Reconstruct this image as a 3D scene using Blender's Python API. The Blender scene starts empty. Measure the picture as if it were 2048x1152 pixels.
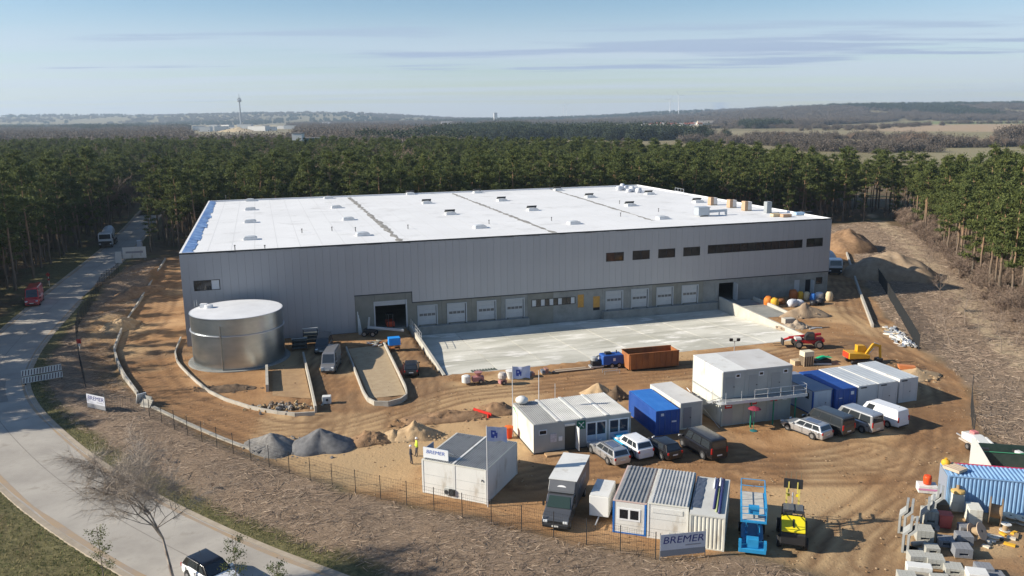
import bpy, math, random
import numpy as np
from mathutils import Matrix, Vector

SC = bpy.context.scene
COL = SC.collection
rad = math.radians
random.seed(7)
rng = np.random.default_rng(11)

# ---------------------------------------------------------------- camera
CAM_H, FPX, PITCH, ROLL = 29.373, 1660.665, rad(11.725), rad(-0.6588)
cam = bpy.data.cameras.new('camera')
cam.sensor_width = 36.0
cam.lens = 36.0 * FPX / 2048.0
cam.clip_start = 0.5
cam.clip_end = 30000
camo = bpy.data.objects.new('camera', cam)
COL.objects.link(camo)
_R0 = Vector((1, 0, 0)); _U0 = Vector((0, math.sin(PITCH), math.cos(PITCH))); _F0 = Vector((0, math.cos(PITCH), -math.sin(PITCH)))
_R = _R0 * math.cos(ROLL) + _U0 * math.sin(ROLL)
_U = _U0 * math.cos(ROLL) - _R0 * math.sin(ROLL)
camo.matrix_world = Matrix(((_R.x, _U.x, -_F0.x, 0), (_R.y, _U.y, -_F0.y, 0), (_R.z, _U.z, -_F0.z, CAM_H), (0, 0, 0, 1)))
SC.camera = camo

# ---------------------------------------------------------------- sky, sun, exposure
SUN_EL, SHADOW_AZ = rad(27.0), rad(5.5)          # shadows fall towards this azimuth (from +x)
world = bpy.data.worlds.new('World'); SC.world = world; world.use_nodes = True
wt = world.node_tree; wt.nodes.clear()
def N(t, typ, **kw):
    n = t.nodes.new(typ)
    for k, v in kw.items(): setattr(n, k, v)
    return n
def L(t, a, b): t.links.new(a, b)
sky = N(wt, 'ShaderNodeTexSky', sky_type='NISHITA', sun_disc=False)
sky.sun_elevation = SUN_EL
_sx, _sy = -math.cos(SHADOW_AZ), -math.sin(SHADOW_AZ)
sky.sun_rotation = math.atan2(_sx, _sy)
sky.altitude = 60; sky.air_density = 1.0; sky.dust_density = 0.25; sky.ozone_density = 3.6
bg = N(wt, 'ShaderNodeBackground'); bg.inputs['Strength'].default_value = 0.083
wo = N(wt, 'ShaderNodeOutputWorld')
tc = N(wt, 'ShaderNodeTexCoord')
sep = N(wt, 'ShaderNodeSeparateXYZ'); L(wt, tc.outputs['Generated'], sep.inputs[0])
def M(t, op, a, b=None, c=None, clamp=False):
    n = N(t, 'ShaderNodeMath', operation=op); n.use_clamp = clamp
    for i, v in enumerate((a, b, c)):
        if v is None: continue
        if isinstance(v, (int, float)): n.inputs[i].default_value = v
        else: L(t, v, n.inputs[i])
    return n.outputs[0]
zc = M(wt, 'MAXIMUM', sep.outputs['Z'], 0.012)
den = M(wt, 'ADD', zc, 0.015)
cx_ = M(wt, 'DIVIDE', sep.outputs['X'], den); cy_ = M(wt, 'DIVIDE', sep.outputs['Y'], den)
comb = N(wt, 'ShaderNodeCombineXYZ'); L(wt, cx_, comb.inputs[0]); L(wt, cy_, comb.inputs[1])
CLOUD_OFF = (0.0, 0.0, 0.0)
def cloud_layer(scale, off, lo, hi, det=6, rough=.55, ys=1.0, xs=1.0, bias=None):
    mp = N(wt, 'ShaderNodeMapping'); L(wt, comb.outputs[0], mp.inputs[0])
    mp.inputs['Location'].default_value = off; mp.inputs['Scale'].default_value = (xs, ys, 1)
    nz = N(wt, 'ShaderNodeTexNoise'); L(wt, mp.outputs[0], nz.inputs['Vector'])
    nz.inputs['Scale'].default_value = scale; nz.inputs['Detail'].default_value = det; nz.inputs['Roughness'].default_value = rough
    mr = N(wt, 'ShaderNodeMapRange', interpolation_type='SMOOTHSTEP'); L(wt, nz.outputs[0] if bias is None else M(wt, 'ADD', nz.outputs[0], bias), mr.inputs[0])
    mr.inputs[1].default_value = lo; mr.inputs[2].default_value = hi
    return mr.outputs[0]
def sq(v, c, w): d = M(wt, 'DIVIDE', M(wt, 'SUBTRACT', v, c), w); return M(wt, 'MULTIPLY', d, d)
bank_ = M(wt, 'EXPONENT', M(wt, 'MULTIPLY', M(wt, 'ADD', sq(cx_, 1.6, 4.6), sq(cy_, 11.5, 3.6)), -1.0))   # the cloud bank over the horizon
c1 = cloud_layer(0.42, (3.3, 1.7, 0.0), 0.63, 0.72, ys=1.3, xs=.42, bias=M(wt, 'MULTIPLY', bank_, .285))     # grey-blue stratus streaks
c2 = cloud_layer(0.16, (9.0, 4.0, 2.0), 0.30, 0.62, ys=1.8, xs=.5)     # pale veil
hz = N(wt, 'ShaderNodeMapRange', interpolation_type='SMOOTHSTEP'); L(wt, sep.outputs['Z'], hz.inputs[0])
hz.inputs[1].default_value = 0.13; hz.inputs[2].default_value = 0.06   # clouds gather towards the horizon
mixv = N(wt, 'ShaderNodeMix', data_type='RGBA'); L(wt, sky.outputs[0], mixv.inputs['A'])
mixv.inputs['B'].default_value = (5.0, 5.6, 6.7, 1)
veil = M(wt, 'MULTIPLY', c2, M(wt, 'MULTIPLY', hz.outputs[0], 0.65)); L(wt, veil, mixv.inputs['Factor'])
mixc = N(wt, 'ShaderNodeMix', data_type='RGBA'); L(wt, mixv.outputs['Result'], mixc.inputs['A'])
mixc.inputs['B'].default_value = (3.1, 3.85, 5.3, 1)
cf = M(wt, 'MULTIPLY', c1, M(wt, 'MULTIPLY', hz.outputs[0], 0.85)); L(wt, cf, mixc.inputs['Factor'])
L(wt, mixc.outputs['Result'], bg.inputs[0]); L(wt, bg.outputs[0], wo.inputs[0])

sun = bpy.data.lights.new('sun', 'SUN'); sun.energy = 5.0; sun.angle = rad(0.53); sun.color = (1.0, 0.91, 0.77)
suno = bpy.data.objects.new('sun', sun); COL.objects.link(suno)
_sd = Vector((math.cos(SHADOW_AZ) * math.cos(SUN_EL), math.sin(SHADOW_AZ) * math.cos(SUN_EL), -math.sin(SUN_EL)))
suno.rotation_euler = _sd.to_track_quat('-Z', 'Y').to_euler(); suno.location = (-200, -30, 150)

SC.view_settings.view_transform = 'Standard'; SC.view_settings.look = 'None'
SC.view_settings.exposure = 0.65; SC.view_settings.gamma = 1.0; SC.view_settings.use_curve_mapping = False
SC.render.engine = 'CYCLES'
SC.cycles.use_denoising = True; SC.cycles.max_bounces = 6; SC.cycles.diffuse_bounces = 3; SC.cycles.glossy_bounces = 3
SC.cycles.transmission_bounces = 4; SC.cycles.transparent_max_bounces = 8; SC.cycles.volume_bounces = 0
SC.cycles.caustics_reflective = False; SC.cycles.caustics_refractive = False; SC.cycles.sample_clamp_indirect = 6

# ---------------------------------------------------------------- survey helper: level ground point seen at a photo pixel
def G(px, py, z=0.0):
    a, b = px - 1024.0, py - 576.0
    cr, sr = math.cos(ROLL), math.sin(ROLL)
    X = (a * cr + b * sr) / FPX; Uy = -(-a * sr + b * cr) / FPX
    dx, dy, dz = X, math.cos(PITCH) + Uy * math.sin(PITCH), Uy * math.cos(PITCH) - math.sin(PITCH)
    t = (z - CAM_H) / dz
    return Vector((dx * t, dy * t, z))
def Gs(pts, z=0.0): return [G(px, py, z) for px, py in pts]

# ---------------------------------------------------------------- materials
MATS = {}
def mat(name, c, c2=None, scale=4.0, vary=0.0, rough=0.7, metal=0.0, bump=0.0, bscale=None, spec=0.4, stretch=(1, 1, 1), lo=0.35, hi=0.65, coat=0.0, det=5, emit=None, dirt=None):
    """Principled material: two base colours mixed by noise, optional fine bump, optional dirt stains."""
    if name in MATS: return MATS[name]
    m = bpy.data.materials.new(name); m.use_nodes = True; t = m.node_tree
    p = t.nodes['Principled BSDF']
    p.inputs['Roughness'].default_value = rough; p.inputs['Metallic'].default_value = metal
    p.inputs['Specular IOR Level'].default_value = spec
    if coat: p.inputs['Coat Weight'].default_value = coat; p.inputs['Coat Roughness'].default_value = .08
    c = (*c, 1)
    co = N(t, 'ShaderNodeTexCoord'); mp = N(t, 'ShaderNodeMapping'); L(t, co.outputs['Object'], mp.inputs[0]); mp.inputs['Scale'].default_value = stretch
    def noise(s, d=det, r=.6):
        n = N(t, 'ShaderNodeTexNoise'); L(t, mp.outputs[0], n.inputs['Vector'])
        n.inputs['Scale'].default_value = s; n.inputs['Detail'].default_value = d; n.inputs['Roughness'].default_value = r
        return n.outputs[0]
    out = None
    if c2 is not None:
        mr = N(t, 'ShaderNodeMapRange'); L(t, noise(scale), mr.inputs[0]); mr.inputs[1].default_value = lo; mr.inputs[2].default_value = hi
        mx = N(t, 'ShaderNodeMix', data_type='RGBA'); mx.inputs['A'].default_value = c; mx.inputs['B'].default_value = (*c2, 1)
        L(t, mr.outputs[0], mx.inputs['Factor']); out = mx.outputs['Result']
    if dirt is not None:
        dc, ds, dlo, dhi = dirt
        mr = N(t, 'ShaderNodeMapRange'); L(t, noise(ds, 6, .65), mr.inputs[0]); mr.inputs[1].default_value = dlo; mr.inputs[2].default_value = dhi
        mx = N(t, 'ShaderNodeMix', data_type='RGBA'); mx.inputs['B'].default_value = (*dc, 1)
        if out is None: mx.inputs['A'].default_value = c
        else: L(t, out, mx.inputs['A'])
        L(t, mr.outputs[0], mx.inputs['Factor']); out = mx.outputs['Result']
    if vary:
        oi = N(t, 'ShaderNodeObjectInfo'); hv = N(t, 'ShaderNodeHueSaturation'); L(t, M(t, 'ADD', M(t, 'MULTIPLY', oi.outputs['Random'], 2 * vary), 1 - vary), hv.inputs['Value'])
        if out is None: hv.inputs['Color'].default_value = c
        else: L(t, out, hv.inputs['Color'])
        out = hv.outputs[0]
    if out is None: p.inputs['Base Color'].default_value = c
    else: L(t, out, p.inputs['Base Color'])
    if bump:
        b = N(t, 'ShaderNodeBump'); b.inputs['Strength'].default_value = min(1, bump); b.inputs['Distance'].default_value = .05
        L(t, noise(bscale or scale * 4), b.inputs['Height']); L(t, b.outputs[0], p.inputs['Normal'])
    if emit: p.inputs['Emission Color'].default_value = (*emit, 1); p.inputs['Emission Strength'].default_value = 1
    MATS[name] = m; return m

# ---------------------------------------------------------------- mesh helpers
class MB:
    def __init__(s): s.v = []; s.f = []; s.m = []
    def add(s, vs, fs, m=0):
        o = len(s.v); s.v += [tuple(p) for p in vs]; s.f += [tuple(i + o for i in f) for f in fs]; s.m += [m] * len(fs); return s
    def box(s, x0, x1, y0, y1, z0, z1, m=0):
        return s.add([(x0, y0, z0), (x1, y0, z0), (x1, y1, z0), (x0, y1, z0), (x0, y0, z1), (x1, y0, z1), (x1, y1, z1), (x0, y1, z1)],
                     [(0, 3, 2, 1), (4, 5, 6, 7), (0, 1, 5, 4), (1, 2, 6, 5), (2, 3, 7, 6), (3, 0, 4, 7)], m)
    def cbox(s, c, d, m=0, rz=0, rx=0, ry=0):
        Rm = Matrix.Rotation(rz, 3, 'Z') @ Matrix.Rotation(ry, 3, 'Y') @ Matrix.Rotation(rx, 3, 'X'); c = Vector(c)
        h = [Vector((sx * d[0] / 2, sy * d[1] / 2, sz * d[2] / 2)) for sz in (-1, 1) for sx, sy in ((-1, -1), (1, -1), (1, 1), (-1, 1))]
        return s.add([c + Rm @ q for q in h], [(0, 3, 2, 1), (4, 5, 6, 7), (0, 1, 5, 4), (1, 2, 6, 5), (2, 3, 7, 6), (3, 0, 4, 7)], m)
    def tube(s, p, q, r, n=6, m=0, r2=None, cap=True):
        p, q = Vector(p), Vector(q); d = q - p
        if d.length < 1e-6: return s
        d.normalize(); a = d.orthogonal().normalized(); b = d.cross(a); r2 = r if r2 is None else r2
        vs = [p + (a * math.cos(t) + b * math.sin(t)) * r for t in [2 * math.pi * i / n for i in range(n)]]
        vs += [q + (a * math.cos(t) + b * math.sin(t)) * r2 for t in [2 * math.pi * i / n for i in range(n)]]
        fs = [(i, (i + 1) % n, (i + 1) % n + n, i + n) for i in range(n)]
        if cap: fs += [tuple(range(n - 1, -1, -1)), tuple(range(n, 2 * n))]
        return s.add(vs, fs, m)
    def path(s, pts, r, n=6, m=0):
        for p, q in zip(pts[:-1], pts[1:]): s.tube(p, q, r, n, m)
        return s
    def beam(s, p, q, w, h, m=0):
        p, q = Vector(p), Vector(q); d = (q - p); l = d.length; d.normalize()
        side = d.cross(Vector((0, 0, 1)))
        if side.length < 1e-4: side = Vector((1, 0, 0))
        side.normalize(); up = side.cross(d)
        vs = [e + side * (a * w / 2) + up * (b * h / 2) for e in (p, q) for a, b in ((-1, -1), (1, -1), (1, 1), (-1, 1))]
        return s.add(vs, [(0, 1, 2, 3), (7, 6, 5, 4), (0, 4, 5, 1), (1, 5, 6, 2), (2, 6, 7, 3), (3, 7, 4, 0)], m)
    def lathe(s, prof, n=24, c=(0, 0), m=0, cap=True):
        o = []
        for r, z in prof: o += [(c[0] + r * math.cos(2 * math.pi * i / n), c[1] + r * math.sin(2 * math.pi * i / n), z) for i in range(n)]
        fs = []
        for k in range(len(prof) - 1): fs += [(k * n + i, k * n + (i + 1) % n, (k + 1) * n + (i + 1) % n, (k + 1) * n + i) for i in range(n)]
        if cap: fs += [tuple(range(n - 1, -1, -1)), tuple(range((len(prof) - 1) * n, len(prof) * n))]
        return s.add(o, fs, m)
    def prism(s, poly, z0, z1, m=0):
        n = len(poly); vs = [(p[0], p[1], z0) for p in poly] + [(p[0], p[1], z1) for p in poly]
        a = sum(poly[i][0] * poly[(i + 1) % n][1] - poly[(i + 1) % n][0] * poly[i][1] for i in range(n))
        fs = [tuple(range(n - 1, -1, -1)), tuple(range(n, 2 * n))] + [(i, (i + 1) % n, (i + 1) % n + n, i + n) for i in range(n)]
        if a < 0: fs = [tuple(reversed(f)) for f in fs]
        return s.add(vs, fs, m)
    def extr(s, poly, axis, a0, a1, m=0):
        """poly in the plane normal to axis ('x': (y,z), 'y': (x,z)) extruded from a0 to a1"""
        n = len(poly)
        P = (lambda q, a: (a, q[0], q[1])) if axis == 'x' else (lambda q, a: (q[0], a, q[1]))
        vs = [P(q, a0) for q in poly] + [P(q, a1) for q in poly]
        ar = sum(poly[i][0] * poly[(i + 1) % n][1] - poly[(i + 1) % n][0] * poly[i][1] for i in range(n))
        fs = [tuple(range(n - 1, -1, -1)), tuple(range(n, 2 * n))] + [(i, (i + 1) % n, (i + 1) % n + n, i + n) for i in range(n)]
        if (ar < 0) != (axis == 'y'): fs = [tuple(reversed(f)) for f in fs]
        return s.add(vs, fs, m)
    def mesh(s, name, mats, smooth=False):
        me = bpy.data.meshes.new(name); me.from_pydata(s.v, [], s.f)
        for mm in (mats if isinstance(mats, (list, tuple)) else [mats]): me.materials.append(mm)
        if any(s.m): me.polygons.foreach_set('material_index', s.m)
        if smooth: me.polygons.foreach_set('use_smooth', [True] * len(s.f))
        me.update(); return me
    def build(s, name, mats, parent=None, smooth=False, bevel=0, seg=2):
        o = bpy.data.objects.new(name, s.mesh(name, mats, smooth)); COL.objects.link(o); o.parent = parent
        if bevel:
            b = o.modifiers.new('bevel', 'BEVEL'); b.width = bevel; b.segments = seg; b.limit_method = 'ANGLE'; b.angle_limit = rad(35)
            if smooth: w = o.modifiers.new('wn', 'WEIGHTED_NORMAL')
        return o
def np_mesh(name, V, Fq, mats, smooth=False):
    """fast mesh from numpy arrays (all faces have the same vertex count)"""
    V = np.ascontiguousarray(V, dtype=np.float32); Fq = np.ascontiguousarray(Fq, dtype=np.int32)
    me = bpy.data.meshes.new(name); k = Fq.shape[1]
    me.vertices.add(len(V)); me.vertices.foreach_set('co', V.ravel())
    me.loops.add(Fq.size); me.loops.foreach_set('vertex_index', Fq.ravel())
    me.polygons.add(len(Fq)); me.polygons.foreach_set('loop_start', np.arange(0, Fq.size, k, dtype=np.int32))
    for mm in (mats if isinstance(mats, (list, tuple)) else [mats]): me.materials.append(mm)
    if smooth: me.polygons.foreach_set('use_smooth', np.ones(len(Fq), bool))
    me.update(); me.validate(); return me
def link(name, me, parent=None):
    o = bpy.data.objects.new(name, me); COL.objects.link(o); o.parent = parent; return o
def tag(o, label=None, cat=None, group=None, kind=None):
    if label: o['label'] = label
    if cat: o['category'] = cat
    if group: o['group'] = group
    if kind: o['kind'] = kind
    return o
def thing(name, label, cat, loc=(0, 0, 0), rz=0.0, group=None):
    o = bpy.data.objects.new(name, None); COL.objects.link(o); o.empty_display_size = .3
    o.location = loc; o.rotation_euler = (0, 0, rz); return tag(o, label, cat, group)
def copy_tree(o, parent=None):
    c = o.copy(); COL.objects.link(c); c.parent = parent
    for ch in o.children: copy_tree(ch, c)
    return c
def heading(p, q): return math.atan2(q[1] - p[1], q[0] - p[0])
def inpoly(X, Y, poly):
    r = np.zeros(X.shape, bool); n = len(poly)
    for i in range(n):
        x0, y0 = poly[i][0], poly[i][1]; x1, y1 = poly[(i + 1) % n][0], poly[(i + 1) % n][1]
        if y0 == y1: continue
        c = ((y0 > Y) != (y1 > Y)) & (X < (x1 - x0) * (Y - y0) / (y1 - y0) + x0); r ^= c
    return r
def dist_line(X, Y, line, signed=False):
    best = np.full(X.shape, 1e9); sg = np.zeros(X.shape); tt = np.zeros(X.shape); acc = 0
    for (x0, y0), (x1, y1) in zip([p[:2] for p in line[:-1]], [p[:2] for p in line[1:]]):
        dx, dy = x1 - x0, y1 - y0; l = math.hypot(dx, dy)
        t = np.clip(((X - x0) * dx + (Y - y0) * dy) / (l * l), 0, 1)
        d = np.hypot(X - x0 - t * dx, Y - y0 - t * dy); w = d < best
        best = np.where(w, d, best); sg = np.where(w, np.sign((X - x0) * dy - (Y - y0) * dx), sg); tt = np.where(w, acc + t * l, tt); acc += l
    return (best * sg, tt) if signed else best
def dist_poly(X, Y, poly):
    """signed distance: positive inside"""
    d = dist_line(X, Y, list(poly) + [poly[0]]); return np.where(inpoly(X, Y, poly), d, -d)
def sstep(a, b, x):
    t = np.clip((x - a) / (b - a), 0, 1); return t * t * (3 - 2 * t)
_perm = rng.permutation(512)
def vnoise(X, Y, seed=0):
    """smooth value noise in 0..1"""
    xi = np.floor(X).astype(int); yi = np.floor(Y).astype(int); fx = X - xi; fy = Y - yi
    fx = fx * fx * (3 - 2 * fx); fy = fy * fy * (3 - 2 * fy)
    h = lambda a, b: _perm[(_perm[(a + seed * 17) % 512] + b) % 512] / 511.0
    return (h(xi, yi) * (1 - fx) + h(xi + 1, yi) * fx) * (1 - fy) + (h(xi, yi + 1) * (1 - fx) + h(xi + 1, yi + 1) * fx) * fy
def fbm(X, Y, oct=4, seed=0):
    s = 0; a = .5; t = 0
    for k in range(oct): s = s + a * vnoise(X * 2 ** k, Y * 2 ** k, seed + k); t += a; a *= .5
    return s / t
def smooth_line(pts, step=1.5, it=3):
    P = np.array([p[:2] for p in pts], float)
    for _ in range(it):
        Q = [P[0]]
        for a, b in zip(P[:-1], P[1:]): Q += [a * .75 + b * .25, a * .25 + b * .75]
        Q.append(P[-1]); P = np.array(Q)
    d = np.r_[0, np.cumsum(np.hypot(*np.diff(P, axis=0).T))]; t = np.arange(0, d[-1], step)
    return np.stack([np.interp(t, d, P[:, 0]), np.interp(t, d, P[:, 1])], 1)
# ================================================================ frames and outlines of the place (metres)
BA = rad(16.74); BO = Vector((-42.9, 105.83, 0)); BW, BD, BH = 99.3, 73.2, 12.47
def B2W(al, out, z=0): # along the front of the hall, out in front of it
    return Vector((BO.x + al * math.cos(BA) + out * math.sin(BA), BO.y + al * math.sin(BA) - out * math.cos(BA), z))
def W2B(p): 
    dx, dy = p[0] - BO.x, p[1] - BO.y
    return (dx * math.cos(BA) + dy * math.sin(BA), dx * math.sin(BA) - dy * math.cos(BA))
ROAD_R = [(30, 22), (5, 39), (-11.8, 49.5), (-18.4, 53.6), (-28.3, 61.0), (-36.9, 68.5), (-45.9, 77.9), (-51.5, 84.5), (-56.3, 91.5), (-60.0, 99.6), (-63.5, 108.5), (-68.9, 125.6), (-73.6, 141.0), (-81.3, 168.4), (-87.6, 190.4), (-94.6, 213), (-102.3, 236.8), (-110.5, 260.9), (-135, 335), (-150, 390)]
road_r = smooth_line(ROAD_R, 1.5)
def offset_line(P, d):
    t = np.gradient(P, axis=0); t /= np.linalg.norm(t, axis=1)[:, None]
    return P + np.stack([t[:, 1], -t[:, 0]], 1) * d
road_c = offset_line(road_r, -3.6); road_l = offset_line(road_r, -7.2)
YARD = Gs([(331, 515), (290, 590), (222, 690), (240, 745), (278, 795), (330, 826), (400, 866), (480, 903), (560, 935), (640, 963), (705, 982), (815, 1006), (925, 1030), (1045, 1060), (1180, 1088), (1320, 1110), (1450, 1108), (1560, 1125), (1640, 1152)]) + [Vector((24, 30, 0)), Vector((60, 40, 0)), Vector((47.5, 60, 0))] + Gs([(1990, 905), (1950, 880), (1938, 840), (1942, 780), (1915, 745), (1870, 715), (1825, 690), (1760, 620), (1715, 540), (1690, 480), (1665, 470)]) + [Vector((40, 190, 0)), Vector((-70, 182, 0))]
BANK = Gs([(56, 765), (62, 735), (120, 690), (150, 650), (240, 540), (322, 515), (290, 590), (222, 690), (240, 745), (278, 795), (400, 866), (560, 935), (705, 982), (925, 1030), (1180, 1088), (1320, 1110), (1450, 1108), (1560, 1125), (1640, 1152)]) + [Vector((24, 30, 0)), Vector((12, 34, 0))] + [Vector((p[0] + .8, p[1] + .8, 0)) for p in [(-11.8, 49.5), (-18.4, 53.6), (-28.3, 61.0), (-36.9, 68.5), (-45.9, 77.9), (-51.5, 84.5), (-55, 90)]]
RIGHTCLEAR = Gs([(1690, 480), (1715, 540), (1760, 620), (1825, 690), (1870, 715), (1942, 780), (1938, 840), (1990, 905)]) + [Vector((47.5, 60, 0)), Vector((75, 60, 0)), Vector((74, 100, 0)), Vector((79, 125, 0)), Vector((93, 165, 0)), Vector((104, 205, 0)), Vector((96, 225, 0)), Vector((80, 214, 0))]
TRACK_R = smooth_line(Gs([(1738, 428), (1745, 433), (1780, 460), (1830, 500), (1870, 540), (1960, 640), (2048, 735), (2160, 860)]), 2)
DOCK = [B2W(29.3, -1), B2W(79.3, -1), B2W(79.3, 23.0), B2W(29.3, 23.0)]
PITL = Gs([(150, 640), (215, 600), (300, 600), (235, 690), (250, 760), (280, 800), (200, 790), (155, 720)])

def gauss(X, Y, c, sx, sy, a=0.0):
    dx, dy = X - c[0], Y - c[1]; u = dx * math.cos(a) + dy * math.sin(a); v = -dx * math.sin(a) + dy * math.cos(a)
    return np.exp(-(u / sx) ** 2 - (v / sy) ** 2)
def terrain(X, Y):
    az = X / np.maximum(Y, 1)
    h = 60 * sstep(3800, 6400, Y) * sstep(-.02, -.22, az) + 4 * sstep(3000, 6000, Y)
    h = h + 46 * sstep(2300, 3700, Y) * sstep(.10, .42, az) + 24 * sstep(3500, 6200, Y) * sstep(.02, .2, az)
    h = h * (.82 + .36 * fbm(X / 900, Y / 1500, 3, 5))
    near = (X > -130) & (X < 120) & (Y > 30) & (Y < 260)
    r = np.zeros_like(X)
    d = dist_line(X, Y, road_c)
    off_road = sstep(4.2, 6.5, d)
    r += (fbm(X / 7, Y / 7, 4, 1) - .5) * .22 * off_road
    dy = dist_poly(X, Y, YARD); yard = sstep(-.5, .8, dy)
    r = r * (1 - .6 * yard)
    bank = sstep(0, 4, dist_poly(X, Y, BANK)); r += bank * (.15 + .5 * (fbm(X / 4.5, Y / 4.5, 4, 9) - .45))
    g = G(285, 560); r += 1.3 * gauss(X, Y, g, 4.5, 16, -.28) * (1 - yard)
    g = G(225, 640); r += .9 * gauss(X, Y, g, 3, 6, -.2) * (1 - yard) * (.6 + .8 * fbm(X / 2, Y / 2, 3, 3))
    g = G(215, 735); r -= 1.0 * gauss(X, Y, g, 4, 8, .3) * (1 - yard)
    rc = sstep(0, 5, dist_poly(X, Y, RIGHTCLEAR)); r += rc * .55 * (fbm(X / 4, Y / 4, 4, 21) - .5)
    # ground lowered under the loading dock and the hall
    r = np.where(dist_poly(X, Y, DOCK) > 0, -1.75, r)
    hall = [B2W(.4, -.4), B2W(BW - .4, -.4), B2W(BW - .4, -BD + .4), B2W(.4, -BD + .4)]
    r = np.where(dist_poly(X, Y, hall) > 0, -1.2, r)
    r = np.where(d < 4.0, -.06, r)
    return np.where(near, r, h)

def lines(spec):
    o = []
    for a, b, s in spec: o += list(np.arange(a, b, s))
    return np.array(o)
def geo(a, b, s, k=1.16):
    o = [a]; 
    while abs(o[-1]) < abs(b): o.append(o[-1] + s); s *= k
    return np.array(o)
gx = np.r_[geo(-160, -8000, -4)[::-1], lines([(-156, -80, 2), (-80, 66, .5), (66, 130, 1.5)]), geo(131, 8000, 3)]
gy = np.r_[geo(28, -1500, -3)[::-1], lines([(30, 46, 1), (46, 136, .5), (136, 270, 1.5)]), geo(271, 7300, 3, 1.06)]
GX, GY = np.meshgrid(gx, gy); GZ = terrain(GX, GY)
nx, ny = len(gx), len(gy)
idx = np.arange(nx * ny).reshape(ny, nx)
GF = np.stack([idx[:-1, :-1].ravel(), idx[:-1, 1:].ravel(), idx[1:, 1:].ravel(), idx[1:, :-1].ravel()], 1)

# --- what covers the ground where
dY = dist_poly(GX, GY, YARD) + (fbm(GX / 3, GY / 3, 3, 2) - .5) * 2.2
a_dirt = sstep(-.6, .9, dY)
a_litter = np.maximum(sstep(-.5, 1.0, dist_poly(GX, GY, BANK) + (fbm(GX / 2, GY / 2, 3, 4) - .5) * 1.5), sstep(-2, 2, dist_poly(GX, GY, RIGHTCLEAR) + (fbm(GX / 3, GY / 3, 3, 6) - .5) * 4)) * (1 - a_dirt)
lowdig = sstep(0, 2.5, dist_poly(GX, GY, PITL)); a_dirt = np.maximum(a_dirt, lowdig * .85); a_litter *= 1 - lowdig
g = G(300, 545); digs = gauss(GX, GY, g, 7, 26, -.28); a_dirt = np.maximum(a_dirt, sstep(.3, .7, digs) * .8)
dr = dist_line(GX, GY, road_c); drs, _ = dist_line(GX, GY, [tuple(p) for p in road_c], True)
a_grass = np.maximum(sstep(6.3, 5.0, dr + (fbm(GX / 1.5, GY / 1.5, 3, 8) - .5) * 2.2), sstep(-6, -2, -np.abs(drs + 14)) * 0)
left_verge = (drs < -3.5) & (GY < 260) & (GX > -140); a_grass = np.where(left_verge, np.maximum(a_grass, sstep(.38, .55, fbm(GX / 6, GY / 6, 3, 12)) * sstep(26, 10, dr)), a_grass)
# wheel tracks through the yard
tracks = [Gs([(345, 520), (300, 640), (262, 700), (300, 775), (420, 835), (600, 870), (760, 845), (900, 790), (1100, 770), (1350, 745), (1560, 715), (1720, 690)]),
          Gs([(1690, 560), (1720, 640), (1800, 700), (1880, 760), (1905, 830), (1860, 920), (1760, 1010), (1690, 1080), (1640, 1160)]),
          Gs([(1700, 690), (1830, 720), (1900, 790), (1880, 880), (1800, 940), (1640, 945), (1480, 945)]),
          Gs([(1900, 800), (1890, 900), (1800, 1030), (1750, 1152)]), Gs([(640, 860), (640, 760), (660, 690)]), Gs([(665, 860), (672, 770), (690, 700)]), Gs([(830, 850), (830, 770), (800, 680)]),
          Gs([(1050, 960), (1200, 930), (1400, 905), (1600, 930), (1750, 900)])]
a_track = np.zeros_like(GX)
for k, tr in enumerate(tracks):
    ln = [tuple(p) for p in smooth_line(tr, 2)]
    s, t = dist_line(GX, GY, ln, True)
    s = s + (fbm(t / 9, s * 0 + k, 2, k) - .5) * 1.6
    for c, w in ((-1.15, .32), (.95, .35), (-.2, .3), (2.2, .35), (-2.5, .4)):
        a_track = np.maximum(a_track, np.exp(-((s - c) / w) ** 2) * (.45 + .75 * vnoise(t / 5, s * 0 + c * 3, k)))
a_track *= a_dirt
GZ = GZ - .09 * a_track
a_sand = sstep(2.2, .9, dist_line(GX, GY, [tuple(p) for p in TRACK_R]) * (.8 + .5 * fbm(GX / 3, GY / 3, 2, 31))) * sstep(.25, .5, fbm(GX / 2.5, GY / 2.5, 3, 33))
a_sand = np.maximum(a_sand, sstep(.56, .7, fbm(GX / 11, GY / 11, 4, 41)) * a_dirt * .8)
# far fields
fieldc = np.zeros((ny, nx, 4))
far = (GY > 300)
meadow = fbm(GX / 420, GY / 700, 3, 51)
fieldc[..., 0] = .15 + .08 * meadow; fieldc[..., 1] = .14 + .05 * meadow; fieldc[..., 2] = .085
fieldc[..., 3] = np.where(far, sstep(330, 480, GY), 0)
def field(pix, c):
    fieldc[inpoly(GX, GY, Gs(pix)) & far] = (*c, 1)
field([(1830, 243), (2300, 241), (2300, 248), (1810, 250)], (.16, .22, .08))
field([(1780, 249), (2300, 247), (2300, 262), (1740, 264)], (.40, .29, .19))
field([(1740, 264), (2300, 262), (2300, 276), (1700, 278)], (.22, .20, .11))
field([(1700, 279), (2300, 277), (2300, 292), (1720, 291)], (.42, .32, .2))
field([(1740, 292), (2400, 292), (2500, 345), (1760, 318)], (.23, .21, .12))
field([(1060, 252), (1410, 249), (1410, 257), (1080, 258)], (.45, .33, .2))
field([(1080, 258), (1390, 257), (1380, 268), (1120, 268)], (.16, .25, .09))
field([(1390, 262), (1740, 258), (1720, 276), (1400, 276)], (.25, .22, .13))
field([(380, 252), (560, 250), (560, 259), (390, 260)], (.5, .42, .26))
me = np_mesh('ground', np.stack([GX, GY, GZ], -1).reshape(-1, 3), GF, [], True)
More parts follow.
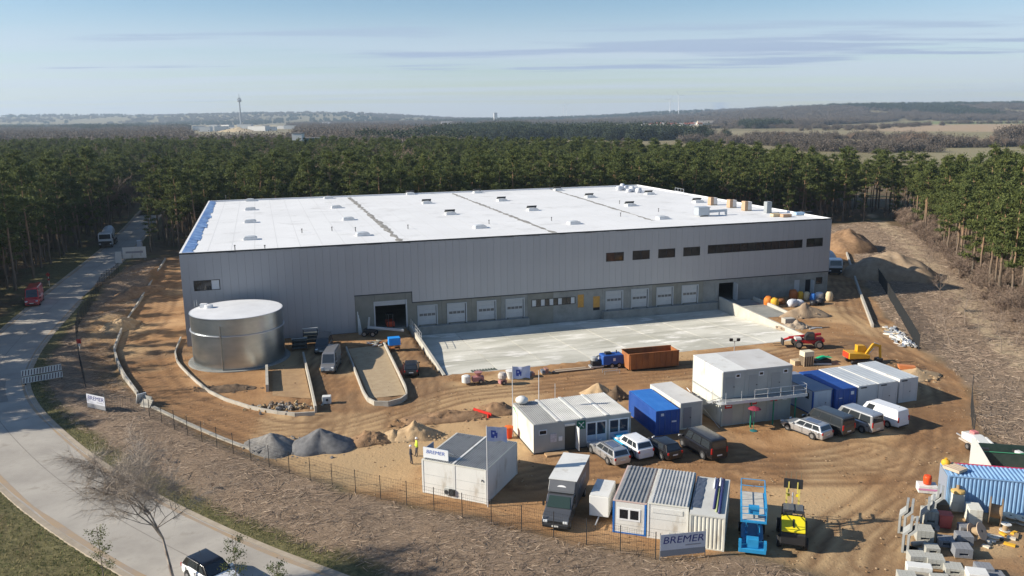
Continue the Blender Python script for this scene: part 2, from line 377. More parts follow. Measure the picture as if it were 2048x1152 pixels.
def fattr(me, name, arr):
    a = me.attributes.new(name, 'FLOAT_COLOR', 'POINT'); a.data.foreach_set('color', np.ascontiguousarray(arr, dtype=np.float32).ravel())
fattr(me, 'cover', np.stack([a_dirt, a_litter, np.clip(a_grass * (1 - a_dirt), 0, 1), np.ones_like(GX)], -1))
fattr(me, 'wear', np.stack([np.clip(a_track, 0, 1), a_sand, np.zeros_like(GX), np.ones_like(GX)], -1))
fattr(me, 'field', fieldc)

def ground_material():
    m = bpy.data.materials.new('site_ground'); m.use_nodes = True; t = m.node_tree; p = t.nodes['Principled BSDF']
    p.inputs['Roughness'].default_value = .95; p.inputs['Specular IOR Level'].default_value = .15
    co = N(t, 'ShaderNodeTexCoord')
    def noise(s, d=5, r=.6, st=(1, 1, 1), dist=0, rot=0):
        mp = N(t, 'ShaderNodeMapping'); L(t, co.outputs['Object'], mp.inputs[0]); mp.inputs['Scale'].default_value = st; mp.inputs['Rotation'].default_value = (0, 0, rot)
        n = N(t, 'ShaderNodeTexNoise'); L(t, mp.outputs[0], n.inputs['Vector']); n.inputs['Scale'].default_value = s; n.inputs['Detail'].default_value = d; n.inputs['Roughness'].default_value = r; n.inputs['Distortion'].default_value = dist
        return n.outputs[0]
    def mr(v, a, b):
        n = N(t, 'ShaderNodeMapRange'); L(t, v, n.inputs[0]); n.inputs[1].default_value = a; n.inputs[2].default_value = b; return n.outputs[0]
    def mix(f, a, b):
        n = N(t, 'ShaderNodeMix', data_type='RGBA')
        for k, v in (('Factor', f), ('A', a), ('B', b)):
            if isinstance(v, tuple): n.inputs[k].default_value = (*v, 1)
            elif isinstance(v, (int, float)): n.inputs[k].default_value = v
            else: L(t, v, n.inputs[k])
        return n.outputs['Result']
    def attr(n): a = N(t, 'ShaderNodeAttribute', attribute_name=n); return a
    cov = N(t, 'ShaderNodeSeparateColor'); L(t, attr('cover').outputs['Color'], cov.inputs[0])
    wear = N(t, 'ShaderNodeSeparateColor'); L(t, attr('wear').outputs['Color'], wear.inputs[0])
    fa = attr('field')
    floor_ = mix(mr(noise(.5, 6, .7), .35, .65), (.105, .075, .045), (.17, .12, .07))
    floor_ = mix(mr(noise(.09, 4, .6), .5, .65), floor_, (.11, .10, .045))
    dirt = mix(mr(noise(.35, 7, .65), .32, .68), (.25, .135, .062), (.42, .245, .118))
    dirt = mix(mr(noise(.11, 5, .6, dist=.6), .5, .72), dirt, (.50, .32, .17))
    dirt = mix(mr(noise(7, 4, .7), .55, .8), dirt, (.15, .09, .05))
    dirt = mix(mr(noise(.06, 5, .65, dist=1.0), .5, .66), dirt, (.225, .15, .088))
    damp = M(t, 'MULTIPLY', mr(noise(.17, 6, .7, dist=.8), .60, .68), cov.outputs[0])
    dirt = mix(M(t, 'MULTIPLY', damp, .7), dirt, (.13, .078, .045))
    dirt = mix(M(t, 'MULTIPLY', wear.outputs[1], .75), dirt, (.56, .40, .22))
    dirt = mix(M(t, 'MULTIPLY', wear.outputs[0], .82), dirt, (.15, .085, .046))
    lit = mix(mr(noise(2.2, 8, .78, (1, 2.6, 1), 1.2, .5), .36, .62), (.12, .082, .054), (.42, .32, .23))
    lit = mix(mr(noise(.25, 5, .6), .42, .7), lit, (.31, .225, .155))
    grass = mix(mr(noise(1.8, 7, .75), .35, .65), (.06, .062, .026), (.20, .175, .085))
    c = mix(cov.outputs[1], floor_, lit); c = mix(M(t, 'MULTIPLY', wear.outputs[1], M(t, 'SUBTRACT', 1, cov.outputs[0])), c, (.46, .36, .24))
    c = mix(cov.outputs[0], c, dirt); c = mix(cov.outputs[2], c, grass)
    fcol = mix(mr(noise(.02, 6, .6), .3, .7), fa.outputs['Color'], mix(.5, fa.outputs['Color'], (.3, .24, .15)))
    c = mix(fa.outputs['Alpha'], c, fcol); L(t, c, p.inputs['Base Color'])
    b = N(t, 'ShaderNodeBump'); b.inputs['Strength'].default_value = .9; b.inputs['Distance'].default_value = .12
    hgt = M(t, 'ADD', M(t, 'MULTIPLY', noise(3.0, 7, .7), .7), M(t, 'MULTIPLY', noise(2.2, 8, .78, (1, 2.6, 1), 1.2, .5), M(t, 'MULTIPLY', cov.outputs[1], 2.4)))
    L(t, hgt, b.inputs['Height']); L(t, b.outputs[0], p.inputs['Normal'])
    return m
me.materials.append(ground_material())
ground = tag(link('ground', me), kind='structure')

def drop(x, y):
    return float(terrain(np.array([[x]], float), np.array([[y]], float))[0, 0])

# ---------------------------------------------------------------- road with kerb strips
def strip(name, A, B, zA, zB, m, kind='structure', parent=None, thick=0):
    n = len(A); V = np.zeros((2 * n, 3)); V[:n, :2] = A; V[n:, :2] = B; V[:n, 2] = zA; V[n:, 2] = zB
    Fq = np.stack([np.arange(n - 1), np.arange(1, n), np.arange(1, n) + n, np.arange(n - 1) + n], 1)
    d = np.cross(np.r_[A[1] - A[0], 0], np.r_[B[0] - A[0], 0])[2]
    if d < 0: Fq = Fq[:, ::-1]
    o = link(name, np_mesh(name, V, Fq, [m]), parent)
    if kind: tag(o, kind=kind)
    return o
def asphalt_material():
    m = mat('asphalt', (.31, .285, .25), (.42, .39, .34), scale=.25, rough=.85, bump=.25, bscale=18, dirt=((.24, .215, .18), .5, .56, .75)); return m
strip('road', road_l, road_r, 0.0, 0.0, asphalt_material())
kerbm = mat('kerb_stone', (.40, .34, .26), (.30, .25, .19), scale=.9, rough=.9, bump=.2)
for s, P in ((1, road_r), (-1, road_l)):
    o = strip('kerb', P, offset_line(P, .42 * s), .012, .03, kerbm)
    strip('kerb', offset_line(P, .42 * s), offset_line(P, .5 * s), .03, -.05, kerbm)

# repair patches and a tar seam in the asphalt
pat = mat('asphalt_patch', (.23, .21, .185), (.27, .25, .22), scale=1.2, rough=.9, bump=.3, bscale=20)
random.seed(2)
for k, (i, off, ln, w) in enumerate(((70, -3.0, 6, 1.0),)):
    sl = road_r[i:i + ln + 1]; strip('repair_patch', offset_line(sl, off), offset_line(sl, off + w), .004, .004, pat, parent=None)
strip('tar_seam', offset_line(road_r, -3.58), offset_line(road_r, -3.66), .005, .005, pat)
mudm = mat('road_mud', (.36, .26, .16), (.30, .25, .2), scale=.8, rough=.95)
for o_, w in ((-.25, .5), (-6.9, .55)):
    n_ = len(road_r); wv = np.array([.25 + .75 * vnoise(np.array([i / 3.0]), np.array([o_]), 3)[0] for i in range(n_)])[:, None] * w
    A = offset_line(road_r, o_); t_ = np.gradient(road_r, axis=0); t_ /= np.linalg.norm(t_, axis=1)[:, None]; nn = np.stack([t_[:, 1], -t_[:, 0]], 1)
    strip('road_mud', A - nn * wv * .5, A + nn * wv * .5, .008, .008, mudm)
# ================================================================ the hall
hallT = thing('warehouse', 'huge grey metal-clad warehouse hall with white flat roof and loading docks', 'warehouse', BO, BA)
clad = mat('grey_cladding', (.375, .385, .405), (.41, .42, .44), scale=.15, rough=.42, metal=.25, spec=.5, lo=.3, hi=.7, vary=.022)
clad_d = mat('dark_trim', (.035, .04, .045), rough=.5)
conc = mat('precast_concrete', (.235, .24, .225), (.31, .31, .285), scale=.5, rough=.85, bump=.1, dirt=((.18, .18, .165), .35, .5, .75))
conc2 = mat('precast_concrete_dark', (.20, .195, .165), (.25, .245, .21), scale=.6, rough=.85, bump=.1)
white_door = mat('white_door', (.47, .49, .50), (.42, .44, .45), scale=1, rough=.5, vary=.06)
glass = mat('dark_glass', (.012, .014, .018), rough=.06, spec=.6)
glass_l = mat('pale_glazing', (.55, .58, .6), rough=.3)
frame_d = mat('window_frame_dark', (.03, .032, .035), rough=.45)
roofm = mat('roof_membrane', (.74, .745, .745), (.68, .685, .685), scale=.09, rough=.75, dirt=((.52, .52, .51), .22, .56, .78))
wall_in = mat('inner_wall', (.12, .12, .12), rough=.9)
# shell: back, left, right walls, floor and roof (hollow, so that open gates look into a dark hall)
MB().box(0, BW, BD - .25, BD, -1.2, 12.1).build('back_wall', clad, hallT)
MB().box(0, .2, .3, BD - .26, -1.2, 12.1).build('end_wall', clad, hallT)
MB().box(BW - .2, BW, .3, BD - .26, -1.2, 12.1).build('end_wall', clad, hallT)
MB().box(.21, BW - .21, .31, BD - .27, -.2, .28).build('floor', conc2, hallT)
MB().box(.05, BW - .05, .05, BD - .05, 12.102, 12.20).build('roof', roofm, hallT)
# parapet with capping
pm_ = MB()
pm_.box(0, BW, 0, .30, 12.204, BH); pm_.box(0, BW, BD - .3, BD, 12.204, BH); pm_.box(0, .3, .302, BD - .302, 12.204, BH); pm_.box(BW - .3, BW, .302, BD - .302, 12.204, BH)
pm_.build('parapet', roofm, hallT)
MB().box(-.03, BW + .03, -.035, -.003, 12.28, BH + .02).build('roof_edge_trim', clad_d, hallT)
# blue protective film along the left parapet, peeling in places
bf = MB(); random.seed(3); y = .5
while y < BD - 1:
    l = random.uniform(1.5, 4); w = random.uniform(1.1, 1.5); z = random.uniform(0, .05)
    bf.add([(.31, y, 12.49), (.31, min(y + l, BD - .4), 12.49), (.33 + w, min(y + l, BD - .4), 12.215 + z), (.33 + w * random.uniform(.85, 1.1), y, 12.215 + z)], [(0, 3, 2, 1)])
    y += l * random.uniform(.97, 1.0)
bf.build('protective_film', mat('blue_film', (.07, .17, .45), (.30, .45, .70), scale=.8, rough=.35, lo=.4, hi=.62), hallT)
# openings of the front
UPWIN = [(59.6, 62.5, 7.7, 9.05), (63.95, 66.8, 7.7, 9.1), (68.25, 71.1, 7.72, 9.12), (72.5, 75.4, 7.75, 9.15), (76.75, 93.95, 7.9, 9.27), (94.7, 97.8, 7.95, 9.35), (1.45, 4.7, 7.38, 8.75)]
ZB = 3.74; GATE = (24.8, 29.1, .28, 4.05); PORT = (22.0, 30.0, 5.28)
def cut(x0, x1, z0, z1, holes):
    """rectangles left of x0..x1 x z0..z1 after cutting the holes"""
    out = [(x0, x1, z0, z1)]
    for hx0, hx1, hz0, hz1 in holes:
        nx_ = []
        for a, b, c, d in out:
            if hx0 >= b or hx1 <= a or hz0 >= d or hz1 <= c: nx_.append((a, b, c, d)); continue
            if hx0 > a: nx_.append((a, hx0, c, d))
            if hx1 < b: nx_.append((hx1, b, c, d))
            a2, b2 = max(a, hx0), min(b, hx1)
            if hz0 > c: nx_.append((a2, b2, c, hz0))
            if hz1 < d: nx_.append((a2, b2, hz1, d))
        out = nx_
    return out
# backing wall behind the panels (dark joints)
bk = MB()
for a, b, c, d in cut(.2, BW - .2, -1.2, 12.1, UPWIN + [GATE, (79.0, 81.6, .28, 3.05)]): bk.box(a, b, .13, .29, c, d)
bk.build('backing_wall', mat('joint_dark', (.02, .02, .022), rough=.9), hallT)
PW = 1.0; npan = int(BW / PW)
share = {}
for i in range(npan):
    x0 = i * BW / npan; x1 = (i + 1) * BW / npan; xm = (x0 + x1) / 2
    zb = .02 if xm < 22.07 else (PORT[2] if xm < 30 else ZB)
    holes = [h for h in UPWIN if h[0] < x1 and h[1] > x0]
    key = (zb, tuple(holes), x0 if holes else 0)
    if key not in share:
        b = MB()
        for a, bb, c, d in cut(x0, x1, zb, 12.27, holes):
            l = .008 if abs(a - x0) < 1e-6 else 0; r_ = .008 if abs(bb - x1) < 1e-6 else 0
            b.box(a - x0 + l, bb - x0 - r_, 0, .12, c, d)
        share[key] = b.mesh('cladding_panel', clad)
    o = link('cladding_panel', share[key], hallT); o.location = (x0, 0, 0)
# drip trim below the cladding
tr_ = MB().box(30.0, BW, -.04, .10, ZB - .13, ZB - .003); tr_.box(22, 30, -.04, .10, PORT[2] - .13, PORT[2] - .003); tr_.box(0, 22, -.03, .1, -.1, .017)
tr_.build('base_trim', clad_d, hallT)
# precast concrete base with dock doors
DOCKS = [(30.9, 33.45), (35.2, 37.8), (39.62, 42.22), (43.94, 46.52), (59.75, 62.3), (64.0, 66.6), (68.25, 70.9), (72.6, 75.25)]
DZ0, DZ1 = .33, 3.0
RIBB = (47.8, 54.7, 1.62, 2.72); OR1 = (55.1, 56.1, .95, 2.95); OR2 = (57.6, 58.7, .33, 2.5); BLK = (79.0, 81.6, .28, 3.05); SM1 = (92.9, 93.9, .3, 2.6); SM2 = (95.0, 96.0, .3, 2.55); SM3 = (97.0, 98.2, 1.7, 2.8)
lowholes = [(a, b, DZ0, DZ1) for a, b in DOCKS] + [RIBB, OR1, OR2, BLK, SM1, SM2, SM3]
joints = [30.0, 34.3, 38.7, 43.1, 47.2, 51.2, 55.0, 59.1, 63.2, 67.4, 71.6, 76.2, 78.3, 82.6, 86.8, 91.0, 95.5 - .9, BW]
for a, b in zip(joints[:-1], joints[1:]):
    mb = MB()
    for r in cut(a + .012, b - .012, -1.75, ZB - .14, lowholes): mb.box(r[0], r[1], .04 if int(a) % 2 else .05, .128, r[2], r[3])
    mb.build('concrete_panel', conc if (int(a * 7) % 3) else conc2, hallT)
for a, b, z0, zt in ((22.08, 24.78, -.5, 5.14), (24.8, 29.1, 4.05, 5.14), (24.8, 29.1, -.5, .27), (29.12, 29.99, -.5, 5.14)):
    mb = MB().box(a, b, -.06, .127, z0, zt)
    mb.build('portal_panel', conc2, hallT)
# big gate: frame, half-rolled white door leaf
fr = MB(); fr.box(24.62, 24.79, -.10, .1, .28, 4.2); fr.box(29.105, 29.3, -.10, .1, .28, 4.2); fr.box(24.8, 29.1, -.10, .1, 4.055, 4.2); fr.build('gate_frame', white_door, hallT)
MB().box(24.82, 29.08, .0, .06, 3.55, 4.05).build('gate_leaf', white_door, hallT)
# dock doors
def dock_door():
    d = MB(); w = 2.55
    g = []
    for z0, z1 in ((.33, .92), (.93, 1.5), (1.98, 2.44), (2.45, 3.0)): d.box(.03, w - .03, .085, .12, z0 + .004, z1)
    d.box(.03, w - .03, .09, .122, 1.505, 1.975)
    return d.mesh('door_leaf', white_door)
dl = dock_door()
dg = MB()
for k in range(4): dg.box(.16 + k * .58, .16 + k * .58 + .5, .07, .089, 1.56, 1.92)
dg = dg.mesh('door_window', mat('door_window_grey', (.10, .11, .12), rough=.15))
df = MB(); df.box(-.16, 0, -.06, .09, .2, 3.16); df.box(2.6, 2.76, -.06, .09, .2, 3.16); df.box(.002, 2.598, -.06, .09, 3.003, 3.16); df = df.mesh('door_frame', mat('door_frame_grey', (.42, .44, .45), rough=.5))
dbm = MB().box(-.15, .15, -.22, -.01, -.25, .2).mesh('dock_bumper', mat('rubber', (.015, .015, .015), rough=.9))
for a, b in DOCKS:
    d = link('dock_door', dl, hallT); d.location = (a, 0, 0)
    for nm, mm in (('door_window', dg), ('door_frame', df)): link(nm, mm, d)
    for xx in (.1, 2.5): link('dock_bumper', dbm, d).location = (xx, 0, 0)
# lower ribbon of windows, timber boarded doorways, open doorway, small doors
def window(parent, x0, x1, z0, z1, panes, y=-.02, fm=frame_d, f=.07):
    w = MB(); w.box(x0, x1, y, .12, z0, z0 + f); w.box(x0, x1, y, .12, z1 - f, z1); w.box(x0, x0 + f, y, .12, z0 + f, z1 - f); w.box(x1 - f, x1, y, .12, z0 + f, z1 - f)
    n = len(panes); pw = (x1 - x0 - 2 * f) / n
    for k in range(1, n): w.box(x0 + f + k * pw - f * .4, x0 + f + k * pw + f * .4, y + .01, .12, z0 + f, z1 - f)
    w = w.build('window', fm, parent)
    for k, pmt in enumerate(panes):
        MB().box(x0 + f + k * pw + f * .4 + .002, x0 + f + (k + 1) * pw - f * .4 - .002, .06, .10, z0 + f + .002, z1 - f - .002).build('pane', pmt, w)
    return w
gl2 = mat('glass_warm', (.10, .05, .035), (.02, .018, .018), scale=.6, rough=.08); gl3 = mat('glass_grey', (.05, .052, .05), (.012, .014, .016), scale=.5, rough=.08)
random.seed(5)
for i, (a, b, c, d) in enumerate(UPWIN):
    n = 2 if b - a < 4 else 12
    pn = [gl2, glass] if i == 0 else ([glass, glass, mat('white_panel', (.7, .71, .72), rough=.5)] if i == 6 else [random.choice([glass, glass, gl3]) for _ in range(n)])
    window(hallT, a, b, c, d, pn)
window(hallT, *RIBB, [glass_l, glass, glass_l, glass, glass_l, glass, glass_l, glass, glass, glass_l])
osb = mat('osb_board', (.55, .30, .07), (.45, .24, .06), scale=3, rough=.8)
for h in (OR1, OR2): MB().box(h[0] + .01, h[1] - .01, .07, .12, h[2] + (.45 if h is OR2 else .01), h[3] - .01).build('boarded_door', osb, hallT)
MB().box(SM1[0] + .01, SM1[1] - .01, .06, .11, SM1[2], SM1[3] - .01).build('side_door', white_door, hallT)
MB().box(SM2[1] - .02, SM2[1] + .04, -.9, .02, SM2[2], SM2[3] - .03).build('side_door', white_door, hallT)
MB().box(81.62, 81.72, -1.1, .02, .3, 3.0).build('side_door', white_door, hallT)
window(hallT, *SM3, [glass])
# ---------------- things on the roof
def roof_pt(px, py): 
    p = G(px, py, 12.2); a, o = W2B(p); return a, -o
sk = MB(); sk.box(-.95, .95, -.75, .75, 0, .32); skl_c = sk.mesh('curb', roofm)
sd = MB(); zz = .325
for k in range(2):
    pass
def dome():
    d = MB(); n = 6
    pr = [(0.0, .0), (.3, .18), (.65, .27), (1.0, .30)]
    vs = []; R4 = [(-1, -1), (1, -1), (1, 1), (-1, 1)]
    for s, z in ((1.0, .33), (.8, .47), (.35, .55)): vs += [(x * .9 * s, y * .7 * s, z) for x, y in R4]
    fs = []
    for k in range(2): fs += [(k * 4 + i, k * 4 + (i + 1) % 4, k * 4 + 4 + (i + 1) % 4, k * 4 + 4 + i) for i in range(4)]
    fs += [(8, 9, 10, 11), (3, 2, 1, 0)]
    return d.add(vs, fs).mesh('dome', mat('skylight_dome', (.55, .58, .6), (.4, .42, .44), scale=2, rough=.2))
skd = dome()
lid = MB(); lid.add([(-.95, .75, .34), (.95, .75, .34), (.95, .3, .85), (-.95, .3, .85), (-.95, .8, .37), (.95, .8, .37), (.95, .35, .88), (-.95, .35, .88)], [(0, 1, 2, 3), (7, 6, 5, 4), (0, 4, 5, 1), (1, 5, 6, 2), (2, 6, 7, 3), (3, 7, 4, 0)])
lid = lid.mesh('lid', mat('skylight_lid', (.10, .10, .10), rough=.4))
SKY_PX = [(501, 402), (501, 420), (501, 445), (501, 479), (657, 397), (673, 416), (697, 440), (726, 471), (821, 389), (854, 407), (901, 429), (960, 456), (955, 386), (1004, 402), (1065, 421), (1148, 448), (1116, 381), (1180, 395), (1261, 412), (1325, 438), (1299, 389), (1396, 405)]
opened = {8, 9, 10, 12, 13, 14, 16, 17, 18, 20, 21}
rown = ['front', 'second', 'third', 'back']
SKL = []
for i in range(22):
    c_, r_ = (i // 4, i % 4) if i < 20 else (i - 15, 0)
    SKL.append(('dark-lidded open' if i in opened else 'pale closed') + ' skylight, ' + ('' if i >= 20 else ['rearmost', 'second', 'third', 'front'][r_] + ' in ') + 'the ' + ['first', 'second', 'third', 'fourth', 'fifth', 'sixth', 'seventh'][c_] + ' roof column from the left')
for i, (px, py) in enumerate(SKY_PX):
    a, b = roof_pt(px, py); p = B2W(a, -b, 12.2)
    s = thing('roof_skylight', SKL[i], 'skylight', p, BA, 'open skylights on the hall roof' if i in opened else 'closed skylights on the hall roof')
    link('curb', skl_c, s); link('dome', skd, s)
    if i in opened: link('lid', lid, s)
# grey dirt strips along the roof seams
grit = mat('roof_grit', (.16, .15, .13), (.36, .35, .33), scale=1.4, rough=.95, lo=.4, hi=.6)
for k, (p, q, w) in enumerate([((698, 395), (806, 486), .5), ((905, 387), (1112, 467), .45), ((1100, 378), (1306, 441), .4)]):
    a0 = Vector(roof_pt(*p)); a1 = Vector(roof_pt(*q)); n = 60; mb = MB(); random.seed(k)
    prev = None
    for i in range(n + 1):
        c = a0.lerp(a1, i / n); ww = w * (.25 + 1.0 * random.random()); jx = random.uniform(-.35, .35) * w
        cur = [(c.x - ww + jx, c.y, 12.206), (c.x + jx, c.y, 12.235), (c.x + ww + jx, c.y, 12.206)]
        if prev: mb.add(prev + cur, [(0, 1, 4, 3), (1, 2, 5, 4)])
        prev = cur
    o = mb.build('grit_seam', grit, hallT)
for k in range(1, 33): MB().box(k * 3.0 + .3, k * 3.0 + .38, .32, BD - .32, 12.203, 12.207).build('membrane_lap', mat('lap_grey', (.60, .605, .60), rough=.8), hallT)
# rooftop vents
vent = MB(); vent.tube((0, 0, 0), (0, 0, .55), .07, 8); vent.tube((0, 0, .55), (0, 0, .68), .12, 8); ventm = vent.mesh('vent_pipe', mat('vent_grey', (.16, .16, .16), rough=.6))
for px, py in [(604, 466), (664, 462), (816, 458), (711, 463), (978, 448), (1103, 442), (1241, 433), (1317, 424), (530, 500), (470, 500), (452, 397), (1239, 408)]:
    a, b = roof_pt(px, py); link('vent_pipe', ventm, hallT).location = (a, b, 12.2)
# ================================================================ sprinkler tank
galv = mat('galvanised_steel', (.40, .45, .48), (.52, .56, .58), scale=.5, rough=.33, metal=1.0, stretch=(1, 1, 2.5), lo=.3, hi=.7)
tk = thing('water_tank', 'large round corrugated steel water tank with white lid beside the hall', 'tank', (-34.15, 100.2, 0), 0)
prof = []; z = .12; TR, TH = 5.45, 6.25
while z < TH:
    prof += [(TR, z), (TR + .025, z + .04)]; z += .08
MB().lathe(prof, 96, cap=False).build('shell', galv, tk, True)
fl = MB()
fl.lathe([(TR + .03, 4.16), (TR + .16, 4.18), (TR + .16, 4.26), (TR + .03, 4.28)], 96, cap=False); fl.build('stiffening_ring', mat('galv_bright', (.62, .64, .66), rough=.4, metal=.6), tk)
MB().lathe([(TR + .03, 6.17), (TR + .09, 6.2), (TR + .09, 6.3), (TR - .02, 6.34)], 96, cap=False).build('rim', galv, tk)
MB().lathe([(TR + .05, 6.27), (TR + .05, 6.33), (2.5, 6.42), (.4, 6.48)], 72).build('lid', mat('white_sheet', (.72, .73, .74), (.64, .65, .66), scale=.5, rough=.6), tk)
MB().lathe([(6.1, -.4), (6.1, .1), (5.95, .13)], 64).build('foundation_ring', conc, tk)
pp = MB(); ang = -1.62
px_, py_ = math.cos(ang), math.sin(ang)
pp.tube(((TR + .14) * px_, (TR + .14) * py_, .1), ((TR + .14) * px_, (TR + .14) * py_, 5.6), .09, 8)
for zz in (1.2, 2.6, 4.0, 5.3): pp.cbox(((TR + .06) * px_, (TR + .06) * py_, zz), (.3, .2, .08), rz=ang)
pp.build('fill_pipe', galv, tk)
ld = MB(); ang = 2.9
c = Vector((math.cos(ang), math.sin(ang), 0)); sdv = Vector((-math.sin(ang), math.cos(ang), 0))
for s in (-.25, .25): ld.tube(c * (TR + .25) + sdv * s + Vector((0, 0, .2)), c * (TR + .25) + sdv * s + Vector((0, 0, 7.2)), .03, 5)
for k in range(20): ld.tube(c * (TR + .25) + sdv * -.25 + Vector((0, 0, .5 + k * .3)), c * (TR + .25) + sdv * .25 + Vector((0, 0, .5 + k * .3)), .02, 4)
ld.build('ladder', galv, tk)
hl = MB(); hl.lathe([(.5, 6.4), (.5, 6.75), (.1, 6.85)], 20, (-3.6, .6)); hl.cbox((-4.3, .8, 6.62), (.8, .6, .5)); hl.build('hatch', mat('white_sheet', (.7, .7, .7)), tk)

# ================================================================ loading dock slab, walls, railing
def dz(out): return -1.05 + .95 * float(sstep(3.0, 23.0, np.array(out)))
slabm = mat('yard_concrete', (.43, .42, .355), (.62, .605, .53), scale=.16, rough=.8, bump=.06, bscale=6, lo=.40, hi=.60, dirt=((.80, .78, .72), .42, .54, .66), stretch=(.45, 1.1, 1), vary=.09)
dk = tag(bpy.data.objects.new('loading_dock', None), kind='structure'); COL.objects.link(dk); dk.location = BO; dk.rotation_euler = (0, 0, BA)
xs = list(np.linspace(29.9, 78.7, 9)); ys = [.2, 5.9, 11.6, 17.3, 23.0]
for a, b in zip(xs[:-1], xs[1:]):
    for c, d in zip(ys[:-1], ys[1:]):
        m_ = MB(); n = 3
        vs = []; g_ = .035
        for k in range(n + 1):
            o_ = c + g_ + (d - c - 2 * g_) * k / n
            vs += [(a + g_, -o_, dz(o_)), (b - g_, -o_, dz(o_)), (a + g_, -o_, dz(o_) - .2), (b - g_, -o_, dz(o_) - .2)]
        fs = []
        for k in range(n): fs += [(4 * k + 1, 4 * k, 4 * k + 4, 4 * k + 5), (4 * k, 4 * k + 2, 4 * k + 6, 4 * k + 4), (4 * k + 3, 4 * k + 1, 4 * k + 5, 4 * k + 7)]
        fs += [(0, 1, 3, 2), (4 * n + 1, 4 * n, 4 * n + 2, 4 * n + 3)]
        m_.add(vs, fs).build('concrete_slab', slabm, dk)
jb = MB(); oo = list(np.linspace(.2, 23.0, 13))
for c, d in zip(oo[:-1], oo[1:]): jb.add([(29.9, -c, dz(c) - .06), (78.7, -c, dz(c) - .06), (78.7, -d, dz(d) - .06), (29.9, -d, dz(d) - .06)], [(0, 3, 2, 1)])
jb.build('joint_bed', mat('joint_dirt', (.16, .13, .10), rough=.95), dk)
# side walls
wallm = mat('fair_concrete', (.50, .48, .42), (.42, .40, .35), scale=.7, rough=.85, bump=.08)
def wallseg(name, parent, pts, z0, z1, w, m):
    """wall along local points (x,y); z1 may vary per point"""
    mb = MB(); n = len(pts)
    if not isinstance(z1, (list, tuple)): z1 = [z1] * n
    L_, R_ = [], []
    for i in range(n):
        a = Vector(pts[max(i - 1, 0)][:2]); b = Vector(pts[min(i + 1, n - 1)][:2]); d = (b - a).normalized(); nn = Vector((-d.y, d.x)) * w / 2
        p = Vector(pts[i][:2]); L_.append(p + nn); R_.append(p - nn)
    vs = []
    for i in range(n): vs += [(L_[i].x, L_[i].y, z0), (R_[i].x, R_[i].y, z0), (R_[i].x, R_[i].y, z1[i]), (L_[i].x, L_[i].y, z1[i])]
    fs = [(0, 1, 2, 3), (4 * n - 1, 4 * n - 2, 4 * n - 3, 4 * n - 4)]
    for i in range(n - 1):
        a = 4 * i; b = a + 4
        fs += [(a, a + 3, b + 3, b), (a + 3, a + 2, b + 2, b + 3), (a + 2, a + 1, b + 1, b + 2)]
    return mb.add(vs, fs).build(name, m, parent)
wallseg('side_wall', dk, [(29.6, -.3), (29.6, -9), (29.55, -16), (29.5, -23.3)], -1.8, [.55, .45, .3, .12], .32, wallm)
wallseg('side_wall', dk, [(78.95, -.4), (78.95, -6), (78.95, -23.2)], -1.8, [1.0, .75, .2], .3, wallm)
wallseg('edge_beam', dk, [(29.7, -23.2), (78.8, -23.2)], -1.2, .0, .3, wallm)
rl = MB()
for k in range(7):
    yy = -1 - k * 1.3; zb = .5 - k * .015; rl.tube((29.6, yy, zb), (29.6, yy, zb + 1.1), .03, 5)
for hh in (.55, 1.08): rl.tube((29.6, -1, .5 + hh), (29.6, -8.8, .4 + hh), .025, 5)
rl.build('railing', mat('galv_bright', (.6, .6, .6)), dk)
# ground-level ramp with its own walls at the right end
MB().box(79.2, 84.2, -5.5, -.2, -.6, .26).build('landing', conc, dk)
MB().add([(79.2, -5.52, .24), (84.2, -5.52, .24), (84.2, -11.5, .03), (79.2, -11.5, .03)], [(0, 3, 2, 1)]).build('ramp', conc, dk)
wallseg('ramp_wall', dk, [(84.4, -1.5), (84.4, -6), (84.4, -11.6)], -.5, [.8, .7, .35], .28, wallm)
# dock face plinth below the right doors, kerb step on the left
MB().box(30.0, 47.2, -.75, -.02, -1.6, .18).build('dock_plinth', conc, dk)
MB().box(59.0, 78.6, -.75, -.02, -1.6, .18).build('dock_plinth', conc, dk)
# ================================================================ trees
bark = bpy.data.materials.new('pine_bark'); bark.use_nodes = True
def _bark():
    t = bark.node_tree; p = t.nodes['Principled BSDF']; p.inputs['Roughness'].default_value = .95; p.inputs['Specular IOR Level'].default_value = .1
    co = N(t, 'ShaderNodeTexCoord'); s = N(t, 'ShaderNodeSeparateXYZ'); L(t, co.outputs['Object'], s.inputs[0])
    nz = N(t, 'ShaderNodeTexNoise'); L(t, co.outputs['Object'], nz.inputs['Vector']); nz.inputs['Scale'].default_value = 2.5
    mr = N(t, 'ShaderNodeMapRange'); mr.inputs[1].default_value = 4; mr.inputs[2].default_value = 11
    L(t, M(t, 'ADD', s.outputs['Z'], M(t, 'MULTIPLY', nz.outputs[0], 3)), mr.inputs[0])
    mx = N(t, 'ShaderNodeMix', data_type='RGBA'); mx.inputs['A'].default_value = (.15, .125, .10, 1); mx.inputs['B'].default_value = (.30, .19, .115, 1); L(t, mr.outputs[0], mx.inputs['Factor'])
    L(t, mx.outputs['Result'], p.inputs['Base Color'])
_bark()
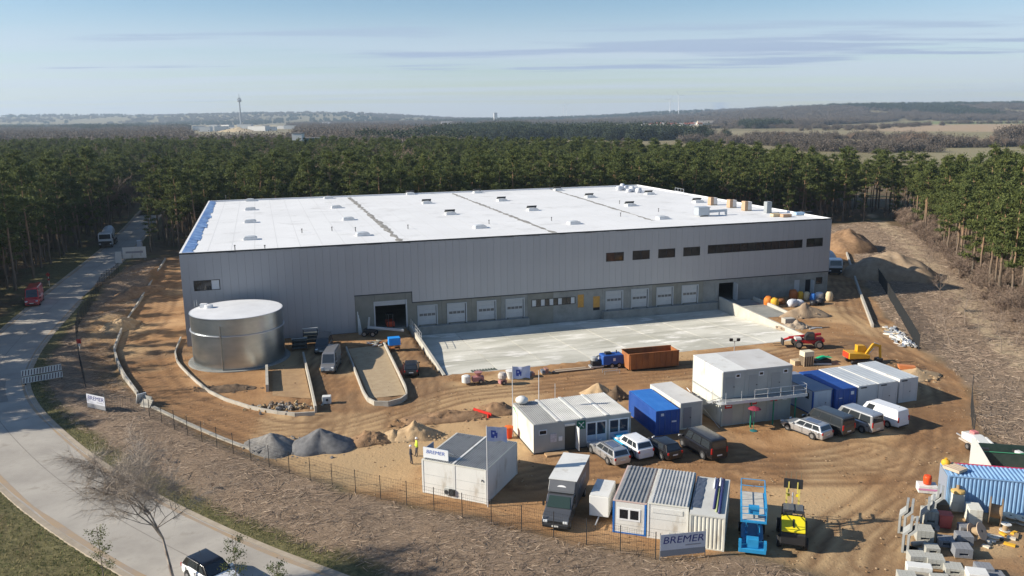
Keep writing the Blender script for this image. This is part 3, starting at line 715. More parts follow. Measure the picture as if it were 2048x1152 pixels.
def leaf_mat(name, ca, cb, cc):
    """foliage: colour varies clump by clump and tree by tree; a little light passes through"""
    m = bpy.data.materials.new(name); m.use_nodes = True; t = m.node_tree; p = t.nodes['Principled BSDF']
    p.inputs['Roughness'].default_value = .75; p.inputs['Specular IOR Level'].default_value = .2
    co = N(t, 'ShaderNodeTexCoord'); oi = N(t, 'ShaderNodeObjectInfo')
    nz = N(t, 'ShaderNodeTexNoise'); L(t, co.outputs['Object'], nz.inputs['Vector']); nz.inputs['Scale'].default_value = .9; nz.inputs['Detail'].default_value = 3
    mr = N(t, 'ShaderNodeMapRange'); L(t, nz.outputs[0], mr.inputs[0]); mr.inputs[1].default_value = .35; mr.inputs[2].default_value = .65
    mx = N(t, 'ShaderNodeMix', data_type='RGBA'); mx.inputs['A'].default_value = (*ca, 1); mx.inputs['B'].default_value = (*cb, 1); L(t, mr.outputs[0], mx.inputs['Factor'])
    m2 = N(t, 'ShaderNodeMix', data_type='RGBA'); L(t, mx.outputs['Result'], m2.inputs['A']); m2.inputs['B'].default_value = (*cc, 1)
    L(t, M(t, 'MULTIPLY', oi.outputs['Random'], .75), m2.inputs['Factor']); L(t, m2.outputs['Result'], p.inputs['Base Color'])
    tr = N(t, 'ShaderNodeBsdfTranslucent'); L(t, m2.outputs['Result'], tr.inputs[0]); ms = N(t, 'ShaderNodeMixShader'); ms.inputs[0].default_value = .25
    L(t, p.outputs[0], ms.inputs[1]); L(t, tr.outputs[0], ms.inputs[2]); L(t, ms.outputs[0], t.nodes['Material Output'].inputs[0])
    return m
needles = leaf_mat('pine_needles', (.05, .072, .022), (.17, .19, .052), (.10, .125, .04))
def cards(C, size, r, up=.35, asp=.55):
    """small leaf quads at points C with random orientations"""
    n = len(C); d = r.normal(size=(n, 3)); d[:, 2] += up; d /= np.linalg.norm(d, axis=1)[:, None]
    a = np.cross(d, r.normal(size=(n, 3))); a /= np.linalg.norm(a, axis=1)[:, None]; b = np.cross(d, a)
    s = (size * r.uniform(.6, 1.3, n))[:, None]; a = a * s; b = b * s * asp
    V = np.stack([C - a - b, C + a - b * .6, C + a * .9 + b, C - a * .7 + b * .8], 1).reshape(-1, 3)
    return V, np.arange(4 * n).reshape(n, 4)
def make_pine(seed, Ht, crown0, spread, dens=1.0):
    r = np.random.default_rng(seed); rr = random.Random(seed)
    tb = MB(); P = [Vector((0, 0, -.3))]; n = 9
    bend = (r.normal() * .5, r.normal() * .5)
    for k in range(1, n + 1): f = k / n; P.append(Vector((bend[0] * f * f + r.normal() * .06, bend[1] * f * f + r.normal() * .06, Ht * f)))
    rad_ = lambda f: .20 * (1 - f) ** .8 + .025
    for k in range(n): tb.tube(P[k], P[k + 1], rad_(k / n), 7, 0, rad_((k + 1) / n), cap=False)
    def at(f): k = min(int(f * n), n - 1); return P[k].lerp(P[k + 1], f * n - k)
    C = []
    nb = rr.randint(17, 22)
    for i in range(nb):
        f = crown0 + (1 - crown0) * ((i + rr.random()) / nb) ** .9; base = at(min(f, .99)); az = i * 2.4 + rr.random()
        rel = (f - crown0) / (1 - crown0)
        ln = spread * (1.0 - .72 * rel ** 1.6) * rr.uniform(.45, 1.3) * (.75 + .5 * min(1, rel * 4))
        tip = base + Vector((math.cos(az) * ln, math.sin(az) * ln, ln * rr.uniform(.05, .55)))
        tb.tube(base, tip, .05, 4, 0, .015, cap=False)
        m = int((60 + 85 * ln) * dens)
        t = r.uniform(.45, 1.08, m)[:, None]; pts = np.array(base)[None] * (1 - t) + np.array(tip)[None] * t
        pts = pts + r.normal(size=(m, 3)) * np.array([.34, .34, .17]) * (.55 + .30 * ln); C.append(pts)
    m = int(170 * dens); C.append(np.array(at(.985))[None] + r.normal(size=(m, 3)) * np.array([.5, .5, .55]))
    for i in range(rr.randint(9, 16)):         # dead snags on the bare bole
        f = rr.uniform(.3, crown0); b = at(f); az = rr.random() * 6.3; l = rr.uniform(.5, 1.5); tb.tube(b, b + Vector((math.cos(az) * l, math.sin(az) * l, rr.uniform(-.1, .3))), .022, 3, 0, .008, cap=False)
    C = np.concatenate(C); V, Fq = cards(C, .17, r, .35, .42)
    return tb.mesh('trunk', bark), np_mesh('crown', V, Fq, [needles])
PINES = [make_pine(i, h, c, s) for i, (h, c, s) in enumerate([(16.8, .50, 2.5), (18, .54, 2.3), (15.6, .46, 2.6), (17.2, .56, 2.2), (14.8, .42, 2.3), (17.8, .52, 2.7), (14.5, .2, 1.9), (16.8, .32, 2.0)])]
bare_bark = mat('bare_bark', (.20, .155, .125), (.30, .24, .19), scale=2, rough=.95)
twig_m = mat('bare_twigs', (.21, .15, .115), (.28, .21, .155), scale=.6, rough=.95)
def make_bare(seed, Ht, spread, ntw=900, tw=.012, depth=4, lean=0.0, up=.55, r0=.11, droop=0.0, twl=1.0):
    """leafless broadleaf tree: trunk, limbs, then a cloud of real twigs"""
    r = random.Random(seed); tb = MB(); tips = []
    def grow(p, d, ln, rd, lv):
        k = 3; q = p
        for i in range(k):
            d = (d + Vector((r.gauss(0, .12), r.gauss(0, .12), r.gauss(.04, .06)))).normalized(); q2 = q + d * ln / k
            tb.tube(q, q2, rd * (1 - .22 * i), 5 if lv < 2 else 3, 0, rd * (1 - .22 * (i + 1)), cap=False); q = q2
            if lv < depth and (i > 0 or lv > 0):
                for _ in range(2 if lv < 2 else 1):
                    az = r.random() * 6.28; e = (d * up + Vector((math.cos(az), math.sin(az), r.uniform(0, .5))) * spread).normalized()
                    grow(q, e, ln * r.uniform(.5, .72), rd * .5, lv + 1)
            if lv >= depth - 1: tips.append((q, d))
    grow(Vector((0, 0, -.2)), Vector((lean, 0, 1)).normalized(), Ht * .52, r0, 0)
    V = []; Fq = []
    for i in range(ntw):
        p, d = r.choice(tips); e = (d * .7 + Vector((r.gauss(0, .6), r.gauss(0, .6), r.gauss(.25, .4) - droop))).normalized(); l = r.uniform(.3, .95) * Ht / 9 * twl
        a = e.orthogonal().normalized() * tw; b = e.cross(a); q = p + e * l; o = len(V); 
        mid = p + e * l * .5 + Vector((r.gauss(0, .05), r.gauss(0, .05), -.05 * droop))
        V += [p + a, p - a, mid + b * .8, mid - b * .8, q]; Fq += [(o, o + 1, o + 3, o + 2), (o + 2, o + 3, o + 4, o + 4)]
    me_ = bpy.data.meshes.new('twigs'); me_.from_pydata([tuple(v) for v in V], [], [f if f[2] != f[3] else f[:3] for f in Fq]); me_.materials.append(twig_m); me_.update()
    return tb.mesh('trunk', bare_bark), me_
BARES = [make_bare(20 + i, h, .8, ntw=1300, tw=.03, depth=3) for i, h in enumerate((9, 11, 7.5))]
SHRUBS = [make_bare(40 + i, h, 1.0, ntw=1100, tw=.028, depth=3, r0=.04) for i, h in enumerate((2.6, 3.4, 4.2))]

def scatter(name, label, cat, meshes_list, pts, seed, smin=.85, smax=1.15):
    """one stuff object: instances of joined prototypes on points (x,y,z)"""
    pc = bpy.data.collections.new(name + '_kinds')
    for i, ms in enumerate(meshes_list):
        # join the prototype's meshes
        V = []; F = []; MI = []; mats_ = []
        for me_ in ms:
            o = len(V); V += [tuple(v.co) for v in me_.vertices]; F += [tuple(j + o for j in p.vertices) for p in me_.polygons]
            for mm in me_.materials:
                if mm not in mats_: mats_.append(mm)
            MI += [mats_.index(me_.materials[0])] * len(me_.polygons)
        j = bpy.data.meshes.new(name + '_kind'); j.from_pydata(V, [], F)
        for mm in mats_: j.materials.append(mm)
        j.polygons.foreach_set('material_index', MI); j.update()
        ob = bpy.data.objects.new(name + '_kind_' + chr(97 + i), j); pc.objects.link(ob)
    r = np.random.default_rng(seed); n = len(pts)
    me_ = bpy.data.meshes.new(name); me_.vertices.add(n); me_.vertices.foreach_set('co', np.ascontiguousarray(pts, dtype=np.float32).ravel())
    for nm, ty, v in (('rotz', 'FLOAT', r.uniform(0, 6.28, n)), ('scl', 'FLOAT', r.uniform(smin, smax, n)), ('kind', 'INT', r.integers(0, len(meshes_list), n))):
        a = me_.attributes.new(nm, ty, 'POINT'); a.data.foreach_set('value', v.astype(np.float32 if ty == 'FLOAT' else np.int32))
    o = link(name, me_)
    ng = bpy.data.node_groups.new(name + '_scatter', 'GeometryNodeTree')
    ng.interface.new_socket('Geometry', in_out='INPUT', socket_type='NodeSocketGeometry'); ng.interface.new_socket('Geometry', in_out='OUTPUT', socket_type='NodeSocketGeometry')
    gi = ng.nodes.new('NodeGroupInput'); go = ng.nodes.new('NodeGroupOutput')
    mp = ng.nodes.new('GeometryNodeMeshToPoints'); ip = ng.nodes.new('GeometryNodeInstanceOnPoints'); ci = ng.nodes.new('GeometryNodeCollectionInfo')
    ci.inputs['Collection'].default_value = pc; ci.inputs['Separate Children'].default_value = True; ci.inputs['Reset Children'].default_value = True
    def na(nm, ty): a = ng.nodes.new('GeometryNodeInputNamedAttribute'); a.data_type = ty; a.inputs['Name'].default_value = nm; return a.outputs['Attribute']
    cx = ng.nodes.new('ShaderNodeCombineXYZ'); ng.links.new(na('rotz', 'FLOAT'), cx.inputs[2])
    er = ng.nodes.new('FunctionNodeEulerToRotation'); ng.links.new(cx.outputs[0], er.inputs[0])
    ng.links.new(gi.outputs[0], mp.inputs[0]); ng.links.new(mp.outputs[0], ip.inputs['Points']); ng.links.new(ci.outputs[0], ip.inputs['Instance'])
    ip.inputs['Pick Instance'].default_value = True; ng.links.new(na('kind', 'INT'), ip.inputs['Instance Index']); ng.links.new(er.outputs[0], ip.inputs['Rotation']); ng.links.new(na('scl', 'FLOAT'), ip.inputs['Scale'])
    ng.links.new(ip.outputs[0], go.inputs[0])
    md = o.modifiers.new('scatter', 'NODES'); md.node_group = ng
    return tag(o, label, cat, kind='stuff')

def poisson(poly, step, r, jit=.42):
    P = np.array([p[:2] for p in poly]); x0, y0 = P.min(0); x1, y1 = P.max(0)
    X, Y = np.meshgrid(np.arange(x0, x1, step), np.arange(y0, y1, step)); X = X + r.uniform(-jit, jit, X.shape) * step; Y = Y + r.uniform(-jit, jit, Y.shape) * step
    k = inpoly(X, Y, [tuple(p) for p in P]); return np.stack([X[k], Y[k]], 1)
# forest outline: behind the hall, left of the road, right of the clearing
FOREST_BACK = [(-400, 580), (-140, 540), (-20, 480), (66, 395), (104, 290), (128, 240), (170, 226), (205, 180), (190, 150), (115, 108), (75, 106), (74, 126), (79, 146), (90, 172), (96, 192), (108, 226), (96, 224), (86, 222), (60, 222), (34, 217), (-66, 190), (-80, 186), (-400, 186)]
FOREST_LEFT = [(-72, 70), (-73, 98), (-80.5, 122), (-92, 158), (-100, 188), (-330, 210), (-260, 120), (-150, 60)]
fr_ = np.random.default_rng(5)
P1 = poisson(FOREST_BACK, 4.1, fr_); P2 = poisson(FOREST_LEFT, 4.6, fr_)
P_ = np.concatenate([P1, P2])
dr_ = dist_line(P_[:, 0], P_[:, 1], [tuple(p) for p in road_c[::4]]); dt_ = dist_line(P_[:, 0], P_[:, 1], [tuple(p) for p in TRACK_R[::3]])
k = (dr_ > 7.0) & (dt_ > 3.2)
hallp = [B2W(-6, 0), B2W(BW + 12, 0), B2W(BW + 12, -BD - 6), B2W(-6, -BD - 6)]
k &= ~inpoly(P_[:, 0], P_[:, 1], hallp)
P_ = P_[k]
P_ = np.c_[P_, np.full(len(P_), -.05)]
# in view, and how much of each tree shows (front rows and crowns over the others)
def project(P):
    cp, sp = math.cos(PITCH), math.sin(PITCH); y = P[:, 1]; z = P[:, 2] - CAM_H
    d = y * cp - z * sp; u = z * cp + y * sp; px = FPX * P[:, 0] / d; py = -FPX * u / d
    return 1024 + px * math.cos(ROLL) - py * math.sin(ROLL), 576 + px * math.sin(ROLL) + py * math.cos(ROLL), d
qx, qy, qd = project(P_)
inv = (qx > -25) & (qx < 2073)
order = np.argsort(np.where(inv, qd, 1e9))
near_i = order[:300]; rest = np.ones(len(P_), bool); rest[near_i] = False
reg_label = {'left': 'tall pine with bare lower trunk in the shady wood left of the road', 'back_left': 'pine in the wood behind the left half of the white roof', 'back_right': 'pine in the wood behind the right half of the white roof', 'gap': 'pine at the back of the clearing beyond the hall corner', 'right': 'tall sunlit pine with long pale trunk at the wood edge right of the clearing', 'verge': 'pine between the shaded road and the left end of the hall'}
for i in near_i:
    x, y, z = P_[i]; reg = 'left' if x < -60 - (y - 100) * .36 else ('right' if x > 70 and y < 200 else 'gap' if x > 55 else 'verge' if x < -62 else 'back_left' if x < -10 else 'back_right')
    t = thing('pine_tree', reg_label[reg], 'tree', (x, y, z), fr_.uniform(0, 6.28), 'pines ' + {'left': 'left of the road', 'back_left': 'behind the left half of the hall', 'back_right': 'behind the right half of the hall', 'gap': 'behind the clearing', 'right': 'right of the clearing', 'verge': 'between road and hall'}[reg])
    s = fr_.uniform(.72, 1.14); s = s * (1.12 if reg == 'left' else 1); t.scale = (s, s, s * fr_.uniform(.94, 1.08)); tm, cm = PINES[fr_.integers(0, len(PINES))]
    link('trunk', tm, t); link('crown', cm, t)
scatter('pine_forest', 'dark green pine forest stretching away behind the hall', 'forest', PINES, P_[rest], 3, .66, 1.08)
# leafless broadleaf trees mixed into the wood
mx_ = P_[rest]; mx_ = mx_[fr_.random(len(mx_)) < .07] + np.array([1.9, 1.7, 0]); scatter('bare_wood_trees', 'leafless brown broadleaf trees mixed into the pine forest', 'trees', BARES, mx_, 44, 1.1, 1.8)
# leafless undergrowth at the wood edges
U1 = poisson([(70, 98), (69, 112), (70, 128), (76, 148), (87, 172), (93, 192), (106, 228), (150, 230), (150, 150), (110, 96)], 2.0, fr_)
U2 = poisson([(-78, 110), (-92, 150), (-104, 190), (-150, 190), (-120, 110)], 5.5, fr_)
U3 = poisson([(-66, 186), (40, 216), (110, 226), (110, 250), (-100, 240)], 5.5, fr_)
U4 = poisson([(56, 92), (62, 112), (70, 132), (72, 128), (70, 96), (60, 84)], 3.6, fr_); UU = np.concatenate([U1, U2, U3, U4]); dt_ = dist_line(UU[:, 0], UU[:, 1], [tuple(p) for p in TRACK_R[::3]]); dr_ = dist_line(UU[:, 0], UU[:, 1], [tuple(p) for p in road_c[::4]]); UU = UU[(dt_ > 2.5) & (dr_ > 7)]
scatter('undergrowth', 'leafless brown undergrowth along the wood edges', 'undergrowth', SHRUBS, np.c_[UU, np.zeros(len(UU))], 8, .6, 1.2)

# ================================================================ far country: woods, hedges, hills
farwood_m = leaf_mat('bare_wood', (.11, .09, .075), (.19, .155, .125), (.14, .12, .10))
fardark_m = leaf_mat('far_pines', (.03, .045, .028), (.06, .08, .045), (.045, .06, .035))
def clump(seed, m, n, w, h, size):
    r = np.random.default_rng(seed); k = 6; C = []
    for i in range(k):
        c = np.array([r.uniform(-w, w), r.uniform(-w, w), 0]); hh = h * r.uniform(.6, 1.2); q = r.normal(size=(n // k, 3)) * np.array([w * .24, w * .24, hh * .26]); q[:, 2] += hh * .55; C.append(q + c)
    C = np.concatenate(C); C[:, 2] = np.clip(C[:, 2], .3, None); V, Fq = cards(C, size, r, .5, .8)
    return (np_mesh('clump', V, Fq, [m]),)
FARW = [clump(60 + i, farwood_m, 1500, 10, 10, .5) for i in range(3)]; FARD = [clump(70 + i, fardark_m, 1200, 8, 13, .65) for i in range(2)]
r = np.random.default_rng(9)
def ingraph(pix): return [tuple(p[:2]) for p in Gs(pix)]
n = 60000; Y = np.exp(r.uniform(math.log(400), math.log(6900), n)); A = r.uniform(-.74, .74, n); X = A * Y
dens = fbm(X / 260, Y / 420, 3, 61)
isfield = np.zeros(n, bool)
FIELDS = [[(1800, 243), (2300, 240), (2300, 276), (1560, 278), (1390, 277), (1060, 270), (1060, 250), (1410, 247), (1500, 258)], [(1740, 292), (2400, 290), (2500, 345), (1760, 322)], [(370, 252), (575, 250), (575, 262), (380, 262)]]
for fpx in FIELDS: isfield |= inpoly(X, Y, ingraph(fpx))
keep = (dens > np.where(Y < 1400, .44, .40)) & ~isfield & (Y > 395 + 0 * X) & (r.random(n) < np.where(Y < 1000, .35, 1.0) * np.where(Y > 3500, .6, 1))
wed = G(375, 300); wed2 = G(600, 300); keep &= ~((X / Y > wed.x / wed.y) & (X / Y < wed2.x / wed2.y) & (Y > 850) & (Y < 2350))
keep &= ~((X > -400) & (Y < 560) & (X < -20)); keep &= ~inpoly(X, Y, FOREST_BACK)
X, Y = X[keep], Y[keep]; Z = terrain(X, Y) - .3
dark = (fbm(X / 500, Y / 800, 2, 71) > .60)
scatter('far_woods', 'brown leafless woods spreading to the hazy horizon', 'woods', FARW, np.c_[X, Y, Z][~dark], 12, .7, 1.25)
scatter('far_pinewoods', 'dark evergreen woods in the far distance', 'woods', FARD, np.c_[X, Y, Z][dark], 13, .7, 1.2)
# haze: one closed box of pale air around everything
hb = MB().box(-8600, 8600, -1900, 7900, -6, 185).build('haze', [], None)
hm = bpy.data.materials.new('haze_air'); hm.use_nodes = True; t = hm.node_tree; t.nodes.clear()
pv = N(t, 'ShaderNodeVolumePrincipled'); pv.inputs['Color'].default_value = (.64, .81, 1.0, 1); pv.inputs['Density'].default_value = 1.05e-4; pv.inputs['Anisotropy'].default_value = .2
om = N(t, 'ShaderNodeOutputMaterial'); L(t, pv.outputs[0], om.inputs['Volume'])
hb.data.materials.clear(); hb.data.materials.append(hm); tag(hb, kind='stuff')
hb['label'] = 'thin pale haze in the air over the whole landscape'; hb['category'] = 'haze'
# ================================================================ cabins and containers
def ribbed(W, D, z0, z1, per, along='y', th=.05):
    """closed ribbed sheet from 0..W x 0..D; ribs run along the given axis"""
    span = W if along == 'y' else D; n = max(2, int(round(span / per))); per = span / n; top = []
    for i in range(n):
        a = i * per; top += [(a, z0), (a + per * .5, z0), (a + per * .58, z1), (a + per * .92, z1)]
    top.append((span, z0)); poly = top + [(span, z0 - th), (0, z0 - th)]
    mb = MB()
    if along == 'y': mb.extr(poly, 'y', 0, D)
    else: mb.extr(poly, 'x', 0, W)
    return mb
def corr_wall(length, z0, z1, per=.28, dep=.04, th=.02):
    """corrugated wall along x, facing -y"""
    n = int(round(length / per)); per = length / n; o = []; 
    for i in range(n):
        a = i * per; o += [(a, 0), (a + per * .35, 0), (a + per * .5, dep), (a + per * .85, dep)]
    o.append((length, 0)); poly = o + [(length, dep + th), (0, dep + th)]
    return MB().prism(poly, z0, z1)
wh = mat('cabin_white', (.70, .70, .67), (.63, .63, .60), scale=.6, rough=.55, dirt=((.38, .33, .26), .9, .56, .8), stretch=(1, 1, .35))
cream = mat('cabin_cream', (.66, .65, .57), (.60, .59, .52), scale=.6, rough=.55, dirt=((.36, .31, .24), .9, .56, .8), stretch=(1, 1, .35))
grey_c = mat('cabin_grey', (.42, .43, .41), (.36, .37, .355), scale=.8, rough=.55)
roof_l = mat('roof_sheet_light', (.58, .58, .56), (.46, .46, .44), scale=.5, rough=.5, metal=.1, dirt=((.30, .28, .25), .7, .6, .8))
roof_d = mat('roof_sheet_dark', (.30, .30, .29), (.40, .40, .39), scale=.8, rough=.5, metal=.2, dirt=((.16, .16, .15), .8, .55, .75))
roof_flat = mat('roof_felt_grey', (.50, .49, .47), (.56, .56, .55), scale=.4, rough=.75, dirt=((.40, .38, .36), .6, .58, .8))
blue_c = mat('container_blue', (.02, .075, .30), (.03, .10, .36), scale=.7, rough=.45, dirt=((.10, .10, .14), 1.0, .62, .85))
blue_b = mat('container_bright_blue', (.035, .18, .55), (.05, .22, .60), scale=.7, rough=.45)
blue_p = mat('container_pale_blue', (.20, .36, .58), (.27, .44, .66), scale=.8, rough=.5, dirt=((.35, .38, .42), 1.0, .6, .85))
red_m = mat('red_paint', (.50, .02, .02), rough=.45); steel = mat('galv_bright', (.6, .6, .6))
rust = mat('rust_orange', (.40, .15, .045), (.27, .10, .035), scale=.9, rough=.75, dirt=((.16, .07, .035), 1.3, .55, .75), stretch=(1, 1, .4))
def walls(t, W, D, H, m, x=0, y=0, z=0, base=.12, style='flat', front=True, posts=None, sides=(1, 1), top=.1, recess=.03):
    """four walls + corner posts + base and top rails of a cabin unit"""
    pm_ = posts or m; pw = .14
    for (a, b) in ((0, 0), (W - pw, 0), (0, D - pw), (W - pw, D - pw)):
        MB().box(x + a, x + a + pw, y + b, y + b + pw, z + .0, z + H - top).build('corner_post', pm_, t)
    def wall(nm, length, loc, rz):
        mb = corr_wall(length, base, H - top - .002) if style == 'corr' else MB().box(0, length, 0, .05, base, H - top - .002)
        o = mb.build(nm, m, t); o.location = (x + loc[0], y + loc[1], z); o.rotation_euler = (0, 0, rz)
    if front: wall('wall', W - 2 * pw, (pw, recess), 0)
    wall('wall', W - 2 * pw, (W - pw, D - recess), math.pi)
    if sides[0]: wall('wall', D - 2 * pw, (recess, D - pw), -math.pi / 2)
    if sides[1]: wall('wall', D - 2 * pw, (W - recess, pw), math.pi / 2)
    MB().box(x + pw, x + W - pw, y + .01, y + .12, z + .02, z + base - .002).build('base_rail', pm_, t)
    MB().box(x + pw, x + W - pw, y + D - .12, y + D - .01, z + .02, z + base - .002).build('base_rail', pm_, t)
    for yy in (0, W): MB().box(x + (.01 if yy == 0 else W - .12), x + (.12 if yy == 0 else W - .01), y + pw, y + D - pw, z + .02, z + base - .002).build('base_rail', pm_, t)
def roof(t, W, D, H, m, x=0, y=0, z=0, per=.25, along='y', rim=None, rib=.045, top=.1):
    MB().box(x, x + W, y, y + D, z + H - top, z + H - .03).build('roof_frame', rim or m, t)
    o = ribbed(W - .2, D - .16, H - .022, H - .022 + rib, per, along, .006).build('roof_sheet', m, t); o.location = (x + .1, y + .08, z)
def door(t, x, y, z, w, h, m, lever=True, nm='door', handle_side=1, depth=.02):
    d = MB().box(x, x + w, y - depth, y + .03, z, z + h).build(nm, m, t)
    if lever: MB().box(x + (w - .14 if handle_side > 0 else .06), x + (w - .06 if handle_side > 0 else .14), y - depth - .05, y - depth, z + h * .48, z + h * .52).build('handle', frame_d, d)
    return d
def win(t, x, y, z, w, h, fm, gm, nx=1, f=.06, nm='window'):
    """window standing just proud of a wall facing -y"""
    o = MB(); o.box(x, x + w, y - .03, y + .02, z, z + f); o.box(x, x + w, y - .03, y + .02, z + h - f, z + h); o.box(x, x + f, y - .03, y + .02, z + f, z + h - f); o.box(x + w - f, x + w, y - .03, y + .02, z + f, z + h - f)
    for k in range(1, nx): o.box(x + w * k / nx - f * .6, x + w * k / nx + f * .6, y - .028, y + .02, z + f, z + h - f)
    o = o.build(nm, fm, t)
    for k in range(nx):
        MB().box(x + f + (w - 2 * f) * k / nx + (.04 if k else 0), x + f + (w - 2 * f) * (k + 1) / nx - (.04 if k < nx - 1 else 0), y - .008, y + .01, z + f + .001, z + h - f - .001).build('pane', gm, o)
    return o
whf = mat('white_pvc', (.74, .75, .76), rough=.35); glass_b = mat('glass_bluish', (.02, .03, .055), (.05, .06, .08), scale=1.2, rough=.06)
def text_mesh(txt, size, m, parent, loc, rot, extr=.004, shear=0.0, spacing=1.0, name='lettering', sx=1.0, bold=.0):
    cu = bpy.data.curves.new(name, 'FONT'); cu.body = txt; cu.size = size; cu.extrude = extr; cu.shear = shear; cu.align_x = 'CENTER'; cu.align_y = 'CENTER'; cu.space_character = spacing; cu.offset = bold; cu.resolution_u = 4
    ob = bpy.data.objects.new(name, cu); COL.objects.link(ob); bpy.context.view_layer.update()
    me_ = bpy.data.meshes.new_from_object(ob.evaluated_get(bpy.context.evaluated_depsgraph_get())); bpy.data.objects.remove(ob); me_.materials.clear(); me_.materials.append(m)
    o = link(name, me_, parent); o.location = loc; o.rotation_euler = rot; o.scale = (sx, 1, 1); tag(o, kind='stuff'); return o
text_blue = mat('print_blue', (.03, .10, .42), rough=.5); text_navy = mat('print_navy', (.03, .04, .20), rough=.5); text_white = mat('print_white', (.75, .75, .75), rough=.5); text_grey = mat('print_grey', (.3, .3, .33), rough=.5)

# --- site office of four joined units
t = thing('site_office', 'long grey office cabin of four joined units with ribbed pale roof', 'cabin', (1.75, 68.85, 0), rad(17.46)); W, D, H = 9.4, 6.05, 2.8; uw = W / 4
for k in range(4):
    roof(t, uw - .004, D, H, roof_d if k == 0 else roof_l, x=k * uw + .002, per=.2, along='y', rim=grey_c)
    if k: MB().box(k * uw - .13, k * uw + .13, .02, D - .02, H + .028, H + .07).build('roof_joint', wh, t)
for (a, b, m_) in ((0, uw * 2 - .5, grey_c), (uw * 2 - .5, W, grey_c)): MB().box(a + .004, b - .004, .02, .08, .12, H - .102).build('wall', m_, t)
MB().box(.02, .08, .09, D - .02, .12, H - .102).build('wall', cream, t); MB().box(W - .08, W - .02, .09, D - .02, .12, H - .102).build('wall', grey_c, t); MB().box(.09, W - .09, D - .08, D - .02, .12, H - .102).build('wall', grey_c, t)
MB().box(0, W, 0, D, .0, .118).build('base_frame', clad_d, t)
win(t, .5, .015, 1.75, .75, .45, whf, glass, 1)
win(t, 4.98, .015, .35, 2.0, 2.05, whf, glass_b, 2, .12); win(t, 7.2, .015, .35, 2.0, 2.05, whf, glass_b, 2, .12)
for xx in (5.08, 6.05, 7.3, 8.27): MB().box(xx, xx + .85, -.02, .012, .42, 1.15).build('shutter_panel', mat('pale_blue_panel', (.48, .55, .66), rough=.5), t)
door(t, 2.95, .012, .12, 1.0, 2.15, mat('doorway_shade', (.05, .052, .045), rough=.6), False)  # dark panel painted as the shade inside the open doorway
MB().box(3.97, 4.02, -.85, .01, .14, 2.25).build('open_door_leaf', wh, t)
MB().box(2.9, 3.9, -.06, .015, 2.3, 2.5).build('door_lamp_strip', wh, t)
sg = MB().box(4.1, 4.9, -.04, .015, 1.85, 2.62).build('assembly_sign', mat('sign_green', (.0, .13, .07), rough=.4), t)
for a, b in ((.25, .25), (-.25, .25), (.25, -.25), (-.25, -.25)): MB().beam((4.5 + a, -.05, 2.235 + b), (4.5 + a * .45, -.05, 2.235 + b * .45), .02, .07).build('sign_arrow', text_white, sg)
MB().box(4.44, 4.56, -.055, -.042, 2.13, 2.34).build('sign_figure', text_white, sg)
MB().box(1.55, 2.15, -.03, .015, .95, 1.75).build('notice_board', mat('paper', (.62, .60, .62), (.45, .42, .45), scale=6, rough=.6), t)
MB().box(2.35, 2.7, -.03, .015, 1.0, 1.4).build('notice', text_white, t)
gut = MB().tube((.35, .9, .15), (-.02, 5.7, 2.5), .05, 6).build('cable', mat('cable_green', (.02, .30, .12), rough=.5), t)
ant = MB(); ant.tube((4.1, 5.6, H), (4.1, 5.6, H + 1.6), .025, 5); ant.build('antenna', steel, t)
bl = MB(); bl.lathe([(.0, H + .72), (.35, H + .68), (.58, H + .5), (.6, H + .3), (.5, H + .12), (.2, H + .06)], 16, (.75, 5.55)); bl.build('roof_dome', wh, t, True)
bx = MB().box(.9, 3.0, -.95, -.25, .0, .16).build('doorstep_board', mat('timber_board', (.45, .30, .17), (.36, .23, .12), scale=2, rough=.8)); bx.parent = t

# --- cabin with the white-blue sign on its roof
t = thing('sign_cabin', 'white double cabin with blue-lettered sign board standing on its roof', 'cabin', (-7.33, 61.62, 0), rad(-23.5)); W, D, H = 5.65, 6.1, 2.85; uw = W / 2
for k in range(2):
    walls(t, uw - .004, D, H, wh, x=k * uw + .002, sides=(k == 0, k == 1)); roof(t, uw - .004, D, H, roof_d, x=k * uw + .002, per=.19, rim=cream)
MB().box(uw - .08, uw + .08, .02, D - .02, H + .025, H + .075).build('roof_joint', wh, t)
for k in range(2):
    for zz in (.85, 1.6): MB().box(k * uw + .16, (k + 1) * uw - .16, .022, .029, zz, zz + .02).build('panel_groove', grey_c, t)
for xx, m_ in ((2.02, grey_c), (2.5, frame_d)):
    ac = MB().box(xx, xx + .42, -.14, .025, .25, .75).build('air_conditioner', m_, t); fg = MB().lathe([(.17, 0), (.17, .02)], 16).build('fan_grille', clad_d, ac); fg.rotation_euler = (rad(90), 0, 0); fg.location = (xx + .21, -.145, .5)
MB().tube((5.3, -.02, 2.0), (5.3, -.06, 1.85), .05, 6).build('outdoor_lamp', frame_d, t)
sgn = MB().box(.02, 2.25, .28, .36, 2.9, 3.75).build('sign_board', mat('sign_white', (.72, .74, .76), rough=.4), t)
text_mesh('BREMER', .42, text_blue, sgn, (1.12, .272, 3.42), (rad(90), 0, 0), shear=.15, sx=1.12)
MB().box(.02, 2.25, .362, .39, 2.9, 3.75).build('sign_back', mat('sign_back_blue', (.16, .22, .33), rough=.6), sgn)
MB().beam((.2, .4, 3.6), (.2, 1.6, 2.9), .05, .05).build('sign_brace', steel, t); MB().beam((2.05, .4, 3.6), (2.05, 1.6, 2.9), .05, .05).build('sign_brace', steel, t)
MB().box(.05, .1, .4, 1.9, 2.9, 3.6).build('sign_side', mat('sign_back_blue', (.16, .22, .33)), t)

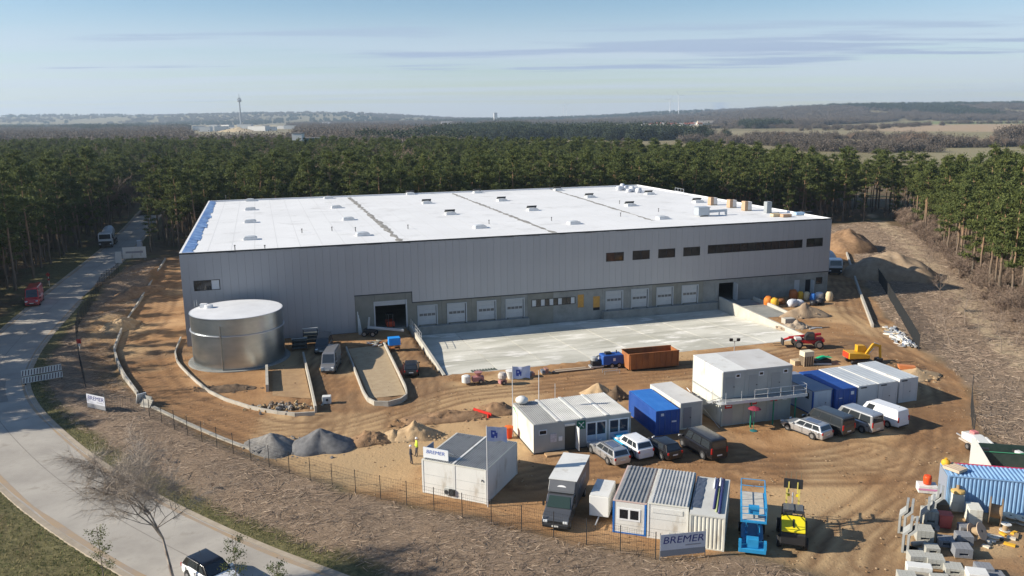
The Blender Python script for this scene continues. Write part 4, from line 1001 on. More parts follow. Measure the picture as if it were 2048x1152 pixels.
# --- three units side by side at the front fence
tA = thing('striped_cabin', 'small blue and white cabin with dark ribbed roof and a two-pane window', 'cabin', (7.0, 54.8, 0), rad(-17.6)); W, D, H = 2.4, 6.2, 2.55
blue_f = mat('frame_blue', (.02, .13, .42), rough=.45)
walls(tA, W, D, H, wh, posts=blue_f); roof(tA, W, D, H, roof_d, per=.27, rib=.07, rim=mat('roof_rim_pinkish', (.58, .42, .38), (.5, .4, .36), scale=2, rough=.7))
win(tA, .38, .03, 1.05, 1.6, .95, whf, glass, 2, .12)
for zz in (.35, .7): MB().box(.16, 2.24, .02, .028, zz, zz + .02).build('panel_groove', grey_c, tA)
tB = thing('striped_cabin', 'white cabin with pale ribbed roof in the middle of the row at the front fence', 'cabin', (9.33, 53.95, 0), rad(-17.2)); W, D, H = 2.85, 6.0, 2.7
walls(tB, W, D, H, wh); roof(tB, W, D, H, roof_l, per=.25, rib=.07, rim=cream)
for zz in (.75, 1.5): MB().box(.16, 2.69, .02, .028, zz, zz + .02).build('panel_groove', grey_c, tB)
for xx in (1.55, 2.1): MB().box(xx, xx + .4, -.14, .02, .2, .65).build('air_conditioner', grey_c, tB)
MB().box(.35, 2.45, -.01, .026, 2.0, 2.35).build('shutter_box', wh, tB)
tC = thing('flat_roof_container', 'cream ribbed container with cut pipes and tarpaulin scraps on its flat roof', 'container', (11.98, 52.55, 0), rad(-17.4)); W, D, H = 2.4, 6.3, 2.53
walls(tC, W, D, H, cream, style='corr'); MB().box(0, W, 0, D, H - .1, H).build('roof', mat('roof_cream', (.56, .56, .52), (.48, .48, .45), scale=.7, rough=.7), tC)
# things lying on that roof
navy = mat('tarp_navy', (.03, .035, .13), rough=.5)
tarp = MB(); random.seed(4)
for i in range(5):
    for j in range(12): pass
g_ = [[(0.05 + .16 * i, 1.0 + .42 * j, H + .012 + random.uniform(0, .05)) for i in range(5)] for j in range(13)]
tarp.add([p for r_ in g_ for p in r_], [(j * 5 + i, j * 5 + i + 1, (j + 1) * 5 + i + 1, (j + 1) * 5 + i) for j in range(12) for i in range(4)])
o = tarp.build('tarpaulin', mat('tarp_dark', (.05, .07, .11), (.09, .11, .15), scale=2, rough=.5)); o.location = tC.location; o.rotation_euler = tC.rotation_euler; tag(o, 'dark blue tarpaulin strip lying on the cream container roof', 'tarpaulin')
for k, (xx, y0, y1, m_, rr) in enumerate(((1.35, 4.4, 6.15, whf, .07), (1.55, 1.1, 6.0, navy, .09), (1.75, 4.8, 6.2, whf, .08), (1.95, .5, 6.0, navy, .10), (1.75, .7, 4.4, mat('pipe_lime', (.35, .42, .18), rough=.5), .06))):
    o = MB().tube((xx, y0, H + rr), (xx, y1, H + rr), rr, 10).build('drain_pipe', m_, None, True); o.location = tC.location; o.rotation_euler = tC.rotation_euler
    tag(o, ['short white pipe at the left of the pipes on the cream container roof', 'long navy pipe left of the lime pipe on the cream container roof', 'short white pipe between two navy pipes on the cream container roof', 'long thick navy pipe at the right edge of the cream container roof', 'lime green pipe on the cream container roof'][k], 'pipe', 'pipes on the container roof')

# --- blue container and pale storage unit behind the office
def ship_doors(t, W, H, m, bars=True, D=0.0):
    for k in range(2):
        d = MB().box(.1 + k * (W / 2 - .09), W / 2 + k * (W / 2 - .1) - .005, -.005, .05, .16, H - .14).build('door', m, t)
        if bars:
            for q in (.3, .75): b = W / 2 * k + q * W / 2; MB().tube((b, -.04, .2), (b, -.04, H - .18), .022, 6).build('lock_bar', steel if m is not blue_c else mat('bar_blue', (.10, .16, .34), rough=.4), d)
def shipping(name, label, loc, rz, W, D, H, m, roof_m=None):
    t = thing(name, label, 'container', loc, rz)
    walls(t, W, D, H, m, style='corr', front=False); ship_doors(t, W, H, m)
    roof(t, W, D, H, roof_m or m, per=.3, along='x', rib=.03, rim=m); MB().box(.14, W - .14, .0, .1, H - .138, H - .102).build('door_header', m, t); return t
t = shipping('shipping_container', 'bright blue steel container with marked doors beside the long office cabin', (13.2, 72.85, 0), rad(15.6), 2.42, 6.2, 2.45, blue_c, blue_b)
MB().box(.5, .8, -.02, -.007, 1.9, 2.15).build('door_sticker', text_white, t); MB().box(1.6, 2.1, -.02, -.007, 1.2, 1.35).build('door_sticker', text_white, t)
t = thing('storage_unit', 'pale grey windowless storage cabin between blue container and two-storey cabins', 'cabin', (15.75, 74.3, 0), rad(18.0)); W, D, H = 2.38, 6.15, 2.66
walls(t, W, D, H, grey_c, posts=cream); MB().box(0, W, 0, D, H - .1, H).build('roof', roof_flat, t); MB().box(-.012, -.002, .15, D - .15, .15, H - .11).build('sun_tint_sheet', cream, t); door(t, .35, .028, .12, .85, 2.05, mat('door_grey', (.22, .23, .25), rough=.5))  # cream sheet over the grey left wall paints its sunlit side brighter

# --- two-storey cabin block with outside stair and gallery
t = thing('cabin_block', 'two-storey block of grey cabins with red signs, gallery and outside stair', 'cabin block', (19.85, 75.1, 0), rad(15.3)); W, D, h1 = 7.5, 6.0, 2.72; uw = W / 3
for s in range(2):
    z = s * (h1 + .02)
    for k in range(3):
        walls(t, uw - .006, D, h1, grey_c if s else mat('cabin_grey_green', (.40, .42, .38), (.35, .37, .34), scale=.8, rough=.55), x=k * uw + .003, z=z, sides=(k == 0, k == 2))
        MB().box(k * uw + .003, (k + 1) * uw - .003, 0, D, z + h1 - .1, z + h1).build('roof' if s else 'ceiling_frame', roof_flat if (s and k) else (wh if s else grey_c), t)
    MB().box(-.012, -.002, .15, D - .15, z + .1, z + h1 - .11).build('sun_tint_sheet', cream, t)  # paler cream puts the sunlight of the left side into its colour
for k in range(3):
    win(t, k * uw + (1.35 if k < 2 else 1.5), .03, h1 + 2.0, .52, .4, whf, glass, 1, .08)
    door(t, k * uw + (.25 if k == 0 else .3 if k == 1 else .25) + (0 if k else .1), .028, h1 + .14, .95, 2.0, mat('door_cabin', (.33, .34, .335), rough=.5))
win(t, 2 * uw + 1.6, .03, 2.0, .5, .4, whf, glass, 1, .08)
for k, xx in enumerate((.35, 3.0, 5.25)):
    s_ = MB().box(xx, xx + .75, -.02, .028, 1.75 + .12 * k, 2.2 + .12 * k).build('warning_sign', red_m, t)
    MB().box(xx + .1, xx + .65, -.03, -.021, 1.93 + .12 * k, 2.02 + .12 * k).build('sign_text', text_white, s_)
    door(t, xx - .1, .028, .12, .95, 1.6, mat('door_cabin', (.33, .34, .335)), False)
gal = MB().box(-.3, W + 1.0, -1.15, -.03, h1 - .06, h1 + .02).build('gallery_floor', mat('grating', (.32, .33, .33), rough=.6, metal=.3), t)
MB().box(-.3, W + 1.0, -1.2, -1.155, h1 - .14, h1 + .16).build('gallery_edge', mat('gallery_pale', (.62, .62, .6), rough=.5), t)
posts = [(-.25), 1.4, 2.8, 4.2, 5.6, 7.0, 8.4]
for xx in posts: MB().tube((xx, -1.1, h1), (xx, -1.1, h1 + 1.05), .025, 5).build('rail_post', steel, t)
for hh in (.55, 1.03):
    MB().tube((4.2, -1.1, h1 + hh), (8.45, -1.1, h1 + hh), .02, 5).build('handrail', steel, t); MB().tube((8.45, -1.1, h1 + hh), (8.45, -.05, h1 + hh), .02, 5).build('handrail', steel, t)
    MB().tube((2.8, -1.1, h1 + hh), (4.2, -1.1, h1 + hh), .03, 5).build('handrail', wh, t)
grn = mat('prop_green', (.02, .20, .12), rough=.5)
for xx in (2.55, 4.95, 7.35): MB().beam((xx, -1.0, 0), (xx, -1.0, h1 - .07), .1, .1).build('gallery_prop', grn, t)
um = MB().lathe([(.62, 2.2), (.45, 2.32), (.06, 2.45)], 10, (2.35, -1.9)).build('parasol', mat('parasol_red', (.22, .025, .045), rough=.7)); um.location = t.location; um.rotation_euler = t.rotation_euler
tag(um, 'small dark red parasol on green foot in front of the two-storey cabins', 'parasol')
MB().tube((2.35, -1.9, .05), (2.35, -1.9, 2.3), .03, 6).build('pole', grn, um); MB().lathe([(.35, 0), (.35, .06), (.12, .1)], 12, (2.35, -1.9)).build('foot', mat('foot_teal', (.03, .16, .17), rough=.5), um)
# stair up the left side
st = MB()
x0 = -.75; y0s = 5.2; y1s = -.2
for s in (-.42, .42): st.beam((x0 + s, y0s, .1), (x0 + s, y1s, h1), .04, .22)
st.build('stair_stringers', steel, t)
for k in range(13):
    f = (k + 1) / 14; yy = y0s + (y1s - y0s) * f; zz = .1 + (h1 - .1) * f; MB().box(x0 - .4, x0 + .4, yy - .13, yy + .13, zz + .05, zz + .08).build('stair_tread', steel, t)
hr = MB(); hr.tube((x0 - .42, y0s, 1.1), (x0 - .42, y1s, h1 + 1.0), .025, 5); hr.build('stair_handrail', wh, t)
for k in range(6):
    f = k / 5; yy = y0s + (y1s - y0s) * f; zz = .1 + (h1 - .1) * f; MB().tube((x0 - .42, yy, zz), (x0 - .42, yy, zz + 1.0), .02, 5).build('stair_baluster', wh, t)
MB().beam((-.28, -1.1, h1 + .02), (-1.1, -1.1, h1 + .02), .7, .06).build('stair_landing', steel, t)
MB().tube((-.3, -.3, .0), (-1.1, 5.0, 2.4), .03, 5).build('diagonal_brace', steel, t)

# --- row of five containers on the right
t = thing('storage_cabin', 'white cabin with blue corner posts next to the two-storey block', 'cabin', (29.5, 77.8, 0), rad(18)); W, D, H = 2.35, 6.06, 2.52
walls(t, W, D, H, mat('cabin_white_blue', (.55, .59, .64), (.5, .54, .6), scale=.7, rough=.5), posts=blue_c); MB().box(0, W, 0, D, H - .1, H).build('roof', mat('roof_greyblue', (.20, .24, .32), (.26, .28, .33), scale=.5, rough=.6), t); door(t, .7, .028, .12, .95, 2.05, mat('door_pale', (.5, .53, .58), rough=.5)); MB().box(-.02, -.004, .6, 1.1, 1.5, 2.1).build('side_vent', frame_d, t)
t = shipping('shipping_container', 'dark blue steel container with locking bars between white cabins', (31.95, 78.25, 0), rad(16.5), 2.42, 6.1, 2.52, blue_c)
MB().box(1.75, 2.15, -.02, -.007, 1.8, 2.15).build('door_sticker', text_white, t); MB().box(.35, .75, -.02, -.007, 1.5, 1.58).build('door_sticker', text_white, t); MB().box(1.7, 2.0, -.02, -.007, .75, .85).build('door_sticker', text_white, t)
roof_sil = mat('roof_silver', (.55, .58, .59), (.47, .50, .52), scale=.4, rough=.4, metal=.2)
lbls = ['white windowless storage unit right beside the dark blue container', 'white storage unit with closed door, fourth in the container row', 'white storage unit standing apart at the right end of the container row']
for k, (px_, py_, an) in enumerate(((34.45, 78.95, 18.0), (36.8, 79.72, 18.0), (39.5, 81.0, 18.6))):
    t = thing('storage_unit', lbls[k], 'container', (px_, py_, 0), rad(an)); W, D, H = 2.38, 6.1, 2.6
    walls(t, W, D, H, mat('unit_white', (.60, .60, .585), (.55, .55, .54), scale=.7, rough=.5)); roof(t, W, D, H, roof_sil, per=.6, along='y', rib=.02, rim=wh)
    if k: door(t, .55, .028, .12, .95, 2.05, mat('door_white2', (.52, .52, .51), rough=.5))
    MB().box(.3, 1.0, -.005, .026, H - .32, H - .2).build('vent_slot', frame_d, t)

# --- pale blue container at the right edge
t = thing('shipping_container', 'pale blue ribbed steel container at the right edge behind the paving blocks', 'container', (32.4, 57.73, 0), rad(-14.0)); W, D, H = 12.2, 2.44, 2.75
walls(t, W, D, H, blue_p, style='corr'); roof(t, W, D, H, blue_p, per=.3, along='y', rib=.05, rim=blue_p)
MB().box(.2, W, D - .02, D + .03, H - .05, H + .05).build('red_rail', mat('red_pink', (.6, .03, .10), rough=.5), t)
MB().box(-.03, .02, .15, D - .15, .15, H - .15).build('end_door', mat('door_greyblue', (.24, .28, .34), rough=.5), t)
# ================================================================ vehicles
tyre_m = mat('tyre_rubber', (.018, .018, .018), rough=.85); rim_m = mat('rim_alloy', (.35, .36, .37), rough=.35, metal=.7); lamp_m = mat('headlamp', (.75, .78, .8), rough=.1); tail_m = mat('tail_lamp', (.45, .02, .015), rough=.2); trim_m = mat('black_trim', (.02, .02, .022), rough=.5); plate_m = mat('number_plate', (.7, .7, .66), rough=.5)
cglass = mat('car_glass', (.03, .036, .042), rough=.05, spec=.9)
def paint(name, c, metal=.3): return mat('paint_' + name, c, rough=.28, metal=metal, coat=.6)
_wheel = {}
def wheel(t, x, y, r=.33, w=.22):
    key = (round(r, 3), round(w, 3))
    if key not in _wheel:
        a = MB().lathe([(r * .55, -w / 2), (r * .93, -w / 2), (r, -w * .35), (r, w * .35), (r * .93, w / 2), (r * .55, w / 2)], 20, cap=True); b = MB().lathe([(r * .6, -w / 2 - .012), (r * .6, w / 2 + .012)], 12)
        for m_ in (a, b): m_.v = [(p[0], p[2], p[1]) for p in m_.v]; m_.f = [tuple(reversed(f)) for f in m_.f]
        _wheel[key] = (a.mesh('wheel', tyre_m, True), b.mesh('rim', rim_m))
    o = link('wheel', _wheel[key][0], t); o.location = (x, y, r); link('rim', _wheel[key][1], o)
def quad_pane(t, q, u0, u1, v0, v1, m, nm, off=.012):
    a, b, c, d = [Vector(p) for p in q]     # a-b base edge, d-c top edge
    n = (b - a).cross(d - a).normalized() * off
    P = lambda u, v: (a.lerp(b, u)).lerp(d.lerp(c, u), v) + n
    pts = [P(u0, v0), P(u1, v0), P(u1, v1), P(u0, v1)]
    return MB().add(pts + [p - n * .8 for p in pts], [(0, 1, 2, 3), (7, 6, 5, 4), (0, 4, 5, 1), (1, 5, 6, 2), (2, 6, 7, 3), (3, 7, 4, 0)]).build(nm, m, t)
STY = {  # L, W, H, belt profile [(x,z)], greenhouse (x base front, x top front, x top rear, x base rear), wheel radius, wheel x
    'estate': (4.75, 1.82, 1.46, [(-.5, .55), (-.485, .92), (-.25, .97), (.12, .94), (.22, .90), (.40, .78), (.47, .66), (.5, .45)], (.215, .06, -.40, -.475), .33, (.30, -.28)),
    'suv': (4.45, 1.84, 1.62, [(-.5, .6), (-.485, 1.02), (-.25, 1.08), (.12, 1.06), (.24, 1.02), (.42, .9), (.48, .75), (.5, .5)], (.23, .08, -.38, -.47), .36, (.31, -.29)),
    'hatch': (4.2, 1.78, 1.48, [(-.5, .55), (-.48, .95), (-.2, .98), (.12, .95), (.24, .90), (.42, .76), (.48, .62), (.5, .42)], (.235, .06, -.36, -.47), .32, (.31, -.29)),
    'minivan': (4.9, 1.9, 1.96, [(-.5, .55), (-.495, 1.08), (-.2, 1.10), (.2, 1.10), (.34, 1.06), (.44, .92), (.485, .75), (.5, .45)], (.36, .235, -.465, -.492), .34, (.33, -.28)),
    'van': (5.9, 2.0, 2.55, [(-.5, .6), (-.498, 1.15), (-.2, 1.2), (.2, 1.2), (.33, 1.18), (.43, 1.05), (.485, .8), (.5, .45)], (.37, .26, -.485, -.496), .36, (.33, -.27)),
    'coupe': (4.6, 1.85, 1.40, [(-.5, .55), (-.48, .92), (-.3, .95), (.1, .90), (.2, .86), (.40, .74), (.47, .62), (.5, .42)], (.19, .03, -.26, -.44), .34, (.30, -.29)),
}
def vehicle(name, label, cat, c, rz, style, col, glassed=True, group=None, band=None, scale=1.0, roofcol=None, pano=False):
    Lc, Wc, Hc, prof, gh, wr, wx = STY[style]; t = thing(name, label, cat, (c[0], c[1], 0), rz, group); t.scale = (scale,) * 3
    hw = Wc / 2; secs = []
    for fx, z in prof:
        e = 1 - .16 * max(0, (abs(fx) - .36) / .14) ** 1.6; w = hw * e; lo = .22 if abs(fx) < .49 else .32
        secs.append([(fx * Lc, s * a, b) for s, a, b in ((1, w * .90, lo), (1, w * .985, lo + .12), (1, w, (lo + z) / 2 + .03), (1, w * .975, z - .07), (1, w * .90, z), (-1, w * .90, z), (-1, w * .975, z - .07), (-1, w, (lo + z) / 2 + .03), (-1, w * .985, lo + .12), (-1, w * .90, lo))])
    k = len(secs[0]); vs = [p for s in secs for p in s]; fs = []
    for i in range(len(secs) - 1):
        for j in range(k): fs.append((i * k + j, i * k + (j + 1) % k, (i + 1) * k + (j + 1) % k, (i + 1) * k + j))
    fs.append(tuple(range(k - 1, -1, -1))); fs.append(tuple(range((len(secs) - 1) * k, len(secs) * k)))
    fs = [tuple(reversed(f)) for f in fs]
    body = MB().add(vs, fs).build('body', col, t, True, .035)
    zb = max(p[1] for p in prof) - .05; xb0, xt0, xt1, xb1 = [f * Lc for f in gh]; wb, wt = hw * .90, hw * (.72 if Hc < 1.7 else .80)
    def ring(x0, x1, w, z): return [(x0, -w, z), (x0, w, z), (x1, w, z), (x1, -w, z)]
    zf = zb - .06
    mid = .94
    wm = wt + (wb - wt) * .12; xm0 = xt0 + (xb0 - xt0) * .10; xm1 = xt1 + (xb1 - xt1) * .10; zm = Hc - (Hc - zb) * .10
    gv = ring(xb0, xb1, wb, zb - .03) + ring(xm0, xm1, wm, zm) + ring(xt0 - .06 * Lc, xt1 + .05 * Lc, wt * .86, Hc)
    gf = [(3, 2, 1, 0), (8, 9, 10, 11)]
    for a in (0, 4): gf += [(a + i, a + (i + 1) % 4, a + 4 + (i + 1) % 4, a + 4 + i) for i in range(4)]
    gf = [tuple(reversed(f)) for f in gf]
    gf[0] = (0, 1, 2, 3); gf[1] = (11, 10, 9, 8)
    cab = MB().add(gv, gf).build('cabin', roofcol or col, t, True, .03)
    # glazing: windscreen, rear window, side windows
    q = lambda i, j: (gv[i], gv[j], gv[j + 4], gv[i + 4])
    quad_pane(t, q(0, 1), .07, .93, .12, .92, cglass, 'windscreen')
    if glassed or style in ('estate', 'suv', 'hatch', 'coupe'): quad_pane(t, q(2, 3), .08, .92, .2, .88, cglass, 'rear_window')
    cuts = {'estate': [(.10, .36), (.39, .66), (.69, .93)], 'suv': [(.12, .40), (.43, .70), (.73, .93)], 'hatch': [(.12, .44), (.47, .80)], 'minivan': [(.10, .30), (.33, .62), (.65, .94)], 'van': [(.07, .24)], 'coupe': [(.16, .52), (.55, .88)]}[style]
    if not glassed: cuts = cuts[:1]
    for u0, u1 in cuts:
        quad_pane(t, q(1, 2), u0, u1, .16, .90, cglass, 'side_window'); quad_pane(t, q(3, 0), 1 - u1, 1 - u0, .16, .90, cglass, 'side_window')
    for fx in wx:
        for s in (1, -1): wheel(t, fx * Lc, s * (hw - .10), wr)
    for s in (1, -1):
        MB().cbox((Lc * .483, s * hw * .66, .68 * (zb / .95)), (.10, .36, .15), rz=-s * .35).build('headlight', lamp_m, t, False, .02)
        MB().cbox((-Lc * .492, s * hw * .80, .80 * (zb / .95) + (.15 if Hc > 1.7 else 0)), (.08, .16, .22 if Hc < 1.7 else .5)).build('tail_light', tail_m, t, False, .02)
        MB().cbox((xb0 - .22, s * (hw * .98 + .06), zb + .05), (.12, .2, .15)).build('mirror', trim_m if style in ('van', 'minivan') else col, t, False, .02)
        MB().cbox((0, s * (hw - .045), .24), (Lc * .5, .06, .09)).build('sill', trim_m, t)
    for s in (1, -1):
        for fx in wx: a_ = MB().lathe([(wr * 1.16, 0), (wr * 1.16, .02)], 18).build('wheel_arch', trim_m, t); a_.rotation_euler = (rad(90), 0, 0); a_.location = (fx * Lc, s * (hw - .012) + .01, wr + .02)
        for u0, u1 in cuts:
            for u in (u0, u1): xx = gv[1][0] + (gv[2][0] - gv[1][0]) * u; MB().box(xx - .008, xx + .008, min(s * hw * .955, s * (hw + .004)), max(s * hw * .955, s * (hw + .004)), .36, zb - .06).build('door_seam', trim_m, t)
            xx = gv[1][0] + (gv[2][0] - gv[1][0]) * (u1 - .04); MB().box(xx - .02, xx + .14, min(s * hw * .97, s * (hw + .02)), max(s * hw * .97, s * (hw + .02)), zb - .22, zb - .18).build('door_handle', trim_m, t)
    MB().tube((xt1 + .5, 0, Hc), (xt1 + .3, 0, Hc + .22), .01, 4).build('aerial', trim_m, t)
    MB().cbox((Lc * .495, 0, .42), (.06, hw * 1.2, .16)).build('grille', trim_m, t); MB().cbox((-Lc * .5, 0, .62), (.03, .5, .11)).build('number_plate', plate_m, t); MB().cbox((Lc * .507, 0, .55), (.03, .5, .11)).build('number_plate', plate_m, t)
    MB().cbox((-Lc * .493, 0, .36), (.08, hw * 1.5, .12)).build('rear_bumper', trim_m if style in ('van', 'minivan') else col, t)
    if style == 'estate':
        for s in (1, -1): MB().tube((xt0 - .3, s * wt * .88, Hc + .03), (xt1 + .2, s * wt * .88, Hc + .02), .02, 5).build('roof_rail', trim_m, t)
    if pano: MB().box(xt1 + .5, xt0 - .35, -wt * .6, wt * .6, Hc + .001, Hc + .012).build('glass_roof', mat('glass_roof', (.10, .13, .20), rough=.08), t)
    if band: quad_pane(t, [(gv[3][0], -hw * 1.0, .4), (gv[0][0], -hw * 1.0, .4), (gv[0][0], -hw * 1.0, zb - .1), (gv[3][0], -hw * 1.0, zb - .1)], .0, 1.0, .1, .95, band, 'side_wrap')
    return t
def at_px(front, rear): 
    f, r_ = G(*front), G(*rear); return (f + r_) / 2, heading(r_, f)
silver = paint('silver', (.50, .51, .52), .6); white_p = paint('white', (.74, .75, .76), 0); black_p = paint('black', (.012, .012, .014), .1); dgrey = paint('dark_grey', (.05, .055, .06), .4); grey_p = paint('warm_grey', (.30, .29, .28), .5); cyan_p = paint('cyan', (.05, .42, .72), 0); redp = paint('red', (.45, .015, .012), 0)
def V(*a, **k): return vehicle(*a, **k)
# cars parked in front of the office, noses to the cabin
GA = rad(17.5 + 90 + 8)
V('parked_car', 'silver estate car parked in front of the long office cabin', 'car', G(1216, 914), GA, 'estate', silver, pano=True)
cc = V('parked_car', 'white car with bright blue wrapped front end parked beside silver estate', 'car', G(1264, 903), GA, 'suv', white_p)
cb = cc.children[0]
for s in (1, -1): MB().box(-.7, 1.9, min(s * .925, s * .945), max(s * .925, s * .945), .42, .92).build('side_wrap', cyan_p, cc)
MB().box(1.2, 1.95, -.68, .68, 1.02, 1.06).build('bonnet_wrap', cyan_p, cc)
V('parked_car', 'black hatchback parked in the shade between white car and black van', 'car', G(1322, 906), GA, 'hatch', black_p)
V('parked_van', 'black van parked with its back to the camera before the storage cabins', 'van', G(1404, 903), rad(17.5 + 90 + 5), 'minivan', black_p, glassed=True, scale=1.03)
GB = rad(18 + 90 + 10)
V('parked_car', 'silver estate car at the left end of the row before the cabin block', 'car', G(1612, 866), GB + .08, 'estate', silver, pano=True)
V('parked_van', 'dark grey passenger van parked second in the right-hand row', 'van', G(1655, 858), GB, 'minivan', dgrey)
V('parked_van', 'silver passenger van parked between dark grey van and white van', 'van', G(1712, 853), GB, 'minivan', silver)
V('parked_van', 'white panel van parked at the right end of the row by the containers', 'van', G(1762, 843), GB + .02, 'minivan', white_p, glassed=False, scale=.98)
V('parked_van', 'warm grey high-roof van parked on bare soil beside the round tank', 'van', G(663, 735), rad(-88), 'van', grey_p, glassed=False, scale=.9)
V('parked_van', 'dark van parked against the hall behind the grey van', 'van', G(648, 700), rad(-84), 'minivan', dgrey)
V('parked_car', 'black car with red flank parked by the gate ramp wall', 'car', G(823, 745), rad(96), 'hatch', black_p)
q_ = [o for o in COL.objects if o.get('label') == 'black car with red flank parked by the gate ramp wall'][0]
MB().box(-1.4, 1.5, .905, .925, .4, .85).build('side_wrap', redp, q_)
V('parked_van', 'small red van parked on the road verge at the far left', 'van', G(70, 606), rad(-68), 'van', redp, glassed=False, scale=1.12)
V('parked_car', 'white car with dark glass roof on the road behind the bare birch', 'car', G(424, 1163), rad(-39), 'hatch', white_p, scale=1.06, roofcol=black_p)

# --- box truck by the front fence
t = thing('box_truck', 'dark grey box truck with white roof and white emblem above its cab', 'truck', (2.58, 57.58, 0), rad(-16.4)); W, D, H = 2.1, 5.0, 2.95
bxg = mat('truck_box_grey', (.10, .105, .115), (.13, .135, .145), scale=.6, rough=.4)
MB().box(0, W, 0, D, .85, H - .05).build('box_body', bxg, t, False, .03); MB().box(-.02, W + .02, -.02, D + .02, H - .048, H).build('box_roof', wh, t)
MB().extr([(-.02, 2.05), (-.55, 2.15), (-.5, 2.3), (-.02, H - .06)], 'x', .06, W - .06).build('wind_deflector', bxg, t, False, .03)
cabm = paint('cab_grey', (.09, .095, .105), .3)
MB().extr([(-.03, .45), (-.03, 2.05), (-.75, 2.08), (-1.45, 1.32), (-2.2, 1.12), (-2.42, .85), (-2.45, .42)], 'x', .06, W - .06).build('cab', cabm, t, True, .06)
ws = [(.14, -1.46, 1.36), (W - .14, -1.46, 1.36), (W - .24, -.80, 2.05), (.24, -.80, 2.05)]; quad_pane(t, ws, .02, .98, .04, .96, mat('windscreen_green', (.03, .05, .045), rough=.05), 'windscreen', .02)
for s, xx in ((-1, .055), (1, W - .055)):
    pts = [(xx, -1.25, 1.3), (xx, -.2, 1.3), (xx, -.2, 1.95), (xx, -.75, 1.95)]
    if s > 0: pts = [pts[1], pts[0], pts[3], pts[2]]
    pts = pts if s < 0 else [(xx, -.2, 1.3), (xx, -1.25, 1.3), (xx, -.75, 1.95), (xx, -.2, 1.95)]
    quad_pane(t, pts, .0, 1, 0, 1, cglass, 'side_window', -.015 if True else 0)
    MB().cbox((xx + s * .16, -1.25, 1.55), (.14, .12, .34)).build('mirror', trim_m, t); MB().cbox((xx - s * .25, -2.36, .78), (.36, .2, .2)).build('headlight', lamp_m, t, False, .03)
MB().box(.1, W - .1, -2.5, -2.3, .32, .55).build('bumper', trim_m, t, False, .04); MB().box(.45, W - .45, -2.44, -2.38, .62, .82).build('grille', trim_m, t); MB().box(.8, 1.3, -2.53, -2.5, .42, .53).build('number_plate', plate_m, t)
MB().box(.25, W - .25, -.2, D - .2, .5, .84).build('chassis', trim_m, t)
for yy in (-1.75, D - 1.3):
    for s, xx in ((1, .2), (-1, W - .2)):
        r_ = thing('wheel', None, None); r_.parent = t; bpy.data.objects.remove(r_)
        wheel(t, xx, yy, .37, .25)
for o in [c for c in t.children if c.name.startswith('wheel')]: o.rotation_euler = (0, 0, rad(90))
em = MB(); em.lathe([(.36, 0), (.36, .015)], 24); em.v = [(W / 2 + p[0], -.02 - .3 - .13, 2.45 + p[1] * .45) if False else (W / 2 + p[0], -.34 - p[2] + (p[1] * .45) * .52, 2.46 + p[1] * .45) for p in em.v]; em.build('emblem', text_white, t)
text_mesh('COM', .85, text_grey, t, (W + .008, 2.6, 2.0), (rad(90), 0, rad(90)), bold=.03)
MB().cbox((W + .006, 1.2, 1.9), (.012, .9, .9)).build('side_print', mat('print_mid', (.22, .24, .26), (.08, .085, .09), scale=3, rough=.5), t)

# --- white box trailer
t = thing('box_trailer', 'small white box trailer parked between grey truck and striped cabin', 'trailer', G(1178, 1042), rad(-17)); W, D, H = 1.45, 2.9, 2.05
MB().box(0, W, 0, D, .45, H).build('box_body', wh, t, False, .05); MB().box(.03, W - .03, .02, D - .02, H + .001, H + .03).build('roof', wh, t)
MB().box(.04, W - .04, -.015, .0, .5, H - .06).build('front_panel', mat('panel_white', (.72, .72, .7), rough=.4), t)
MB().beam((W / 2, .1, .42), (W / 2, -1.3, .42), .08, .08).build('drawbar', steel, t); MB().beam((W / 2, -1.3, .42), (W / 2, -1.3, .05), .05, .05).build('jockey_wheel', trim_m, t)
for xx in (-.08, W + .08): wheel(t, xx, 1.5, .28, .16)
for o in [c for c in t.children if c.name.startswith('wheel')]: o.rotation_euler = (0, 0, rad(90))

# --- heavy lorries
def mixer(name, label, c, rz):
    t = thing(name, label, 'truck', (c[0], c[1], 0), rz); wm = paint('lorry_white', (.66, .68, .70), 0)
    MB().box(-4.3, 4.0, -.45, .45, .75, 1.05).build('chassis', trim_m, t); MB().extr([(2.2, .6), (4.3, .6), (4.35, 1.7), (4.15, 2.85), (2.2, 2.95)], 'y', -1.2, 1.2).build('cab', wm, t, True, .08)
    quad_pane(t, [(4.352, -1.1, 1.75), (4.352, 1.1, 1.75), (4.17, 1.05, 2.7), (4.17, -1.05, 2.7)], .03, .97, .03, .97, cglass, 'windscreen', .02); MB().box(4.3, 4.42, -1.15, 1.15, .45, 1.35).build('grille', trim_m, t)
    for s in (1, -1):
        MB().cbox((4.38, s * .95, .85), (.1, .3, .2)).build('headlight', lamp_m, t); MB().cbox((4.2, s * 1.38, 2.2), (.12, .15, .6)).build('mirror', trim_m, t); MB().box(2.6, 3.7, s * 1.21 - .01, s * 1.21 + .01, 1.75, 2.6).build('side_window', cglass, t)
        for xx in (3.2, -.5, -2.2, -3.6): wheel(t, xx, s * .98, .5, .3)
    dr = MB(); prof = [(.25, -3.0), (.7, -2.6), (1.15, -1.0), (1.2, .4), (1.0, 1.6), (.55, 2.2)]; dr.lathe(prof, 20)
    a = rad(78); dr.v = [(p[2] * math.sin(a) + p[0] * math.cos(a) * -1 - .8, p[1], 2.35 + p[2] * -math.cos(a) + p[0] * math.sin(a)) for p in dr.v]
    dr.build('drum', mat('drum_grey', (.55, .57, .58), (.45, .46, .47), scale=1, rough=.4), t, True)
    MB().beam((-3.6, 0, 1.1), (-3.9, 0, 2.7), .9, .15).build('chute', steel, t); MB().box(-.2, .2, -1.0, 1.0, 1.06, 1.5).build('drum_support', trim_m, t); return t
